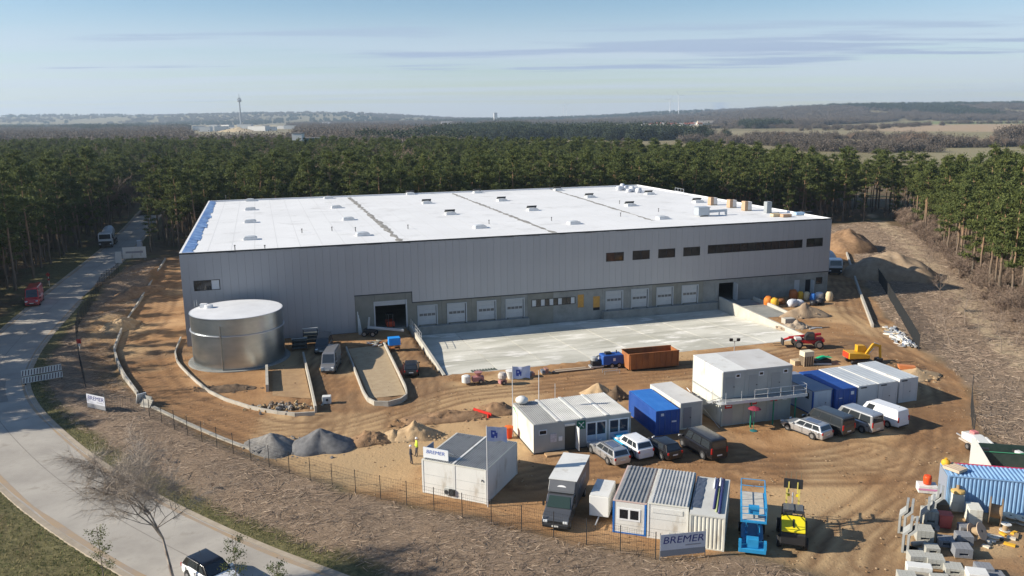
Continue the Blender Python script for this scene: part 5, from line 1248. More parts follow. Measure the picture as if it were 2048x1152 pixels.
mixer('concrete_mixer', 'white concrete mixer truck driving up the shaded road', G(218, 490), rad(-72)).scale = (1.2, 1.2, 1.2)
mixer('parked_lorry', 'white lorry parked at the far right corner of the hall', G(1662, 548) + Vector((.9, 3.0, 0)), rad(-98))
# ================================================================ machines
yel = mat('machine_yellow', (.62, .34, .02), (.55, .29, .02), scale=.8, rough=.45); ylw = mat('bright_yellow', (.75, .62, .02), rough=.4); red_t = mat('machine_red', (.42, .015, .02), (.34, .012, .015), scale=.7, rough=.4); blu = mat('lift_blue', (.02, .24, .50), (.03, .29, .56), scale=.8, rough=.4); blk = mat('machine_black', (.025, .025, .027), rough=.6)
# telehandler (red): boom forward to the left
t = thing('telehandler', 'red telehandler with lowered boom and big wheels at the slab corner', 'telehandler', G(1613, 694), rad(176)); t.scale = (.85, .85, .85)
MB().extr([(-2.0, .7), (1.5, .7), (1.7, 1.0), (1.5, 1.25), (-.9, 1.3), (-2.3, 1.5), (-2.45, 1.1)], 'y', -.75, .75).build('chassis', red_t, t, False, .05)
cbm = MB().extr([(-.9, 1.3), (.55, 1.3), (.45, 2.0), (.1, 2.4), (-.8, 2.4)], 'y', .15, .95).build('cab', blk, t, False, .04)
for yy, m_ in ((.96, cglass), (.14, cglass)): MB().add([(-.75, yy, 1.5), (.4, yy, 1.5), (.3, yy, 2.0), (.02, yy, 2.3), (-.7, yy, 2.3)], [(0, 1, 2, 3, 4)]).build('cab_window', m_, cbm)
MB().beam((-2.1, -.35, 1.95), (2.6, -.35, 1.35), .36, .36).build('boom', red_t, t, False, .02); MB().beam((2.4, -.35, 1.36), (3.5, -.35, .95), .28, .28).build('boom_extension', mat('boom_tip_red', (.62, .03, .03), rough=.4), t, False, .02)
MB().box(3.45, 3.6, -1.0, .4, .3, 1.2).build('fork_carriage', blk, t)
for yy in (-.85, .2): MB().box(3.6, 4.8, yy, yy + .12, .3, .36).build('fork_tine', blk, t)
MB().box(-1.6, .2, -1.0, -.76, .8, 1.5).build('engine_cover', red_t, t, False, .04); MB().box(1.0, 1.9, -.2, .8, 1.28, 1.6).build('front_hood', mat('hood_pale', (.60, .58, .55), rough=.5), t, False, .03)
for xx in (1.45, -1.55):
    for s in (1, -1): wheel(t, xx, s * .98, .62, .42)
# backhoe / small excavator (yellow) with raised rear
t = thing('excavator', 'yellow tracked excavator with folded arm and red counterweight by the containers', 'excavator', G(1718, 726), rad(4)); t.scale = (.8, .8, .8)
for s in (1, -1):
    MB().extr([(-1.5, .05), (1.5, .05), (1.75, .35), (1.5, .68), (-1.5, .68), (-1.75, .35)], 'y', s * .95 - .22, s * .95 + .22).build('track', blk, t, False, .03)
MB().box(-1.0, 1.0, -.72, .72, .45, .85).build('undercarriage', blk, t)
MB().extr([(-2.1, .95), (1.1, .95), (1.1, 1.45), (-.4, 1.75), (-2.1, 1.85)], 'y', -1.1, 1.1).build('house', yel, t, False, .06)
MB().extr([(-2.2, 1.0), (-2.1, 1.0), (-2.1, 1.8), (-2.2, 1.75)], 'y', -.85, .85).build('counterweight_plate', mat('red_orange', (.62, .05, .02), rough=.45), t)
cbm = MB().extr([(-.3, 1.45), (1.15, 1.2), (1.2, 2.1), (.85, 2.6), (-.3, 2.65)], 'y', .2, 1.08).build('cab', yel, t, False, .05)
MB().box(-.1, .8, 1.082, 1.1, 1.55, 2.45).build('cab_window', cglass, cbm); MB().add([(1.2, .28, 1.4), (1.2, 1.0, 1.4), (1.22, 1.0, 2.1), (.9, 1.0, 2.55), (.9, .28, 2.55), (1.22, .28, 2.1)], [(0, 1, 2, 5), (5, 2, 3, 4)]).build('cab_window', cglass, cbm)
MB().beam((.9, -.2, 1.4), (1.9, -.2, 2.9), .34, .4).build('boom', yel, t, False, .03); MB().beam((1.8, -.2, 2.9), (2.9, -.2, 2.6), .3, .36).build('boom_head', yel, t, False, .03)
MB().beam((2.9, -.2, 2.75), (3.1, -.2, .8), .26, .3).build('stick', yel, t, False, .03); MB().extr([(2.5, .75), (3.3, .8), (3.2, .2), (2.7, .05), (2.4, .35)], 'y', -.75, .35).build('bucket', blk, t, False, .03)
MB().tube((1.2, -.2, 1.35), (2.0, -.2, 2.3), .07, 6).build('hydraulic_ram', steel, t); MB().tube((2.0, -.2, 3.12), (2.8, -.2, 2.85), .06, 6).build('hydraulic_ram', steel, t)
MB().box(1.5, 1.7, -1.1, 1.1, .1, .6).build('dozer_blade', yel, t)
# scissor lift (blue)
t = thing('scissor_lift', 'blue scissor lift with tall platform rails and boarded deck', 'scissor lift', G(1503, 1080), rad(75)); 
MB().box(-1.6, 1.6, -.75, .75, .35, .65).build('base_frame', blu, t, False, .03)
for xx in (1.15, -1.15):
    for s in (1, -1): wheel(t, xx, s * .78, .34, .24)
for s in (.45, -.45):
    for k in range(3): MB().beam((-1.3, s, .75 + k * .48), (1.3, s, 1.2 + k * .48), .06, .12).build('scissor_arm', blu, t); MB().beam((1.3, s * .8, .75 + k * .48), (-1.3, s * .8, 1.2 + k * .48), .06, .12).build('scissor_arm', blu, t)
zz = 2.25
MB().box(-1.9, 2.7, -.85, .85, zz, zz + .12).build('platform_frame', blu, t)
for k in range(8): MB().box(-1.75 + k * .55, -1.75 + k * .55 + .5, -.72, .72, zz + .122, zz + .15).build('deck_board', mat('deck_board', (.52, .50, .45), (.42, .40, .36), scale=2, rough=.7), t)
for xx in (-1.85, -.35, 1.15, 2.65):
    for s in (1, -1): MB().beam((xx, s * .82, zz + .12), (xx, s * .82, zz + 1.15), .05, .05).build('rail_post', blu, t)
for hh in (.62, 1.13):
    for s in (1, -1): MB().tube((-1.85, s * .82, zz + hh), (2.65, s * .82, zz + hh), .03, 6).build('handrail', blu, t)
    for xx in (-1.85, 2.65): MB().tube((xx, -.82, zz + hh), (xx, .82, zz + hh), .03, 6).build('handrail', blu, t)
MB().box(-1.6, -1.1, -.35, .35, zz + .5, zz + .95).build('control_box', blu, t); MB().box(-2.35, -1.6, -.9, .9, .25, .55).build('end_bumper', blu, t, False, .03)
for s in (.82, -.82): MB().box(-2.35, -1.9, s - .09, s + .09, .552, 1.05).build('end_post', blu, t)
MB().box(-2.2, -1.7, -.4, .4, .56, 1.2).build('motor_box', blu, t, False, .03)
# rough-terrain forklift: black frame, yellow roof, mast away from the camera
t = thing('forklift', 'black rough-terrain forklift with bright yellow engine hood and raised mast', 'forklift', G(1583, 1075), rad(73))
MB().box(-1.9, 1.3, -.75, .75, .45, 1.15).build('chassis', blk, t, False, .06); MB().extr([(-2.1, .5), (-1.0, .5), (-1.0, 1.75), (-1.75, 1.7), (-2.15, 1.3)], 'y', -.85, .85).build('counterweight', blk, t, False, .08)
for x0_, y0_, x1_ in ((-1.0, .7, -.9), (.75, .7, .45), (-1.0, -.7, -.9), (.75, -.7, .45)): MB().beam((x0_, y0_, 1.1), (x1_, y0_, 2.25), .08, .08).build('roll_post', blk, t)
MB().extr([(-2.15, 1.45), (-.85, 1.95), (-.85, 2.1), (-2.15, 1.6)], 'y', -.78, .78).build('engine_hood', ylw, t, False, .05); MB().extr([(-1.9, 1.72), (-1.2, 1.98), (-1.2, 2.0), (-1.9, 1.74)], 'y', -.06, .06).build('hood_mark', blk, t); MB().box(-.9, -.5, -.72, .72, 2.25, 2.34).build('cab_roof', blk, t, False, .04); MB().box(-.495, .6, -.66, .66, 2.24, 2.28).build('roof_glass', mat('roof_glass_grey', (.12, .13, .14), rough=.15), t)
MB().box(-.8, -.2, -.3, .3, 1.16, 1.75).build('seat', mat('seat_black', (.02, .02, .02), rough=.8), t, False, .06)
for s in (.42, -.42): MB().beam((1.4, s, .4), (1.75, s, 2.9), .12, .14).build('mast_rail', mat('mast_yellow', (.60, .50, .12), rough=.5), t)
for s in (.3, -.3): MB().beam((1.75, s, 2.6), (1.85, s, 3.4), .08, .1).build('inner_mast', mat('mast_yellow', (.60, .50, .12)), t)
MB().tube((1.5, 0, .6), (1.75, 0, 2.6), .06, 8).build('lift_ram', steel, t); MB().box(1.8, 1.9, -.65, .65, 2.9, 3.6).build('fork_carriage', blk, t)
for k in range(4): MB().box(1.9, 1.95, -.55 + k * .35, -.5 + k * .35, 2.9, 4.1).build('load_guard_bar', mat('guard_brown', (.20, .16, .10), rough=.6), t)
for yy in (-.5, .35): MB().box(1.95, 3.1, yy, yy + .14, 2.92, 2.98).build('fork_tine', blk, t)
for s in (.5, -.5): MB().cbox((1.78, s * .6, 2.4), (.16, .2, .16)).build('work_lamp', ylw, t)
for xx, rr in ((.75, .5), (-1.45, .42)):
    for s in (1, -1): wheel(t, xx, s * .85, rr, .35)
# red open skip-like trailer parts and blue compressor beside the slab
t = thing('skip_container', 'long rusty orange open skip standing at the edge of the concrete yard', 'skip', G(1300, 733), rad(14.5)); Lk, Wk, Hk = 6.3, 2.3, 2.0
for nm, q_ in (('side_wall', (-Lk / 2, Lk / 2, -Wk / 2, -Wk / 2 + .06)), ('side_wall', (-Lk / 2, Lk / 2, Wk / 2 - .06, Wk / 2)), ('end_wall', (-Lk / 2, -Lk / 2 + .06, -Wk / 2 + .062, Wk / 2 - .062)), ('end_wall', (Lk / 2 - .06, Lk / 2, -Wk / 2 + .062, Wk / 2 - .062))): MB().box(*q_, .2, Hk).build(nm, rust, t)
MB().box(-Lk / 2 + .07, Lk / 2 - .07, -Wk / 2 + .07, Wk / 2 - .07, .2, .28).build('floor', mat('skip_inside', (.09, .05, .03), rough=.9), t)
for k in range(9):
    xx = -Lk / 2 + .15 + k * .75
    for s in (1, -1): MB().box(xx, xx + .12, min(s * Wk / 2, s * (Wk / 2 + .08)), max(s * Wk / 2, s * (Wk / 2 + .08)), .2, Hk - .02).build('rib', rust, t)
for s in (1, -1): MB().box(-Lk / 2 - .02, Lk / 2 + .02, s * Wk / 2 - .08, s * Wk / 2 + .08, Hk + .002, Hk + .1).build('top_rail', rust, t)
for s in (.5, -.5): MB().box(-Lk / 2, Lk / 2, s - .08, s + .08, .0, .198).build('runner', blk, t)
t = thing('compressor', 'blue site compressor with white lettering mark beside the rusty skip', 'compressor', G(1224, 733), rad(14.5))
MB().extr([(-1.4, .45), (1.3, .45), (1.3, 1.45), (1.1, 1.6), (-1.3, 1.6), (-1.4, 1.5)], 'y', -.75, .75).build('housing', blue_c, t, False, .06)
for xx in (-.3, .6):
    for s in (1, -1): wheel(t, xx, s * .72, .32, .2)
MB().box(-.15, .15, -.765, -.751, .9, 1.25).build('mark', text_white, t); MB().beam((-1.4, 0, .5), (-2.6, 0, .45), .1, .1).build('drawbar', blk, t); MB().tube((.6, .2, 1.6), (.6, .2, 1.95), .07, 8).build('exhaust', blk, t)
MB().box(-.9, -.2, -.3, .3, 1.602, 1.85).build('filter_box', blk, t)
t = thing('pump_unit', 'grey hose pump with coiled hoses standing left of the blue compressor', 'pump', G(1192, 735), rad(14))
MB().box(-.6, .5, -.4, .4, .3, .9).build('motor', blk, t, False, .05); MB().lathe([(.42, .9), (.42, 1.25), (.2, 1.35)], 14, (-.2, .1)).build('drum', mat('pump_grey', (.36, .38, .38), rough=.5), t)
for k in range(3):
    hs = MB(); n = 18
    for i in range(n): a0, a1 = 2 * math.pi * i / n, 2 * math.pi * (i + 1) / n; hs.tube((.4 + .4 * math.cos(a0), .1, .95 + k * .02 + .4 * math.sin(a0)), (.4 + .4 * math.cos(a1), .1 + k * .12, .95 + .4 * math.sin(a1)), .05, 5)
    hs.build('hose_coil', blk, t)
MB().box(-.8, .8, -.5, .5, .12, .29).build('skid', steel, t)
# orange-red mini forklift inside the gate, blue box on pallet at the gate
t = thing('reach_truck', 'red forklift standing in the dark gateway of the hall', 'forklift', B2W(26.9, -.9), BA - rad(90))
MB().box(-.9, .9, -.55, .55, .4, 1.15).build('body', mat('machine_orange_red', (.55, .06, .02), rough=.4), t, False, .08); MB().box(-.5, .4, -.5, .5, 2.05, 2.12).build('roof_guard', blk, t)
for a, b in ((-.45, .45), (-.45, -.45), (.35, .45), (.35, -.45)): MB().beam((a, b, 1.1), (a, b, 2.05), .05, .05).build('roll_post', blk, t)
for xx in (.6, -.6):
    for s in (1, -1): wheel(t, xx, s * .5, .3, .2)
for s in (.3, -.3): MB().beam((.98, s, .2), (.98, s, 2.3), .08, .1).build('mast_rail', blk, t); MB().box(1.02, 1.9, s - .05, s + .05, .3, .34).build('fork_tine', blk, t)
t = thing('boom_lift', 'grey articulated boom lift lying folded before the hall gate', 'lift', G(760, 672), rad(-8))
MB().box(-2.2, -.6, -.6, .6, .5, 1.0).build('chassis', blk, t, False, .05); MB().beam((-1.6, 0, 1.2), (3.4, 0, .9), .3, .32).build('boom', mat('boom_grey', (.42, .45, .46), rough=.5), t, False, .03); MB().beam((-1.6, 0, 1.0), (-1.4, 0, 2.6), .2, .22).build('jib', mat('boom_grey', (.42, .45, .46)), t)
for xx in (-2.0, -.8):
    for s in (1, -1): wheel(t, xx, s * .6, .38, .24)
t = thing('tool_crate', 'bright blue covered crate on rusty stand in front of the hall gate', 'crate', G(789, 700), rad(16)); MB().box(-.75, .75, -.55, .55, .75, 1.7).build('crate', mat('sheet_blue', (.02, .28, .80), rough=.4), t, False, .04)
for a in (-.6, .6):
    for b in (-.45, .45): MB().beam((a, b, 0), (a, b, .75), .1, .1).build('leg', rust, t)
MB().box(-.7, .7, -.5, .5, .3, .36).build('shelf', rust, t)
# light mast
t = thing('light_mast', 'twin-lamp site light mast at the near edge of the concrete yard', 'light mast', G(1468, 712), 0)
MB().tube((0, 0, 0), (0, 0, 1.9), .05, 6).build('mast', steel, t); MB().beam((-.55, 0, 1.9), (.55, 0, 1.9), .06, .06).build('cross_arm', blk, t)
for s in (-.45, .45): MB().cbox((s, -.05, 2.1), (.42, .2, .34), rx=.3).build('lamp_head', blk, t, False, .03)
for a in (0, 2.1, 4.2): MB().tube((0, 0, .5), (.7 * math.cos(a), .7 * math.sin(a), 0), .025, 5).build('leg', steel, t)
# ================================================================ kerb walls, fences, banners, flags, people
pale_c = mat('kerb_concrete', (.47, .44, .38), (.38, .355, .30), scale=1.2, rough=.9, bump=.1)
def kerb_wall(label, pix, h, w, z0=-.4, seg=1.0, nm='kerb_wall', world=None):
    P = [Vector(p) for p in (world or Gs(pix))]; t = thing(nm, label, 'wall', P[0]); o = P[0]
    # individual concrete elements butted end to end
    pts = smooth_line([(p.x, p.y) for p in P], .5, 1); d = np.r_[0, np.cumsum(np.hypot(*np.diff(pts, axis=0).T))]; s = 0
    while s < d[-1] - .3:
        e = min(s + seg, d[-1]); q = [np.array([np.interp(v, d, pts[:, 0]), np.interp(v, d, pts[:, 1])]) for v in (s + .008, e - .008)]
        j = random.uniform(-.015, .015)
        MB().beam((q[0][0] - o.x, q[0][1] - o.y, (z0 + h) / 2 + j), (q[1][0] - o.x, q[1][1] - o.y, (z0 + h) / 2 + j), w, h - z0).build('concrete_element', pale_c, t); s = e
    return t
random.seed(21)
kerb_wall('long pale kerb wall curving along the outer side of the left haul road', [(331, 520), (290, 588), (225, 690), (240, 742), (276, 792)], .45, .22, seg=2.0)
kerb_wall('low pale kerb along the foot of the fence at the haul road bend', [(305, 815), (360, 842), (430, 873), (500, 900), (560, 914)], .18, .35, seg=2.0)
kerb_wall('thin kerb wall curving around the steel tank plot', [(362, 678), (346, 718), (385, 760), (430, 795), (520, 824), (600, 834), (633, 829)], .35, .16, seg=2.0)
kerb_wall('straight kerb wall between tank plot and the grey van', [(607, 714), (620, 770), (632, 826)], .7, .22, seg=1.5)
kerb_wall('short thick wall stub in front of the tank', [(534, 742), (535, 785)], .8, .3, seg=3)
kerb_wall('U-shaped kerb around the pale gravel parking bay', [(693, 700), (712, 750), (730, 798), (745, 812), (778, 813), (808, 803), (817, 792), (795, 745), (768, 690)], .5, .16, seg=1.5)
kerb_wall('straight concrete kerb right of the hall beside the screened fence', [(1692, 505), (1716, 578), (1745, 655)], .5, .3, seg=2.5)
gravel_bed = MB().add([(p.x, p.y, .03) for p in Gs([(697, 698), (766, 690), (812, 790), (740, 797)])], [(0, 1, 2, 3)]).build('parking_bay', mat('bay_gravel', (.42, .33, .21), (.36, .27, .17), scale=1.2, rough=.95, bump=.5, bscale=14), None); tag(gravel_bed, kind='structure')
b2 = MB().add([(p.x, p.y, .03) for p in Gs([(545, 742), (606, 728), (622, 798), (545, 792)])], [(0, 1, 2, 3)]).build('sand_bed', mat('bed_sand', (.38, .25, .13), (.30, .19, .10), scale=1.0, rough=.95, bump=.5, bscale=10), None); tag(b2, kind='structure')
# --- mesh fences
wire = mat('fence_wire', (.035, .038, .04), rough=.6, metal=.3); post_m = mat('fence_post', (.03, .03, .032), rough=.6); post_g = mat('fence_post_grey', (.22, .23, .23), rough=.5, metal=.4)
_pan = {}
def panel_mesh(l, h, dark):
    key = (round(l, 1), h, dark)
    if key not in _pan:
        mb = MB(); nv = int(l / (.16 if not dark else .1)); r_ = .006 if not dark else .009
        for i in range(nv + 1): mb.tube((l * i / nv, 0, .08), (l * i / nv, 0, h), r_, 3, cap=False)
        for k in range(8 if not dark else 14): mb.tube((0, .012, .1 + (h - .14) * k / (7 if not dark else 13)), (l, .012, .1 + (h - .14) * k / (7 if not dark else 13)), r_ * 1.3, 3, cap=False)
        _pan[key] = mb.mesh('mesh_panel', wire)
        if dark: pass
    return _pan[key]
def fence(label, pix, h=2.0, sp=2.5, post=None, dark=False, pr=.035, screen=None):
    P = Gs(pix); pts = smooth_line([(p.x, p.y) for p in P], .5, 1); d = np.r_[0, np.cumsum(np.hypot(*np.diff(pts, axis=0).T))]; n = max(1, int(round(d[-1] / sp)))
    Q = [Vector((np.interp(d[-1] * k / n, d, pts[:, 0]), np.interp(d[-1] * k / n, d, pts[:, 1]), 0)) for k in range(n + 1)]
    for q in Q: q.z = drop(q.x, q.y) - .05
    t = thing('site_fence', label, 'fence', Q[0]); pm_ = MB().tube((0, 0, -.3), (0, 0, h + .06), pr, 6).mesh('fence_post', post or post_m)
    for k, q in enumerate(Q):
        o = link('fence_post', pm_, t); o.location = q - Q[0]
        if k < n:
            v = Q[k + 1] - q; l = math.hypot(v.x, v.y); o = link('mesh_panel', panel_mesh(2.5, h, dark), t); o.location = q - Q[0]; o.rotation_euler = (0, -math.atan2(v.z, l), math.atan2(v.y, v.x)); o.scale = (l / 2.5, 1, 1); tag(o, kind='stuff')
            if screen:
                s_ = MB().box(.03, 2.47, -.012, -.006, .1, h - .05).build('screen_sheet', screen, t); s_.location = o.location; s_.rotation_euler = o.rotation_euler; s_.scale = o.scale
    return t
fence('long dark wire mesh fence between the brushwood bank and the yard', [(300, 838), (405, 886), (510, 926), (620, 960), (705, 985), (815, 1011), (925, 1036), (1045, 1064), (1115, 1077), (1180, 1091), (1250, 1106), (1322, 1121)])
fence('dark wire mesh fence beside the shaded road at the left', [(238, 545), (205, 580), (178, 618), (152, 665), (158, 720), (172, 775)], h=2.0)
fence('dark screened fence running back along the right side of the hall yard', [(1742, 540), (1775, 590), (1806, 645), (1838, 702)], dark=True, h=2.1)
fence('thin wire mesh fence at the bend right of the white containers', [(1944, 785), (1940, 830), (1948, 872)], h=2.0)
fence('grey mobile fence panels leading from the white-blue banner to the haul road', [(210, 820), (243, 826), (296, 822)], h=1.6, post=post_g, sp=3.0)
# --- banners
def banner(label, pa, pb, h, z0, txt=True, sub=True):
    a, b = G(*pa), G(*pb); t = thing('banner', label, 'banner', a, heading(a, b)); l = (b - a).length
    MB().box(0, l, -.015, .0, z0, z0 + h).build('cloth', mat('banner_cloth', (.60, .62, .68), (.55, .57, .63), scale=1.5, rough=.6), t)
    MB().box(0, l, -.012, -.001, z0 - .45, z0 - .003).build('lower_cloth', mat('banner_grey', (.26, .27, .29), rough=.7), t)
    for xx in (0, l): MB().tube((xx, .03, 0), (xx, .03, z0 + h + .1), .03, 6).build('post', post_g, t)
    s = min(h * .62, l * .24); text_mesh('BREMER', s, text_navy, t, (l * .5, -.021, z0 + h * (.6 if sub else .5)), (rad(90), 0, 0), shear=.15, sx=1.15)
    if sub: MB().box(l * .55, l * .9, -.024, -.017, z0 + h * .2, z0 + h * .27).build('small_print', text_grey, t)
    return t
banner('grey banner with big dark blue lettering on the front fence', (1320, 1122), (1410, 1113), 1.15, .75)
banner('white banner with blue lettering at the left road corner', (176, 818), (212, 826), 1.0, .7)
# --- flags
def flag(label, base, h, wind, w=1.9, hh=1.15, mark=True, sag=.15):
    t = thing('flagpole', label, 'flagpole', (base[0], base[1], 0)); MB().tube((0, 0, 0), (0, 0, h), .05, 8, 0, .03).build('pole', mat('pole_white', (.6, .6, .6), rough=.4), t)
    if wind is None: return t
    vs = []; nx_, nz_ = 14, 8; d = Vector((math.cos(wind), math.sin(wind))); n = Vector((-d.y, d.x))
    for i in range(nx_ + 1):
        for j in range(nz_ + 1):
            u, v = i / nx_, j / nz_; a = .16 * math.sin(u * 8 + v * 2) * u ** .6; x = u * w * (.92 - .1 * v * .5); vs.append((d.x * x + n.x * a, d.y * x + n.y * a, h - .08 - v * hh - u * u * sag - .06 * math.sin(u * 5)))
    fs = [(i * (nz_ + 1) + j, (i + 1) * (nz_ + 1) + j, (i + 1) * (nz_ + 1) + j + 1, i * (nz_ + 1) + j + 1) for i in range(nx_) for j in range(nz_)]
    fm = mat('flag_cloth', (.42, .47, .68), (.62, .64, .74), scale=1.1, rough=.7)
    mi = [1 if (3 <= f // nz_ <= 6 and 2 <= f % nz_ <= 5 and (f * 7) % 5 != 0) else 0 for f in range(len(fs))]
    mb = MB(); 
    for f, m_ in zip(fs, mi): mb.f.append(f); mb.m.append(m_)
    mb.v = vs; o = mb.build('flag_cloth', [fm, mat('flag_mark', (.05, .08, .36), rough=.7)], t, True); return t
flag('tall white flagpole with pale blue flag behind the long office cabin', G(1026, 873), 6.9, rad(12), mark=True)
flag('flagpole with drooping pale blue flag beside the sign cabin', G(976, 1014), 6.6, rad(25), sag=.5)
flag('bare white pole rising behind the office roof', G(1078, 852), 5.6, None)
# --- people
skin_m = mat('skin', (.45, .28, .2), rough=.6); cloth_d = mat('cloth_dark', (.035, .04, .055), rough=.9); cloth_p = mat('cloth_trousers', (.06, .06, .07), rough=.9); hivis = mat('hi_vis', (.55, .70, .06), rough=.7); helmet_m = mat('helmet_white', (.7, .7, .7), rough=.3)
def person(label, loc, rz, top, step=.12):
    t = thing('person', label, 'person', (loc[0], loc[1], 0), rz)
    pts = {'pel': (0, 0, .95, .15), 'wst': (0, 0, 1.12, .14), 'cst': (0, .0, 1.36, .165), 'nk': (0, 0, 1.52, .06), 'hd': (.02, 0, 1.64, .095), 'ht': (.01, 0, 1.74, .08),
           'sl': (0, .18, 1.43, .065), 'el': (.02, .25, 1.17, .048), 'wl': (.14, .2, .98, .036), 'hl': (.18, .17, .9, .04), 'sr': (0, -.18, 1.43, .065), 'er': (.02, -.25, 1.17, .048), 'wr': (.14, -.2, .98, .036), 'hr': (.18, -.17, .9, .04),
           'pl': (0, .095, .88, .10), 'kl': (.03, .105, .5, .066), 'al': (0, .11, .09, .045), 'tl': (.14, .12, .04, .04), 'pr': (0, -.095, .88, .10), 'kr': (.03 + step * .4, -.105, .5, .066), 'ar': (step, -.11, .09, .045), 'tr': (step + .14, -.12, .04, .04)}
    ks = list(pts); E = [('pel', 'wst'), ('wst', 'cst'), ('cst', 'nk'), ('nk', 'hd'), ('hd', 'ht'), ('cst', 'sl'), ('sl', 'el'), ('el', 'wl'), ('wl', 'hl'), ('cst', 'sr'), ('sr', 'er'), ('er', 'wr'), ('wr', 'hr'), ('pel', 'pl'), ('pl', 'kl'), ('kl', 'al'), ('al', 'tl'), ('pel', 'pr'), ('pr', 'kr'), ('kr', 'ar'), ('ar', 'tr')]
    me_ = bpy.data.meshes.new('body'); me_.from_pydata([pts[k][:3] for k in ks], [(ks.index(a), ks.index(b)) for a, b in E], [])
    ob = link('body', me_); sk_ = ob.modifiers.new('skin', 'SKIN'); ob.modifiers.new('sub', 'SUBSURF').levels = 1; ob.modifiers['sub'].render_levels = 1
    if not me_.skin_vertices: me_.attributes.new('skin', 'FLOAT', 'POINT')
    for i, k in enumerate(ks):
        sv = me_.skin_vertices[0].data[i]; sv.radius = (pts[k][3],) * 2; sv.use_root = (i == 0)
    bpy.context.view_layer.update(); m2 = bpy.data.meshes.new_from_object(ob.evaluated_get(bpy.context.evaluated_depsgraph_get())); bpy.data.objects.remove(ob); m2.materials.clear()
    for mm in (top, cloth_p, skin_m): m2.materials.append(mm)
    for p in m2.polygons:
        c_ = p.center; p.material_index = 2 if (c_.z > 1.53 or (abs(c_.y) > .13 and c_.z < .97 and c_.x > .1 and c_.z > .8)) else (1 if c_.z < .95 else 0); p.use_smooth = True
    link('body', m2, t); MB().lathe([(.125, 1.66), (.12, 1.72), (.085, 1.79), (.02, 1.81)], 12, (.01, 0)).build('helmet', helmet_m, t, True); return t
p_ = G(822, 929); person('person in dark work clothes standing left of the sign cabin', p_, rad(20), cloth_d)
p_ = G(840, 921); person('person in yellow high-visibility top partly hidden behind the sign cabin', p_ + Vector((-.35, .9, 0)), rad(200), hivis)
# --- road barrier stack, beacons and boards by the road
a, b = G(46, 770), G(126, 756); t = thing('barrier_stack', 'stack of white and grey striped barrier boards at the road bend', 'barrier', a, heading(a, b)); l = (b - a).length
for k, (z0, z1, lean) in enumerate(((.15, .85, 0), (.95, 1.65, .25))):
    MB().box(0, l, -.05 + lean, .0 + lean, z0, z1).build('board', wh, t)
    for q in range(14): MB().add([(l * (q + .15) / 14, -.058 + lean, z0 + .05), (l * (q + .55) / 14, -.058 + lean, z0 + .05), (l * (q + .85) / 14, -.058 + lean, z1 - .05), (l * (q + .45) / 14, -.058 + lean, z1 - .05)], [(0, 1, 2, 3)]).build('stripe', mat('stripe_dark', (.10, .07, .09), rough=.6), t)
for xx in (.2, l * .5, l - .2): MB().box(xx, xx + .12, -.2, .6, 0, .14).build('foot', blk, t)
for k, (px, py, lb) in enumerate(((99, 572, 'red and white road sign post behind the red van'), (160, 700, 'red and white marker post by the left mesh fence'))):
    t = thing('marker_post', lb, 'marker', G(px, py)); MB().tube((0, 0, 0), (0, 0, 2.4 - k * .9), .05, 6).build('post', wh, t); MB().cbox((0, -.06, 2.1 - k * .9), (.6, .03, .6), ry=.78 if k == 0 else 0).build('plate', mat('plate_red', (.5, .05, .04), rough=.5), t); MB().cbox((0, -.08, 1.2 - k * .5), (.35, .03, .35)).build('lower_plate', mat('plate_red', (.5, .05, .04)) if k == 0 else wh, t)
t = thing('site_board', 'white printed site board near the concrete mixer', 'board', G(247, 523), rad(15)); MB().box(0, 4.6, -.05, 0, .6, 3.0).build('panel', wh, t); MB().box(.6, 4.0, -.065, -.052, 1.7, 2.1).build('print', text_grey, t)
for xx in (.3, 4.2): MB().beam((xx, .06, 0), (xx, .06, 3.0), .1, .1).build('post', post_g, t)
t = thing('upright_panel', 'narrow white upright panel at the end of the left bank', 'panel', G(238, 527), rad(10)); MB().box(-.6, .6, -.06, .06, .1, 2.5).build('panel', wh, t); MB().box(-.7, .7, -.3, .3, 0, .1).build('foot', conc, t)
t = thing('upright_panel', 'grey-white upright cabinet behind the white site board', 'panel', G(281, 505), rad(10)); MB().box(-.5, .5, -.4, .4, .1, 2.8).build('cabinet', mat('cab_paleblue', (.45, .48, .52), rough=.5), t); MB().box(-.55, .55, -.45, .45, 0, .1).build('foot', conc, t)
# white tarpaulin heap leaning at the haul road bend
t = thing('panel_heap', 'white sheet and grey slabs leaning at the kerb bend', 'slabs', G(283, 806), rad(-40)); MB().cbox((0, 0, .55), (.12, 1.0, 1.2), ry=.35).build('white_sheet', wh, t); MB().cbox((.8, .1, .45), (1.6, .12, 1.0), rx=-.5, rz=.2).build('slab', conc, t); MB().cbox((1.6, -.2, .35), (1.3, .14, .9), rx=-.7, rz=.35).build('slab', pale_c, t)
t = thing('utility_box', 'small white box with dark dot standing on the soil near the grey van', 'box', G(654, 806), rad(8)); MB().box(-.45, .45, -.35, .35, 0, .8).build('housing', wh, t, False, .04); pt = MB().lathe([(.13, 0), (.13, .02)], 12).build('port', trim_m, t); pt.rotation_euler = (rad(90), 0, 0); pt.location = (.05, -.352, .45)
t = thing('tape_barrier', 'red plastic barrier lying beside the drooping flag', 'barrier', G(965, 832), rad(-35)); MB().cbox((0, 0, .45), (2.2, .1, .25), ry=.06).build('rail', mat('plastic_red', (.6, .03, .02), rough=.5), t); 
for xx in (-.8, .8): MB().cbox((xx, 0, .2), (.12, .4, .4)).build('foot', mat('plastic_red', (.6, .03, .02)), t)
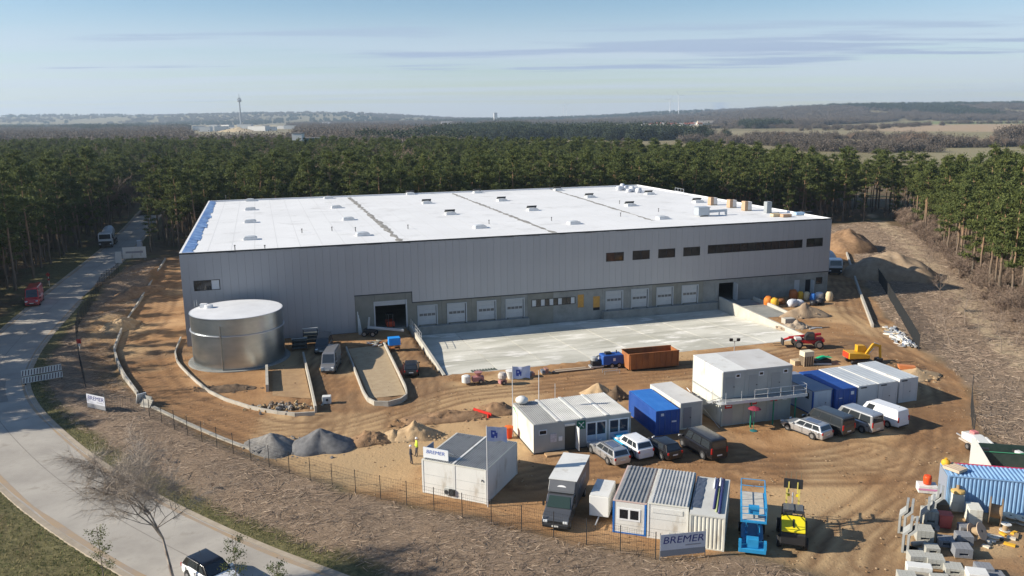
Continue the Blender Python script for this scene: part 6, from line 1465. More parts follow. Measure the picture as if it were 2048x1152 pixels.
t = thing('waste_bin', 'orange-red bin beside the left wall of the office cabin', 'bin', G(1018, 876), rad(17)); MB().lathe([(.28, .05), (.36, 1.0), (.4, 1.05)], 14).build('body', mat('bin_red', (.60, .06, .015), rough=.5), t); MB().lathe([(.42, 1.052), (.4, 1.15), (.1, 1.22)], 14).build('lid', mat('bin_orange', (.65, .14, .02), rough=.5), t)
# ================================================================ heaps of soil, sand and gravel
def heap(name, label, px, rx, ry, h, m, seed, rz=0, rough_=.25, cat='heap', flat=0.0, pos=None, freq=1.0):
    c = pos or G(*px); n, k = 48, 14; r = np.random.default_rng(seed); ph = r.uniform(0, 6.28, 6); vs = [(0, 0, h * (1 - flat * .3))]
    for j in range(1, k + 1):
        u = j / k
        for i in range(n):
            a = 2 * math.pi * i / n; wob = 1 + .14 * math.sin(2 * a + ph[0]) + .09 * math.sin(3 * a + ph[1]) + .06 * math.sin(5 * a + ph[2]); x, y = rx * wob * u * math.cos(a), ry * wob * u * math.sin(a)
            z = h * max(0, (1 - u)) ** (.9 if flat == 0 else .6) if u < 1 else -.25
            vs.append((x, y, z))
    A = np.array(vs); nz = fbm(A[:, 0] * freq + seed * 7.3 + 50, A[:, 1] * freq + seed * 3.1 + 50, 5, seed % 40) - .5; e = np.clip(A[:, 2] / max(h, .1), 0, 1); A[:, 2] += nz * rough_ * h * (.25 + e * 1.4) * (A[:, 2] > 0)
    fs = [(0, 1 + i, 1 + (i + 1) % n) for i in range(n)]
    for j in range(k - 1): fs += [(1 + j * n + i, 1 + (j + 1) * n + i, 1 + (j + 1) * n + (i + 1) % n, 1 + j * n + (i + 1) % n) for i in range(n)]
    o = MB().add(A.tolist(), fs).build(name, m, None, True); o.location = c; o.rotation_euler = (0, 0, rz)
    if rx < 20:       # loose stones and clods at the foot and on the slopes
        ns = 90; a_ = r.uniform(0, 6.28, ns); u_ = 1.18 - np.abs(r.normal(size=ns)) * .35; oc = np.array([[1, 0, 0], [0, 1, 0], [-1, 0, 0], [0, -1, 0], [0, 0, .8]]); S_ = (.04 + .16 * r.random(ns) ** 3) * (1 + .12 * rx); Z_ = np.clip(h * (1 - u_), 0, h) * .92
        V_ = oc[None] * (S_[:, None] * r.uniform(.6, 1.3, (ns, 5)))[..., None] + np.stack([rx * u_ * np.cos(a_), ry * u_ * np.sin(a_), Z_], 1)[:, None, :]
        F_ = (np.arange(ns) * 5)[:, None, None] + np.array([[0, 1, 4], [1, 2, 4], [2, 3, 4], [3, 0, 4]])[None]; tag(link('loose_stones', np_mesh('loose_stones', V_.reshape(-1, 3), F_.reshape(-1, 3), [m]), o), kind='stuff')
    return tag(o, label, cat)
grav = mat('gravel_grey', (.16, .152, .142), (.25, .24, .225), scale=3, rough=.95, bump=1, bscale=22); grav2 = mat('gravel_bluegrey', (.115, .115, .118), (.175, .175, .178), scale=2, rough=.95, bump=.8, bscale=24)
soil = mat('soil_brown', (.20, .12, .065), (.32, .20, .11), scale=1.4, rough=.97, bump=1, bscale=9); sandm = mat('sand_beige', (.50, .36, .21), (.38, .26, .145), scale=1.3, rough=.97, bump=.8, bscale=9); soil_d = mat('soil_dark', (.10, .07, .045), (.19, .125, .075), scale=1.2, rough=.97, bump=1, bscale=7); soil_g = mat('soil_greybrown', (.26, .185, .12), (.36, .27, .18), scale=.9, rough=.97, bump=1, bscale=5)
heap('gravel_heap', 'lighter grey gravel heap behind the long mesh fence', (545, 895), 2.7, 2.4, 1.4, grav, 1, rough_=.2)
heap('gravel_heap', 'smooth dark grey gravel cone right of the lighter gravel heap', (642, 893), 2.9, 2.6, 1.75, grav2, 2, rough_=.14, freq=2.0)
heap('soil_heap', 'rough brown soil heap between gravel and sand', (742, 882), 2.2, 1.6, 1.0, soil, 3, rough_=.7, freq=1.6)
heap('sand_heap', 'pale sand heap with dark shadow side behind the standing worker', (832, 872), 2.6, 1.7, 1.35, sandm, 4, rough_=.55, freq=1.3)
heap('sand_heap', 'low sandy ridge at the left of the pale sand heap', (786, 876), 1.6, 1.1, .8, sandm, 5, rough_=.7, freq=1.6)
heap('soil_heap', 'low torn soil bank along the haul road behind the sand', (900, 835), 5.5, 1.6, .7, soil, 6, rz=.3, rough_=.9, freq=1.2)
heap('soil_heap', 'brown mound behind the drooping flag', (990, 822), 2.4, 1.4, 1.2, soil, 7, rough_=.6)
heap('sand_heap', 'small sand mound behind the office roof', (1196, 790), 1.8, 1.3, 1.2, sandm, 8, rough_=.4)
heap('soil_heap', 'dark soil mound left of the bright blue container', (1232, 795), 1.6, 1.2, 1.3, soil_d, 9, rough_=.4)
heap('sand_heap', 'flat sand heap at the right end of the container row', (1832, 752), 3.0, 2.0, .8, sandm, 10, rough_=.4)
heap('soil_heap', 'grey-brown soil cone in front of the colourful waste bags', (1610, 632), 3.4, 2.0, 1.9, soil_g, 11, rough_=.3)
heap('sand_heap', 'small pale rubble heap right of the concrete ramp', (1590, 655), 2.2, 1.3, .9, mat('rubble_pale', (.42, .34, .25), (.32, .25, .18), scale=2.5, rough=.95, bump=1, bscale=8), 12, rough_=.7, freq=1.8)
heap('soil_mound', 'steep brown earth mound right behind the hall corner', (1692, 498), 7.5, 6.5, 4.2, soil, 13, rough_=.35, flat=.6, freq=.5)
heap('soil_mound', 'large grey-brown earth mound right of the hall', (1782, 552), 9.0, 6.0, 4.4, soil_g, 14, rz=-.7, rough_=.3, flat=.4, freq=.5)
heap('soil_mound', 'brown earth bank between road fence and haul road', (268, 590), 3.0, 7.0, 1.5, soil, 15, rz=-.2, rough_=.5, freq=.8)
heap('soil_mound', 'torn sandy bank at the pit left of the haul road', (240, 655), 2.4, 3.6, 1.5, sandm, 16, rz=-.3, rough_=.8, freq=1.0)
heap('soil_heap', 'dark wet soil in front of the steel tank', (455, 778), 3.6, 1.2, .5, soil_d, 17, rough_=.8)
# rubble in front of the sand bed: stones one can pick out
t = thing('rubble_pile', 'pile of broken yellowish rubble inside the kerb in front of the tank', 'rubble', G(565, 815)); random.seed(8)
rub = [mat('stone_tan', (.42, .31, .17), (.34, .24, .13), scale=3, rough=.95), mat('stone_brown', (.20, .14, .09), rough=.95), mat('stone_grey', (.28, .26, .23), rough=.95)]
def stone_mesh(seed, m):
    r = random.Random(seed); v = []; a = .5
    for z, s in ((-.4, .7), (0, 1.0), (.4, .6)):
        for i in range(6): v.append((math.cos(i * 1.047) * s * r.uniform(.35, .55), math.sin(i * 1.047) * s * r.uniform(.35, .55), z * r.uniform(.7, 1.1)))
    fs = [tuple(range(5, -1, -1)), tuple(range(12, 18))] + [(k * 6 + i, k * 6 + (i + 1) % 6, k * 6 + 6 + (i + 1) % 6, k * 6 + 6 + i) for k in range(2) for i in range(6)]
    return MB().add(v, fs).mesh('stone', m)
STN = [stone_mesh(i, rub[i % 3]) for i in range(9)]
for i in range(110):
    o = link('stone', random.choice(STN), t); x, y = random.gauss(0, 1.7), random.gauss(0, .7); s = random.uniform(.2, .75); o.location = (x, y, random.uniform(0, .3) * max(0, 1 - abs(x) / 3.5)); o.rotation_euler = (random.random() * 3, random.random() * 3, random.random() * 6); o.scale = (s, s * random.uniform(.6, 1), s * random.uniform(.5, .9))
# ================================================================ bags and scrap at the right end of the hall
def big_bag(label, px, s, m, seed, group=None, z=0, pos=None):
    r = np.random.default_rng(seed); n, k = 12, 6; vs = []
    for j in range(k + 1):
        v = j / k; rr = .5 * (.86 + .22 * math.sin(v * 3.14)) * (1 if v < .95 else .75)
        for i in range(n):
            a = 2 * math.pi * i / n; q = max(abs(math.cos(a)), abs(math.sin(a))); q = rr / q ** .7 * (1 + r.normal() * .06); vs.append((q * math.cos(a) * s[0], q * math.sin(a) * s[1], v * s[2] * (1 + r.normal() * .03)))
    fs = [tuple(range(n - 1, -1, -1)), tuple(range(k * n, k * n + n))] + [(j * n + i, j * n + (i + 1) % n, (j + 1) * n + (i + 1) % n, (j + 1) * n + i) for j in range(k) for i in range(n)]
    o = MB().add(vs, fs).build('big_bag', m, None, True); o.location = (pos or G(*px)) + Vector((0, 0, z)); o.rotation_euler = (0, 0, r.uniform(0, 1.5)); return tag(o, label, 'bag', group)
bo = mat('bag_orange', (.62, .20, .02), (.5, .14, .02), scale=3, rough=.7); by = mat('bag_yellow', (.68, .38, .03), rough=.7); bw = mat('bag_white', (.66, .67, .7), (.55, .57, .62), scale=2, rough=.7); bb = mat('bag_blue', (.03, .16, .5), rough=.6); brn = mat('bag_brown', (.22, .09, .03), rough=.8); bcr = mat('bag_cream', (.6, .48, .3), rough=.8); bdk = mat('bag_black', (.02, .02, .025), rough=.5)
for i, (lb, px, s, m) in enumerate([('dark orange bag at the left of the waste bags near the ramp', (1536, 612), (1.5, 1.2, 1.5), bo), ('bright yellow-orange bag beside the dark orange one', (1549, 614), (1.2, 1.1, 1.4), by), ('brown bag partly hidden behind the yellow one', (1561, 608), (1.2, 1.0, .9), brn),
        ('rust coloured bag standing at the wall behind the white sacks', (1586, 598), (1.8, 1.2, 1.5), mat('bag_rust', (.42, .12, .03), rough=.7)), ('yellow bag right of the rust coloured one', (1600, 599), (.8, .9, 1.3), by), ('big white sack in front of the rust coloured bag', (1584, 613), (1.8, 1.2, 1.1), bw), ('white sack lying right of the big white sack', (1598, 611), (1.3, 1.1, .9), bw), ('cream bag left of the blue bag', (1613, 600), (.9, .9, 1.3), bcr), ('bright blue bag among the waste bags', (1625, 602), (.7, .8, 1.2), bb), ('white bag on top right of the waste bags', (1637, 598), (1.6, 1.1, 1.1), bw), ('dark bin bag in front of the white bag', (1640, 608), (1.4, 1.1, .9), bdk), ('black bag left of the dark bin bag', (1627, 611), (1.0, .9, .8), bdk), ('cream pointed bag at the hall corner', (1658, 602), (1.0, .9, 1.5), bcr)]):
    big_bag(lb, px, s, m, 100 + i, 'waste bags at the hall wall')
t = thing('concrete_block', 'single pale concrete block on the soil near the ramp wall', 'block', G(1577, 646), .3); MB().box(-.9, .7, -.5, .5, 0, .75).build('block', pale_c, t, False, .04); MB().box(.702, 1.0, -.35, .35, .1, .6).build('dark_insert', blk, t)
t = thing('steel_scrap', 'flat dark metal scraps lying in front of the soil cone', 'scrap', G(1637, 656), .2)
for i in range(5): MB().cbox((random.uniform(-1.2, 1.2), random.uniform(-.4, .4), .06 + i * .03), (1.4, .25, .05), rz=random.uniform(-.5, .5)).build('scrap_piece', steel if i % 2 else blk, t)
# scrap and board pile beside the screened fence
t = thing('scrap_pile', 'long pile of silvery offcuts and boards along the screened fence', 'scrap', G(1800, 676)); random.seed(31); axis = (G(1832, 700) - G(1762, 642)); axis.normalize(); ah = heading((0, 0), axis)
sm = [steel, wh, mat('alu', (.6, .62, .64), rough=.3, metal=.7), mat('board_grey', (.35, .36, .36), rough=.7), mat('board_tan', (.50, .38, .22), rough=.8), mat('sheet_pale', (.6, .58, .54), rough=.7)]
for i in range(85):
    u = random.uniform(-4.6, 4.4); v = random.gauss(0, .55); p = axis * u + Vector((-axis.y, axis.x, 0)) * v; k = random.random()
    MB().cbox((p.x, p.y, .08 + random.random() * .45 * (1 - abs(v))), (random.uniform(.6, 2.2), random.uniform(.12, .55), random.uniform(.04, .16)), rz=ah + random.gauss(0, .45), rx=random.gauss(0, .2), ry=random.gauss(0, .15)).build('scrap_piece', random.choice(sm), t)
# ================================================================ stuff along the near edge of the concrete yard
pinkish = mat('mixer_pink', (.42, .20, .19), (.30, .15, .15), scale=2, rough=.6)
t = thing('plaster_pump', 'dusty pinkish plaster pump with white drum at the slab edge', 'pump', G(955, 766), rad(16)); MB().lathe([(.5, .25), (.5, .95), (.3, 1.05)], 16, (-1.3, 0)).build('drum', wh, t); MB().box(-.6, .7, -.4, .4, .25, .8).build('frame_body', pinkish, t, False, .05); MB().lathe([(.15, .8), (.5, 1.3)], 12, (.1, 0)).build('hopper', pinkish, t)
for s in (-.45, .45): wheel(t, .3, s, .25, .12)
MB().path([Vector(p) for p in ((.7, 0, .3), (1.3, -.3, .1), (1.9, .1, .08), (2.3, -.4, .08))], .06, 6).build('hose', trim_m, t)
t = thing('mortar_mixer', 'small mortar mixer with grey drum beside the plaster pump', 'mixer', G(1005, 768), rad(30)); MB().lathe([(.25, .5), (.5, .75), (.5, 1.1), (.35, 1.35)], 14).build('drum', mat('drum_dusty', (.46, .42, .38), rough=.7), t); MB().box(-.4, .4, -.3, .3, .1, .5).build('stand', pinkish, t)
for s in (-.35, .35): wheel(t, 0, s, .22, .1)
t = thing('bulk_bucket', 'white plastic tub standing on edge below the tall flag', 'tub', G(1022, 757), 0); MB().lathe([(.35, 0), (.6, .9), (.64, .95)], 16).build('tub', wh, t)
MB().lathe([(.6, .952), (.3, 1.0)], 16).build('lid', wh, t)
for i, (px, py, lb, n) in enumerate(((1058, 753, 'low pallet of dark tool cases at the slab edge', 3), (1092, 747, 'pallet of boxes right of the tool cases', 2))):
    t = thing('loaded_pallet', lb, 'pallet', G(px, py), rad(15)); MB().box(-.6, .6, -.45, .45, 0, .14).build('pallet', mat('pallet_wood', (.36, .26, .15), (.28, .2, .12), scale=3, rough=.85), t)
    for k in range(n): MB().box(-.58 + k * .4, -.2 + k * .4, -.4, .4, .142, .5 + .15 * (k % 2)).build('case', [blk, mat('case_grey', (.14, .16, .2), rough=.6), mat('case_rust', (.3, .16, .12), rough=.6)][(k + i) % 3], t)
t = thing('board_stack', 'stack of long brown planks along the slab edge', 'planks', G(1145, 741), rad(15.5))
for k in range(6): MB().box(-2.6 + .1 * k, 2.5 - .15 * k, -.45 + (k % 3) * .3, -.2 + (k % 3) * .3, .05 + (k // 3) * .08, .12 + (k // 3) * .08).build('plank', [mat('plank_brown', (.22, .14, .09), rough=.85), mat('plank_pale', (.45, .36, .26), rough=.85)][k % 2], t)
t = thing('steel_grate', 'dark steel grate lying on the concrete yard', 'grate', G(966, 740) + Vector((0, 0, -.08)), rad(15.5))
for k in range(9): MB().box(-1.4 + k * .34, -1.18 + k * .34, -.4, .4, .03, .1).build('bar', mat('grate_green', (.09, .11, .09), rough=.7), t)
t = thing('steel_trestle', 'low grey steel trestle in front of the blue compressor', 'trestle', G(1222, 746), rad(14))
for s in (-.4, .4): MB().beam((-1.0, s, .4), (1.0, s, .4), .06, .08).build('rail', steel, t)
for a in (-.9, .9):
    for s in (-.4, .4): MB().beam((a, s, 0), (a, s, .38), .05, .05).build('leg', steel, t)
# timber crates, bricks and green tarp behind the container row
t = thing('brick_crate', 'tall timber crate with cream boxes behind the cabin block', 'crate', G(1612, 730), rad(17)); pw_ = mat('crate_wood', (.58, .46, .30), (.5, .38, .24), scale=2, rough=.85)
for k in range(5): MB().box(-.7 + k * .31, -.6 + k * .31, -.55, -.5, 0, 1.15).build('slat', pw_, t)
MB().box(-.7, .65, -.49, .5, .1, 1.1).build('load', mat('crate_dark', (.16, .12, .08), rough=.9), t); MB().box(-.65, .7, -.5, .5, 1.152, 1.75).build('top_box', mat('box_cream', (.62, .56, .42), rough=.8), t, False, .03)
t = thing('timber_stack', 'low stack of pale timber left of the tall crate', 'timber', G(1596, 728), rad(17))
for k in range(4): MB().box(-.8, .6, -.5 + k * .25, -.28 + k * .25, 0, .55).build('plank', pw_, t)
t = thing('tarp_bundle', 'bundle under a bright green tarpaulin behind the container row', 'bundle', G(1640, 726), rad(17)); MB().box(-1.0, 1.2, -.5, .6, 0, .45).build('base', blk, t); g_ = mat('tarp_green', (.01, .42, .17), rough=.5)
big_ = MB(); vs = [(x * .45 - .3, y * .3 - .3, .47 + .28 * math.exp(-((x - 2) ** 2 + (y - 1.5) ** 2) / 4) + .05 * ((x * 7 + y * 3) % 3)) for x in range(5) for y in range(4)]; big_.add(vs, [(x * 4 + y, x * 4 + 4 + y, x * 4 + 5 + y, x * 4 + 1 + y) for x in range(4) for y in range(3)]).build('tarpaulin', g_, t, True)
MB().cbox((-.4, -.7, .12), (2.4, .2, .15), rz=-.35).build('pale_beam', mat('sheet_pale', (.6, .58, .54)), t)
t = thing('barrow', 'orange wheelbarrow tub lying right of the white containers', 'barrow', G(1812, 742), rad(-10)); MB().extr([(-.8, .25), (.8, .2), (.95, .65), (-.95, .75)], 'y', -.35, .35).build('tub', mat('tub_orange', (.62, .22, .08), rough=.6), t, False, .04)
for s in (-.3, .3): MB().tube((.6, s, .3), (2.1, s * 1.2, .5), .03, 5).build('handle', blk, t)
wheel(t, -1.0, 0, .2, .1)
# barrow and bits before the hall gate
t = thing('pipe_rack', 'tall white pipes leaning at the gate portal', 'pipes', B2W(22.3, 1.2), BA)
for k in range(3): MB().tube((k * .18, -.2, 0), (k * .1, .6, 3.1 - .5 * k), .06, 6).build('pipe', wh, t)
t = thing('debris_pile', 'heap of white and dark scraps before the hall gate', 'debris', G(752, 690)); random.seed(77)
for i in range(22): MB().cbox((random.gauss(0, 1.0), random.gauss(0, .5), .12 + random.random() * .25), (random.uniform(.2, 1.2), random.uniform(.1, .5), random.uniform(.05, .25)), rz=random.random() * 3, rx=random.gauss(0, .3)).build('scrap_piece', random.choice([wh, steel, blk, conc2, rust]), t)
for k, (px, py, lb) in enumerate(((600, 700, 'dark stacked material cage left of the grey van'), (622, 688, 'dark rack with white top rail against the hall wall'))):
    t = thing('material_rack', lb, 'rack', G(px, py), BA); hh = 1.5 + .6 * k
    for a in (-.9, .9):
        for b in (-.5, .5): MB().beam((a, b, 0), (a, b, hh), .06, .06).build('post', blk, t)
    for z in (.3, .8, 1.3): MB().box(-.88, .88, -.48, .48, z, z + .25).build('load', mat('rack_load', (.10, .12, .12), (.05, .06, .06), scale=2, rough=.8), t)
    MB().box(-1.0, 1.0, -.06, .06, hh + .002, hh + .1).build('top_rail', wh, t)
# ================================================================ stock yard at the bottom right
blockm = mat('paver_grey', (.42, .42, .38), (.35, .35, .32), scale=2.2, rough=.9, bump=.2); blockd = mat('paver_slate', (.19, .20, .22), (.25, .26, .28), scale=2.2, rough=.9)
palw = mat('pallet_wood', (.36, .26, .15))
_layers = {}
def paver_layer(m, nx_, ny_, w, d, h):
    key = (m.name, nx_, ny_, w, d, h)
    if key not in _layers:
        mb = MB(); bw_, bd_ = w / nx_, d / ny_
        b = MB().box(.006, bw_ - .006, .006, bd_ - .006, 0, h).mesh('paver', m); _layers[key] = (b, bw_, bd_)
    return _layers[key]
def paver_stack(label, px, rz, w, d, layers, m, nx_=4, ny_=4, h=.16, slots=True, pos=None):
    t = thing('paver_stack', label, 'paving blocks', pos or G(*px), rz, 'stacks of paving blocks')
    for s in (-.42, 0, .42): MB().box(-w / 2, w / 2, s * d - .05 * d / abs(d), s * d + .05, 0, .09).build('pallet_runner', palw, t)
    MB().box(-w / 2, w / 2, -d / 2, d / 2, .092, .12).build('pallet_deck', palw, t)
    b, bw_, bd_ = paver_layer(m, nx_, ny_, w, d, h)
    for k in range(layers):
        for i in range(nx_):
            for j in range(ny_):
                if 0 < k < layers - 1 and 0 < i < nx_ - 1 and 0 < j < ny_ - 1: continue
                if slots and k == 1 and j == 0 and i in (1, nx_ - 2): continue      # fork slots
                o = link('paver', b, t); o.location = (-w / 2 + i * bw_, -d / 2 + j * bd_, .122 + k * (h + .004))
    return t
L_ = ['light grey paver stack right of the leaning angle stones', 'tall light grey paver stack left of the red crate', 'light grey paver stack at the left front of the block store', 'light grey paver stack second from the left at the front', 'slate grey paver stack below the wooden cable drum', 'lower slate grey paver stack behind the front row', 'pale smooth block stack at the bottom edge', 'small slate paver stack at the bottom right', 'pale block stack at the bottom edge right of the dark gap', 'dark paver stack in the gap right of the light stacks', 'light paver stack in the second row behind the front stacks', 'low slate paver stack at the bottom right corner', 'light paver stack at the bottom left corner of the block store', 'slate paver stack just behind the tilted cable drum']
for k, (px, py, w, d, n, m) in enumerate(((1846, 1080, 1.1, 1.1, 5, blockm), (1857, 1046, 1.0, 1.0, 6, blockm), (1832, 1128, 1.05, .9, 4, blockm), (1868, 1134, 1.05, .9, 4, blockm), (1922, 1112, 1.1, 1.0, 4, blockd), (1926, 1088, 1.0, .9, 4, blockd), (1905, 1148, 1.1, 1.0, 3, blockm), (1966, 1148, 1.0, .9, 3, blockd), (1880, 1172, 1.1, 1.0, 3, blockm), (1890, 1092, 1.0, .9, 3, blockd), (1862, 1108, .9, .8, 3, blockm), (1990, 1160, 1.0, .9, 2, blockd), (1812, 1165, 1.1, .9, 3, blockm), (1930, 1066, .9, .8, 3, blockd))): paver_stack(L_[k], (px, py), rad(-14 + 3 * (k % 3)), w, d, n, m)
for k, (px, py, w, d, h, lb) in enumerate(((1836, 1152, 1.5, .7, .8, 'white smooth concrete block at the bottom left of the block store'), (1952, 1168, 1.2, 1.0, .9, 'pale smooth concrete block at the bottom edge'), (1945, 1045, .9, 1.3, 1.3, 'tall cream stack wrapped in film before the pale blue container'), (1912, 1022, .8, .8, 1.5, 'narrow cream stack with tan ring left of the wrapped stack'))):
    t = thing('block_stack', lb, 'block', G(px, py), rad(-15)); MB().box(-w / 2, w / 2, -d / 2, d / 2, .12, h * .55).build('lower_block', pale_c if k < 2 else cream, t, False, .03); MB().box(-w / 2, w / 2, -d / 2, d / 2, h * .55 + .01, h).build('upper_block', wh if k < 2 else cream, t, False, .03); MB().box(-w / 2, w / 2, -d / 2, d / 2, 0, .11).build('pallet', palw, t)
    if k == 3: MB().lathe([(.45, h), (.5, h + .08), (.45, h + .2), (.15, h + .28)], 14).build('ring', mat('tan_ring', (.55, .36, .12), rough=.7), t); MB().tube((0, 0, h + .25), (0, .1, h + .55), .12, 8).build('bag_top', palw, t)
# angle stones: tall concrete elements with a kinked profile, standing in pairs
def angle_stone(label, px, rz):
    t = thing('angle_stone', label, 'concrete element', G(*px), rz, 'angle stones')
    prof = [(0, 0), (.15, 0), (.15, 1.3), (.55, 1.75), (.55, 2.4), (.4, 2.4), (.4, 1.8), (0, 1.35)]
    MB().extr(prof, 'y', -.5, .5).build('upright', mat('angle_concrete', (.36, .37, .36), (.30, .31, .30), scale=1.5, rough=.85), t); MB().box(.142, 1.0, -.48, .48, 0, .12).build('foot', pale_c, t); return t
for k, (px, py) in enumerate(((1796, 1060), (1806, 1062), (1803, 1098), (1813, 1100), (1838, 1058), (1848, 1052), (1858, 1030), (1866, 1034))):
    angle_stone(['leftmost angle stone in the back pair', 'second angle stone in the back pair at the left', 'leftmost angle stone in the front pair', 'second angle stone in the front pair at the left', 'angle stone standing behind the light paver stack', 'angle stone next to the paver stack, right of its twin', 'angle stone left of the dark timber box', 'angle stone touching the dark timber box'][k], (px, py), rad(-29))
for k, (px, py) in enumerate(((1838, 1040), (1836, 1090))):
    t = thing('concrete_bar', ['short concrete bar lying behind the front angle stones', 'rounded concrete bar lying before the paver stack'][k], 'concrete bar', G(px, py), rad(12)); MB().cbox((0, 0, .15), (1.1, .26, .26)).build('bar', pale_c, t, False, .06); MB().cbox((0, 0, .01), (.9, .4, .03)).build('bedding', palw, t)
# cable drums
def drum(label, px, r, w, tilt, rz, m, z=0):
    t = thing('cable_drum', label, 'cable drum', G(*px) + Vector((0, 0, z)), rz, 'wooden cable drums')
    Rm = Matrix.Rotation(tilt, 3, 'Y')
    for nm, prof, mm in (('flange', [(r, -w / 2), (r, -w / 2 + .05)], m), ('flange', [(r, w / 2 - .05), (r, w / 2)], m), ('core', [(r * .5, -w / 2 + .051), (r * .5, w / 2 - .051)], palw)):
        mb = MB().lathe(prof, 22); mb.v = [tuple(Rm @ Vector(p) + Vector((0, 0, r * abs(math.sin(tilt)) + w / 2 * abs(math.cos(tilt))))) for p in mb.v]; mb.build(nm, mm, t)
    mb = MB().lathe([(r * .14, w / 2 + .001), (r * .14, w / 2 + .02)], 12); mb.v = [tuple(Rm @ Vector(p) + Vector((0, 0, r * abs(math.sin(tilt)) + w / 2 * abs(math.cos(tilt))))) for p in mb.v]; mb.build('hub', blk, t); return t
dw = mat('drum_wood', (.46, .36, .27), (.38, .29, .21), scale=2, rough=.85); dd = mat('drum_dark', (.16, .11, .07), (.22, .16, .1), scale=2, rough=.85); dp = mat('drum_pale', (.6, .54, .44), rough=.8)
drum('wooden cable drum standing tilted above the slate pavers', (1952, 1082), .62, .7, rad(62), rad(-50), dw)
drum('large dark cable drum in the shade of the pale blue container', (1988, 1048), 1.0, .8, rad(88), rad(150), dd)
drum('pale cable drum lying flat by the container foot', (2020, 1040), .55, .35, rad(3), 0, dp)
drum('second pale cable drum lying flat at the right edge', (2044, 1046), .55, .35, rad(4), 0, dp)
drum('small white cable drum lying on the sandy soil', (2010, 1062), .35, .55, rad(5), 0, wh)
drum('flat wooden drum flange among the litter at the right', (1984, 1078), .45, .16, rad(10), .4, dp)
t = thing('red_crate', 'faded red crate standing in the middle of the block store', 'crate', G(1888, 1052), rad(-15)); MB().extr([(-.38, .0), (.38, 0), (.44, .95), (-.44, .95)], 'y', -.4, .4).build('body', mat('crate_red', (.52, .12, .10), (.45, .10, .08), scale=2, rough=.7), t, False, .04); MB().box(-.46, .46, -.42, .42, .952, 1.0).build('rim', mat('crate_red', (.52, .12, .10)), t)
t = thing('timber_box', 'dark timber box behind the red crate', 'crate', G(1872, 1028), rad(-12)); MB().box(-.7, .7, -.5, .5, .0, 1.0).build('box', mat('crate_dark', (.16, .12, .08)), t); MB().box(-.72, -.2, -.52, .1, 1.002, 1.1).build('lid_board', palw, t)
t = thing('drum_barrel', 'bright orange barrel on white boxes at the yard edge', 'barrel', G(1853, 982), 0); MB().lathe([(.28, .62), (.31, .75), (.29, .95), (.31, 1.15), (.27, 1.3)], 16).build('barrel', mat('barrel_orange', (.68, .07, .01), rough=.5), t, True); MB().lathe([(.26, 1.301), (.2, 1.34)], 16).build('lid', mat('barrel_orange', (.68, .07, .01)), t)
t = thing('white_boxes', 'pair of white cartons with pink tape under the orange barrel', 'box', G(1853, 982), rad(-14)); MB().box(-.7, .7, -.5, .5, .0, .6).build('carton', wh, t, False, .03); MB().box(-.72, .72, -.52, -.505, .25, .4).build('pink_tape', mat('tape_pink', (.6, .25, .4), rough=.5), t)
t = thing('steel_shelf', 'blue-grey steel uprights left of the pale blue container', 'steelwork', G(1893, 1010), rad(-14))
for k in range(3): MB().beam((k * .25, 0, 0), (k * .25 + .05, .3, 2.2), .12, .08).build('upright', mat('steel_bluegrey', (.25, .32, .42), rough=.5), t)
t = thing('bundled_tubes', 'bundle of pale cardboard tubes standing on the pale blue container end', 'tubes', G(1906, 938, 2.8), rad(-60))
for k in range(4): MB().beam((-.5 + k * .03, -.4 + k * .27, .12 + .02 * k), (.8, -.4 + k * .27, .14), .24, .22).build('tube_box', mat('tube_tan', (.55, .44, .32), (.48, .38, .28), scale=2, rough=.8), t)
t = thing('yellow_sack', 'yellow sack at the upper corner of the pale blue container', 'sack', G(1891, 932, 2.8), 0); MB().lathe([(.2, 0), (.35, .2), (.28, .45), (.1, .55)], 10).build('sack', by, t, True); MB().lathe([(.08, .551), (.12, .65)], 8).build('tie', by, t)
t = thing('leaning_sheet', 'white triangular sheet leaning behind the pale blue container', 'sheet', G(1940, 935), rad(-35)); MB().extr([(-.1, 0), (1.9, 0), (.2, 2.6), (-.1, 2.6)], 'y', -.04, .04).build('sheet', wh, t); MB().box(-.2, 2.0, .1, .3, 0, .1).build('foot', palw, t)
# green-black open skip and the light grey trailer chassis behind the container
t = thing('open_skip', 'dark green open skip behind the pale blue container', 'skip', G(2000, 930), rad(-12)); gsk = mat('skip_green', (.03, .06, .05), (.05, .075, .065), scale=1.5, rough=.6)
for q_ in ((-2.0, 2.6, -1.0, -.94), (-2.0, 2.6, .94, 1.0), (-2.0, -1.94, -.938, .938), (2.54, 2.6, -.938, .938)): MB().box(*q_, .15, 1.5).build('wall', gsk, t)
MB().box(-1.93, 2.53, -.93, .93, .15, .25).build('floor', gsk, t)
for k in range(4): MB().cbox((random.uniform(-1.5, 2), random.uniform(-.6, .6), 1.0 + .1 * k), (.6, .4, .2), rz=random.random() * 3).build('load_piece', [wh, blk][k % 2], t)
MB().tube((-2.0, -1.02, 1.52), (2.6, -1.02, 1.52), .04, 6).build('rim_tube', mat('rim_green', (.06, .3, .16), rough=.5), t)
t = thing('equipment_trailer', 'light grey trailer frame with white machine parts right of the yard bend', 'trailer', G(1962, 905), rad(98)); MB().box(-1.4, 2.2, -.6, .6, .45, .6).build('deck', mat('trailer_tan', (.42, .36, .3), rough=.8), t)
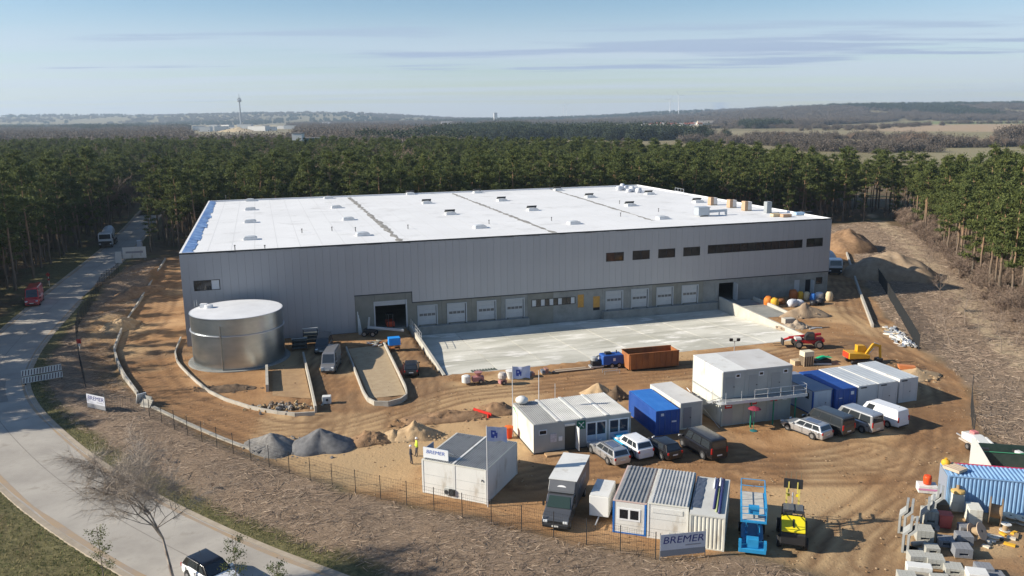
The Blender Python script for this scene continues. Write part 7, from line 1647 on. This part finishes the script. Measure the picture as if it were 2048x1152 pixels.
MB().extr([(-.6, .6), (2.0, .6), (2.1, 1.2), (.6, 1.35), (-.5, 1.0)], 'y', -.5, .5).build('machine_body', wh, t, False, .06); MB().beam((.4, -.58, 1.2), (-1.2, -.58, .8), .2, .16).build('arm', wh, t, False, .03); MB().cbox((1.2, -.1, 1.4), (.6, .5, .25)).build('red_cap', mat('cap_red', (.55, .18, .18), rough=.5), t, False, .04); MB().box(-1.3, -.7, -.5, .5, .6, .95).build('toolbox', mat('pump_grey', (.36, .38, .38)), t)
for xx in (0, .8):
    for s in (-.7, .7): wheel(t, xx, s, .3, .18)
MB().beam((2.2, 0, .5), (3.3, 0, .5), .1, .1).build('drawbar', steel, t)
# loose litter near the drums
random.seed(55)
for k in range(12):
    px, py = random.uniform(1965, 2040), random.uniform(1066, 1096); o = MB().cbox((0, 0, .08), (random.uniform(.4, .9), random.uniform(.15, .35), .12)).build('offcut', random.choice([dp, wh, palw, by, blk])); o.location = G(px, py); o.rotation_euler = (0, 0, random.random() * 3); tag(o, 'small pale or dark offcut lying on the sandy soil by the cable drums', 'offcut', 'offcuts by the cable drums')
# ================================================================ on the hall roof
def on_roof(px, py): return G(px, py, 12.21)
bxw = mat('pallet_load_white', (.66, .62, .58), rough=.7); bxb = mat('pallet_load_brown', (.46, .30, .19), rough=.8)
for k, (px, py, h, lb) in enumerate(((1425, 410, 1.5, 'brown and white pallet load, leftmost along the right roof edge'), (1463, 415, 1.5, 'brown and white pallet load, second along the right roof edge'), (1493, 421, 1.7, 'white and brown pallet load, third along the right roof edge'))):
    t = thing('roof_pallet', lb, 'pallet', on_roof(px, py), BA); MB().box(-.7, .7, -.6, .6, 0, .15).build('pallet', palw, t); MB().box(-.72, -.1, -.58, .58, .152, h).build('brown_load', bxb, t); MB().box(-.09, .7, -.58, .58, .152, h - .1).build('white_load', bxw, t)
t = thing('roof_cabinet', 'grey upright equipment cabinet at the right roof edge', 'cabinet', on_roof(1535, 426), BA); MB().box(-.5, .5, -.5, .5, .1, 2.0).build('cabinet', mat('cabinet_grey', (.30, .32, .33), rough=.5), t, False, .03); MB().box(-.6, .6, -.6, .6, 0, .1).build('foot', steel, t); MB().beam((.3, -.9, .06), (1.9, -.6, .06), .1, .1).build('cable_duct', blk, t)
t = thing('ventilation_unit', 'pale grey roof ventilation unit with long duct near the front right', 'ventilation unit', on_roof(1405, 432), BA); galvp = mat('duct_grey', (.45, .49, .53), rough=.4, metal=.3); MB().box(-1.2, .9, -.8, .8, .2, 1.5).build('housing', galvp, t, False, .04); MB().box(-1.3, 1.0, -.9, .9, 1.502, 1.6).build('cover', galvp, t); MB().beam((.9, 0, .7), (4.6, 0, .8), .5, .4).build('duct', galvp, t); MB().beam((4.5, 0, .6), (4.5, 0, .05), .3, .3).build('duct_leg', galvp, t); MB().beam((3.2, 0, .58), (3.2, 0, .05), .15, .15).build('duct_leg', galvp, t)
for a in (-1.0, .7): MB().box(a, a + .15, -.8, .8, 0, .2).build('skid', steel, t)
random.seed(9)
for k in range(7):
    px, py = 1238 + k * 6.5, 377 + k * .6 + random.uniform(-2, 2); big_bag('white insulation bag, one of the row at the back right roof corner', None, (1.3, 1.1, random.uniform(.7, 1.6)), bw, 200 + k, 'white bags at the back corner of the roof', pos=on_roof(px, py + 4))
for k, (px, py, m, lb) in enumerate(((1552, 433, bcr, 'cream bundle on the roof beside the grey cabinet'), (1572, 434, bxb, 'brown bundle on the front right roof corner'), (1598, 430, mat('foil_blue', (.35, .5, .66), rough=.5), 'pale blue foil bundle near the right roof corner'), (1616, 429, blk, 'dark flat bundle at the right roof corner'))):
    t = thing('roof_bundle', lb, 'bundle', on_roof(px, py), BA); MB().box(-.9, .8, -.5, .5, .05, .5).build('bundle', m, t, False, .08); MB().box(-.8, .7, -.4, .4, 0, .05).build('batten', palw, t)
t = thing('roof_guard_rail', 'grey guard rail frame on the right roof edge', 'guard rail', on_roof(1350, 389), rad(106))
for k in range(4): MB().tube((0 - k * 1.3, 0, .2), (0 - k * 1.3, 0, 1.5), .04, 5).build('post', steel, t)
for z in (.8, 1.45): MB().tube((0, 0, z), (-3.9, 0, z), .035, 5).build('rail', steel, t)
# ================================================================ bank vegetation: birch, small pines, saplings, brushwood, grass
birch_bark = mat('birch_bark', (.42, .36, .30), (.16, .12, .10), scale=3, rough=.9, stretch=(1, 1, .5))
tw_ = make_bare(91, 9.5, .75, ntw=9500, tw=.0055, depth=4, lean=-.18, up=.62, r0=.12, droop=.5, twl=1.5)
for me_ in tw_[:1]: me_.materials.clear(); me_.materials.append(birch_bark)
twr = mat('birch_twigs', (.33, .275, .22), (.43, .365, .30), scale=.8, rough=.95); tw_[1].materials.clear(); tw_[1].materials.append(twr)
p_ = G(352, 1178); t = thing('birch_tree', 'leafless birch with fine reddish twigs in the left foreground', 'tree', (p_.x, p_.y, 0), rad(15)); t.scale = (1.18, 1.18, 1.1); link('trunk', tw_[0], t); link('twigs', tw_[1], t)
def young_pine(seed, h, spread, n=1100):
    r = np.random.default_rng(seed); tb = MB(); tb.tube((0, 0, -.2), (r.normal() * .15, r.normal() * .15, h), .05, 6, 0, .015, cap=False); C = []
    for i in range(14):
        z = h * (.25 + .75 * i / 14); ln = spread * (1 - .6 * i / 14) * r.uniform(.6, 1.2); az = i * 2.4; tip = np.array([math.cos(az) * ln, math.sin(az) * ln, z + ln * .35]); tb.tube((0, 0, z), tuple(tip), .018, 4, 0, .006, cap=False)
        q = np.array([0, 0, z])[None] + (tip - [0, 0, z])[None] * r.uniform(.35, 1.1, (n // 14, 1)) + r.normal(size=(n // 14, 3)) * .13; C.append(q)
    V_, F_ = cards(np.concatenate(C), .05, r, .4, .45); return tb.mesh('trunk', bare_bark), np_mesh('crown', V_, F_, [needles])
for k, (px, py, h, lb) in enumerate(((478, 1200, 4.4, 'young pine in the foreground right of the white car'), (214, 1205, 5.2, 'slender young evergreen at the lower left of the birch'), (560, 1215, 3.0, 'small young pine at the bottom edge beside the road'))):
    a, b = young_pine(300 + k, h, 1.1 - .1 * k); q = G(px, py); t = thing('young_pine', lb, 'tree', (q.x, q.y, 0)); link('trunk', a, t); link('crown', b, t)
SAPL = [make_bare(120 + i, h, .7, ntw=420, tw=.012, depth=3, r0=.06, lean=.12) for i, h in enumerate((6.0, 7.0, 5.0))]
SL = ['bare sapling nearest the screened fence in the right clearing', 'bare sapling in the middle of the right clearing', 'leaning bare sapling right of the clearing middle', 'tall bare sapling near the right edge of the clearing', 'bare sapling beside the large earth mound', 'bare sapling in front of the sunlit pines', 'bare sapling at the right frame edge', 'thin bare sapling below the sandy track', 'short bare sapling between mound and pines']
for k, (px, py) in enumerate(((1868, 655), (1930, 648), (1957, 670), (2002, 704), (1847, 560), (1985, 640), (2032, 690), (1902, 690), (1880, 600))):
    q = G(px, py); t = thing('bare_sapling', SL[k], 'tree', (q.x, q.y, drop(q.x, q.y)), rad(70 * k)); t.scale = (1, 1, .85 + .07 * (k % 5)); a, b = SAPL[k % 3]; link('trunk', a, t); link('twigs', b, t)
r = np.random.default_rng(77)
SB = poisson([(p.x, p.y) for p in BANK], 6.5, r); db = dist_line(SB[:, 0], SB[:, 1], [tuple(p) for p in road_r]); SB = SB[(db < 5) & (db > 1.5)]
SBZ = np.array([drop(x, y) for x, y in SB])
LOW = [make_bare(140 + i, h, 1.1, ntw=380, tw=.007, depth=2, r0=.02) for i, h in enumerate((.9, 1.3))]
scatter('roadside_shrubs', 'low leafless shrubs along the road edge of the bank', 'shrubs', LOW, np.c_[SB, SBZ], 31, .7, 1.3)
# brushwood litter on the bank and the clearing: thousands of real sticks
def sticks(name, label, poly, n, seed, lmin, lmax, w, mats_, margin=.3, align=None):
    r = np.random.default_rng(seed); P = np.array([p[:2] for p in poly]); x0, y0 = P.min(0); x1, y1 = P.max(0); X = r.uniform(x0, x1, n * 4); Y = r.uniform(y0, y1, n * 4)
    k = dist_poly(X, Y, [tuple(p) for p in P]) > margin; d = fbm(X / 2.2, Y / 2.2, 3, seed % 30); k &= r.random(len(X)) < (.25 + 1.5 * np.clip(d - .3, 0, 1)); X, Y = X[k][:n], Y[k][:n]; n = len(X)
    keep = dist_line(X, Y, [tuple(p) for p in road_c[::2]]) > 4.6; X, Y = X[keep], Y[keep]; n = len(X)
    Z = terrain(X, Y); az = r.uniform(0, 6.28, n) if align is None else align + r.normal(size=n) * .75; l = r.uniform(lmin, lmax, n) * .5; tl = r.normal(size=n) * .18 + .05
    D = np.stack([np.cos(az), np.sin(az), tl], 1) * l[:, None]; S = np.stack([-np.sin(az), np.cos(az), np.zeros(n)], 1) * (w * r.uniform(.5, 1.4, n))[:, None]; U = np.array([0, 0, 1.0])[None] * (w * r.uniform(.6, 1.6, n))[:, None]
    C = np.stack([X, Y, Z + .03 + r.uniform(0, .12, n)], 1)
    V_ = np.stack([C - D - S, C - D + S, C - D + U, C + D - S * .6, C + D + S * .6, C + D + U * .7], 1).reshape(-1, 3); b = (np.arange(n) * 6)[:, None]
    F_ = np.concatenate([b + np.array([[0, 3, 5, 2]]), b + np.array([[1, 2, 5, 4]])], 0); me_ = np_mesh(name, V_, F_, mats_); mi = r.integers(0, len(mats_), n).astype(np.int32); me_.polygons.foreach_set('material_index', np.concatenate([mi, mi])); me_.update()
    return tag(link(name, me_), label, 'brushwood', kind='stuff')
lm_ = [mat('stick_pale', (.50, .385, .28), rough=.95), mat('stick_brown', (.29, .21, .145), rough=.95), mat('stick_dark', (.12, .085, .06), rough=.95), mat('stick_pink', (.38, .28, .21), rough=.95)]
sticks('brushwood_litter', 'brown chopped brushwood covering the bank before the fence', BANK, 52000, 5, .12, .75, .018, lm_, align=.45)
sticks('branch_litter', 'larger broken branches scattered over the bank', BANK, 900, 6, .8, 2.6, .03, lm_[1:3], align=.6)
sticks('clearing_litter', 'grey-brown branch litter covering the right clearing', RIGHTCLEAR, 26000, 7, .2, 1.1, .025, lm_)
# loose clods and stones over the yard
def clods(name, label, poly, n, seed, smin, smax, mats_, near=None):
    r = np.random.default_rng(seed); P = np.array([p[:2] for p in poly]); x0, y0 = P.min(0); x1, y1 = P.max(0); X = r.uniform(x0, x1, n * 3); Y = r.uniform(y0, min(y1, 150), n * 3)
    k = (dist_poly(X, Y, [tuple(p) for p in P]) > .2) & (dist_poly(X, Y, DOCK) < -.6) & (dist_poly(X, Y, hallp) < 0) & (fbm(X / 3.0, Y / 3.0, 4, seed) > .5); X, Y = X[k][:n], Y[k][:n]; n = len(X); Z = terrain(X, Y); s = smin + (smax - smin) * r.random(n) ** 3
    o = np.array([[1, 0, 0], [0, 1, 0], [-1, 0, 0], [0, -1, 0], [0, 0, .8], [0, 0, -.5]]); V_ = o[None] * s[:, None, None] * r.uniform(.6, 1.3, (n, 6, 1)); a = r.uniform(0, 6.28, n); ca, sa = np.cos(a)[:, None], np.sin(a)[:, None]
    V_ = np.stack([V_[..., 0] * ca - V_[..., 1] * sa + X[:, None], V_[..., 0] * sa + V_[..., 1] * ca + Y[:, None], V_[..., 2] + (Z + s * .2)[:, None]], -1).reshape(-1, 3)
    F_ = (np.arange(n) * 6)[:, None, None] + np.array([[0, 1, 4], [1, 2, 4], [2, 3, 4], [3, 0, 4]])[None]; me_ = np_mesh(name, V_, F_.reshape(-1, 3), mats_); me_.polygons.foreach_set('material_index', np.repeat(r.integers(0, len(mats_), n), 4).astype(np.int32)); me_.update(); return tag(link(name, me_), label, 'clods', kind='stuff')
clods('loose_clods', 'loose soil clods and stones scattered over the yard', YARD, 16000, 3, .02, .11, [mat('clod_dark', (.16, .09, .045), rough=.97), mat('clod_mid', (.33, .19, .09), rough=.97), mat('clod_pale', (.42, .30, .18), rough=.97)])
# grass: blades on the verges
def blades(name, label, X, Y, seed, h, mats_):
    r = np.random.default_rng(seed); n = len(X); Z = terrain(X, Y); az = r.uniform(0, 6.28, n); hh = h * r.uniform(.5, 1.5, n); w = .018 * r.uniform(.7, 1.6, n)
    S = np.stack([np.cos(az), np.sin(az), np.zeros(n)], 1) * w[:, None]; T = np.stack([r.normal(size=n) * .5 * hh, r.normal(size=n) * .5 * hh, hh], 1); C = np.stack([X, Y, Z - .01], 1)
    V_ = np.stack([C - S, C + S, C + T], 1).reshape(-1, 3); F_ = np.arange(3 * n).reshape(n, 3); me_ = np_mesh(name, V_, F_, mats_); me_.polygons.foreach_set('material_index', r.integers(0, len(mats_), n).astype(np.int32)); me_.update(); return tag(link(name, me_), label, 'grass', kind='stuff')
gm_ = [mat('grass_olive', (.16, .165, .045), rough=.9), mat('grass_straw', (.33, .27, .12), rough=.9), mat('grass_green', (.085, .12, .03), rough=.9)]
r = np.random.default_rng(88); X = r.uniform(-60, -12, 260000); Y = r.uniform(40, 100, 260000); s, _ = dist_line(X, Y, [tuple(p) for p in road_c[::2]], True); k = (s < -4.15) & (s > -16) & (Y < 66); k &= r.random(len(X)) < .35 + .9 * (fbm(X / .8, Y / .8, 3, 4) - .25)
blades('verge_grass', 'olive rough grass on the verge in the lower left corner', X[k], Y[k], 41, .16, gm_)
k = (s > 4.1) & (s < 5.9) & (r.random(len(X)) < .6); blades('road_edge_grass', 'narrow strip of grass between road and brushwood bank', X[k], Y[k], 42, .14, gm_)
# ================================================================ landmarks in the far country
def far_pt(px, py_base_y): # a point at distance d seen in column px
    return None
def col(px, d): 
    p = G(px, 300); k = d / p.y; return Vector((p.x * k, d, 0))
p = col(486, 2600); t = thing('telecom_tower', 'tall slender telecom tower with antenna platform on the horizon', 'tower', p); gt = mat('tower_grey', (.30, .33, .36), rough=.7)
MB().lathe([(3.2, 0), (2.2, 60), (1.9, 92)], 12).build('shaft', gt, t); MB().lathe([(5, 80), (6.5, 82), (6.5, 84), (3, 86)], 14).build('platform', gt, t); MB().lathe([(1.0, 92), (.5, 104)], 8).build('mast', gt, t); MB().lathe([(4.5, 90), (4.5, 91.5)], 12).build('upper_platform', gt, t)
for a in range(6): MB().cbox((5.2 * math.cos(a * 1.05), 5.2 * math.sin(a * 1.05), 87), (1.6, 1.6, 4.5)).build('antenna', mat('tower_pale', (.5, .52, .54), rough=.6), t)
wtm = mat('turbine_white', (.75, .76, .78), rough=.5)
for k, (px, d, h) in enumerate(((1338, 5200, 85), (1355, 5000, 105), (1127, 6600, 95), (1133, 6650, 95))):
    p = col(px, d); p.z = float(terrain(np.array([p.x]), np.array([p.y]))[0]); t = thing('wind_turbine', ['white wind turbine on the right horizon, the shorter of the two', 'taller white wind turbine on the right horizon', 'faint wind turbine on the centre horizon, left of a pair', 'faint wind turbine on the centre horizon, right of a pair'][k], 'wind turbine', p, 0, 'wind turbines on the horizon')
    MB().lathe([(2.6, 0), (1.4, h)], 10).build('tower', wtm, t); MB().cbox((0, -1, h + 1), (3, 8, 3)).build('nacelle', wtm, t)
    for a in range(3): an = a * 2.094 + .5 + k; MB().beam((0, -5.5, h + 1), (math.sin(an) * 36, -5.5, h + 1 + math.cos(an) * 36), 1.2, 1.6).build('blade', wtm, t)
def house(label, px, d, w, l, h, wall_m, roof_m_, cat='building', nm='far_house', flat=False, z=None):
    p = col(px, d); p.z = float(terrain(np.array([p.x]), np.array([p.y]))[0]) - .5 if z is None else z; t = thing(nm, label, cat, p, rad(random.uniform(-25, 25)), 'buildings in the far country')
    MB().box(-l / 2, l / 2, -w / 2, w / 2, 0, h).build('wall', wall_m, t)
    if flat: MB().box(-l / 2 - .2, l / 2 + .2, -w / 2 - .2, w / 2 + .2, h + .01, h + .5).build('roof', roof_m_, t)
    else: MB().extr([(-w / 2 - .4, h), (w / 2 + .4, h), (0, h + w * .4)], 'x', -l / 2 - .3, l / 2 + .3).build('roof', roof_m_, t)
    return t
rr_ = mat('far_roof_red', (.30, .10, .07), rough=.8); rg_ = mat('far_roof_grey', (.25, .24, .24), rough=.8); ww_ = mat('far_wall_white', (.70, .69, .66), rough=.8); random.seed(12)
t = house('white tower-like building rising from the far pine wood', 598, 470, 5.5, 5.5, 21.5, ww_, rg_, nm='white_tower_building', flat=True); t = house('low teal hall behind the white tower building', 625, 520, 8, 14, 17.5, mat('hall_teal', (.03, .14, .13), rough=.6), rg_, nm='teal_hall', flat=True)
house('pale round silo on the centre horizon', 992, 3600, 14, 14, 42, ww_, rg_, nm='far_silo', flat=True)
vill = [(1292 + 11 * k + random.uniform(-4, 4), random.uniform(2000, 2300)) for k in range(11)]
for k, (px, d) in enumerate(vill): house('small white house with dark red roof in the far village at the right', px, d, 9, random.uniform(10, 16), 5, ww_, rr_ if k % 3 else rg_, nm='village_house')
house('long pale barn right of the far village', 1412, 2250, 16, 60, 5, ww_, mat('far_roof_tan', (.45, .38, .3), rough=.8), nm='far_barn')
for k in range(12): house('pale industrial building near the telecom tower', 396 + k * 17 + random.uniform(-6, 6), random.uniform(2000, 2400), 20, random.uniform(20, 50), random.uniform(9, 17), ww_, rg_, nm='far_works', flat=True)
for k, px in enumerate((150, 268, 612, 655, 870, 895, 1560)): house('scattered pale building in the hazy distance', px, random.uniform(2300, 3200), 16, random.uniform(20, 40), 9, ww_, rg_, nm='far_shed', flat=k % 2 == 0)
heap('sand_pit', 'yellow sand heaps of the far gravel works below the telecom tower', None, 45, 30, 12, mat('far_sand', (.46, .36, .21), (.38, .30, .19), scale=.05, rough=.95), 61, pos=col(480, 1950) + Vector((0, 0, -1)), rough_=.3, freq=.06)
# hedges and field trees at the right
HP = []
r = np.random.default_rng(19)
def hedge(p, q, n, spread=6):
    a, b = G(*p), G(*q)
    for i in range(n): c = a.lerp(b, (i + r.random()) / n); HP.append((c.x + r.normal() * spread, c.y + r.normal() * spread, -.3))
hedge((1740, 296), (2120, 291), 60, 8); hedge((1500, 277), (1880, 279), 60, 10); hedge((1650, 262), (1870, 250), 45, 25); hedge((1400, 257), (1720, 256), 60, 20); hedge((1100, 268), (1420, 270), 60, 25); hedge((1760, 306), (1840, 300), 14, 10); hedge((1060, 258), (1300, 258), 20, 10); hedge((1880, 248), (2100, 247), 20, 5); hedge((1640, 300), (1760, 302), 40, 14); hedge((1380, 285), (1650, 292), 70, 16)
scatter('field_hedges', 'brown leafless hedgerows between the far fields', 'hedge', FARW, np.array(HP), 23, .45, .8)
FT = [(1812, 299), (1838, 296), (1795, 300), (1985, 294), (2010, 296), (1950, 293), (1700, 285), (1560, 284)]
big = [make_bare(160 + i, h, .85, ntw=1500, tw=.06, depth=3, r0=.3) for i, h in enumerate((14, 17))]
for k, (px, py) in enumerate(FT):
    q = G(px, py); t = thing('field_tree', ['tall leafless tree at the field edge beyond the right wood', 'broad leafless tree beside the tall one at the field edge', 'leafless tree left of the tall field tree', 'leafless tree in the hedge at the far right', 'leafless tree at the right end of the far hedge', 'leafless tree in the hedge left of the far right one', 'leafless tree over the middle of the right wood', 'leafless tree in the brown wood over the hall roof corner'][k], 'tree', (q.x, q.y, -.3), k); s = (.95, .8, .75, .6, .6, .55, .7, .7)[k]; t.scale = (s, s, s); a, b = big[k % 2]; link('trunk', a, t); link('twigs', b, t)
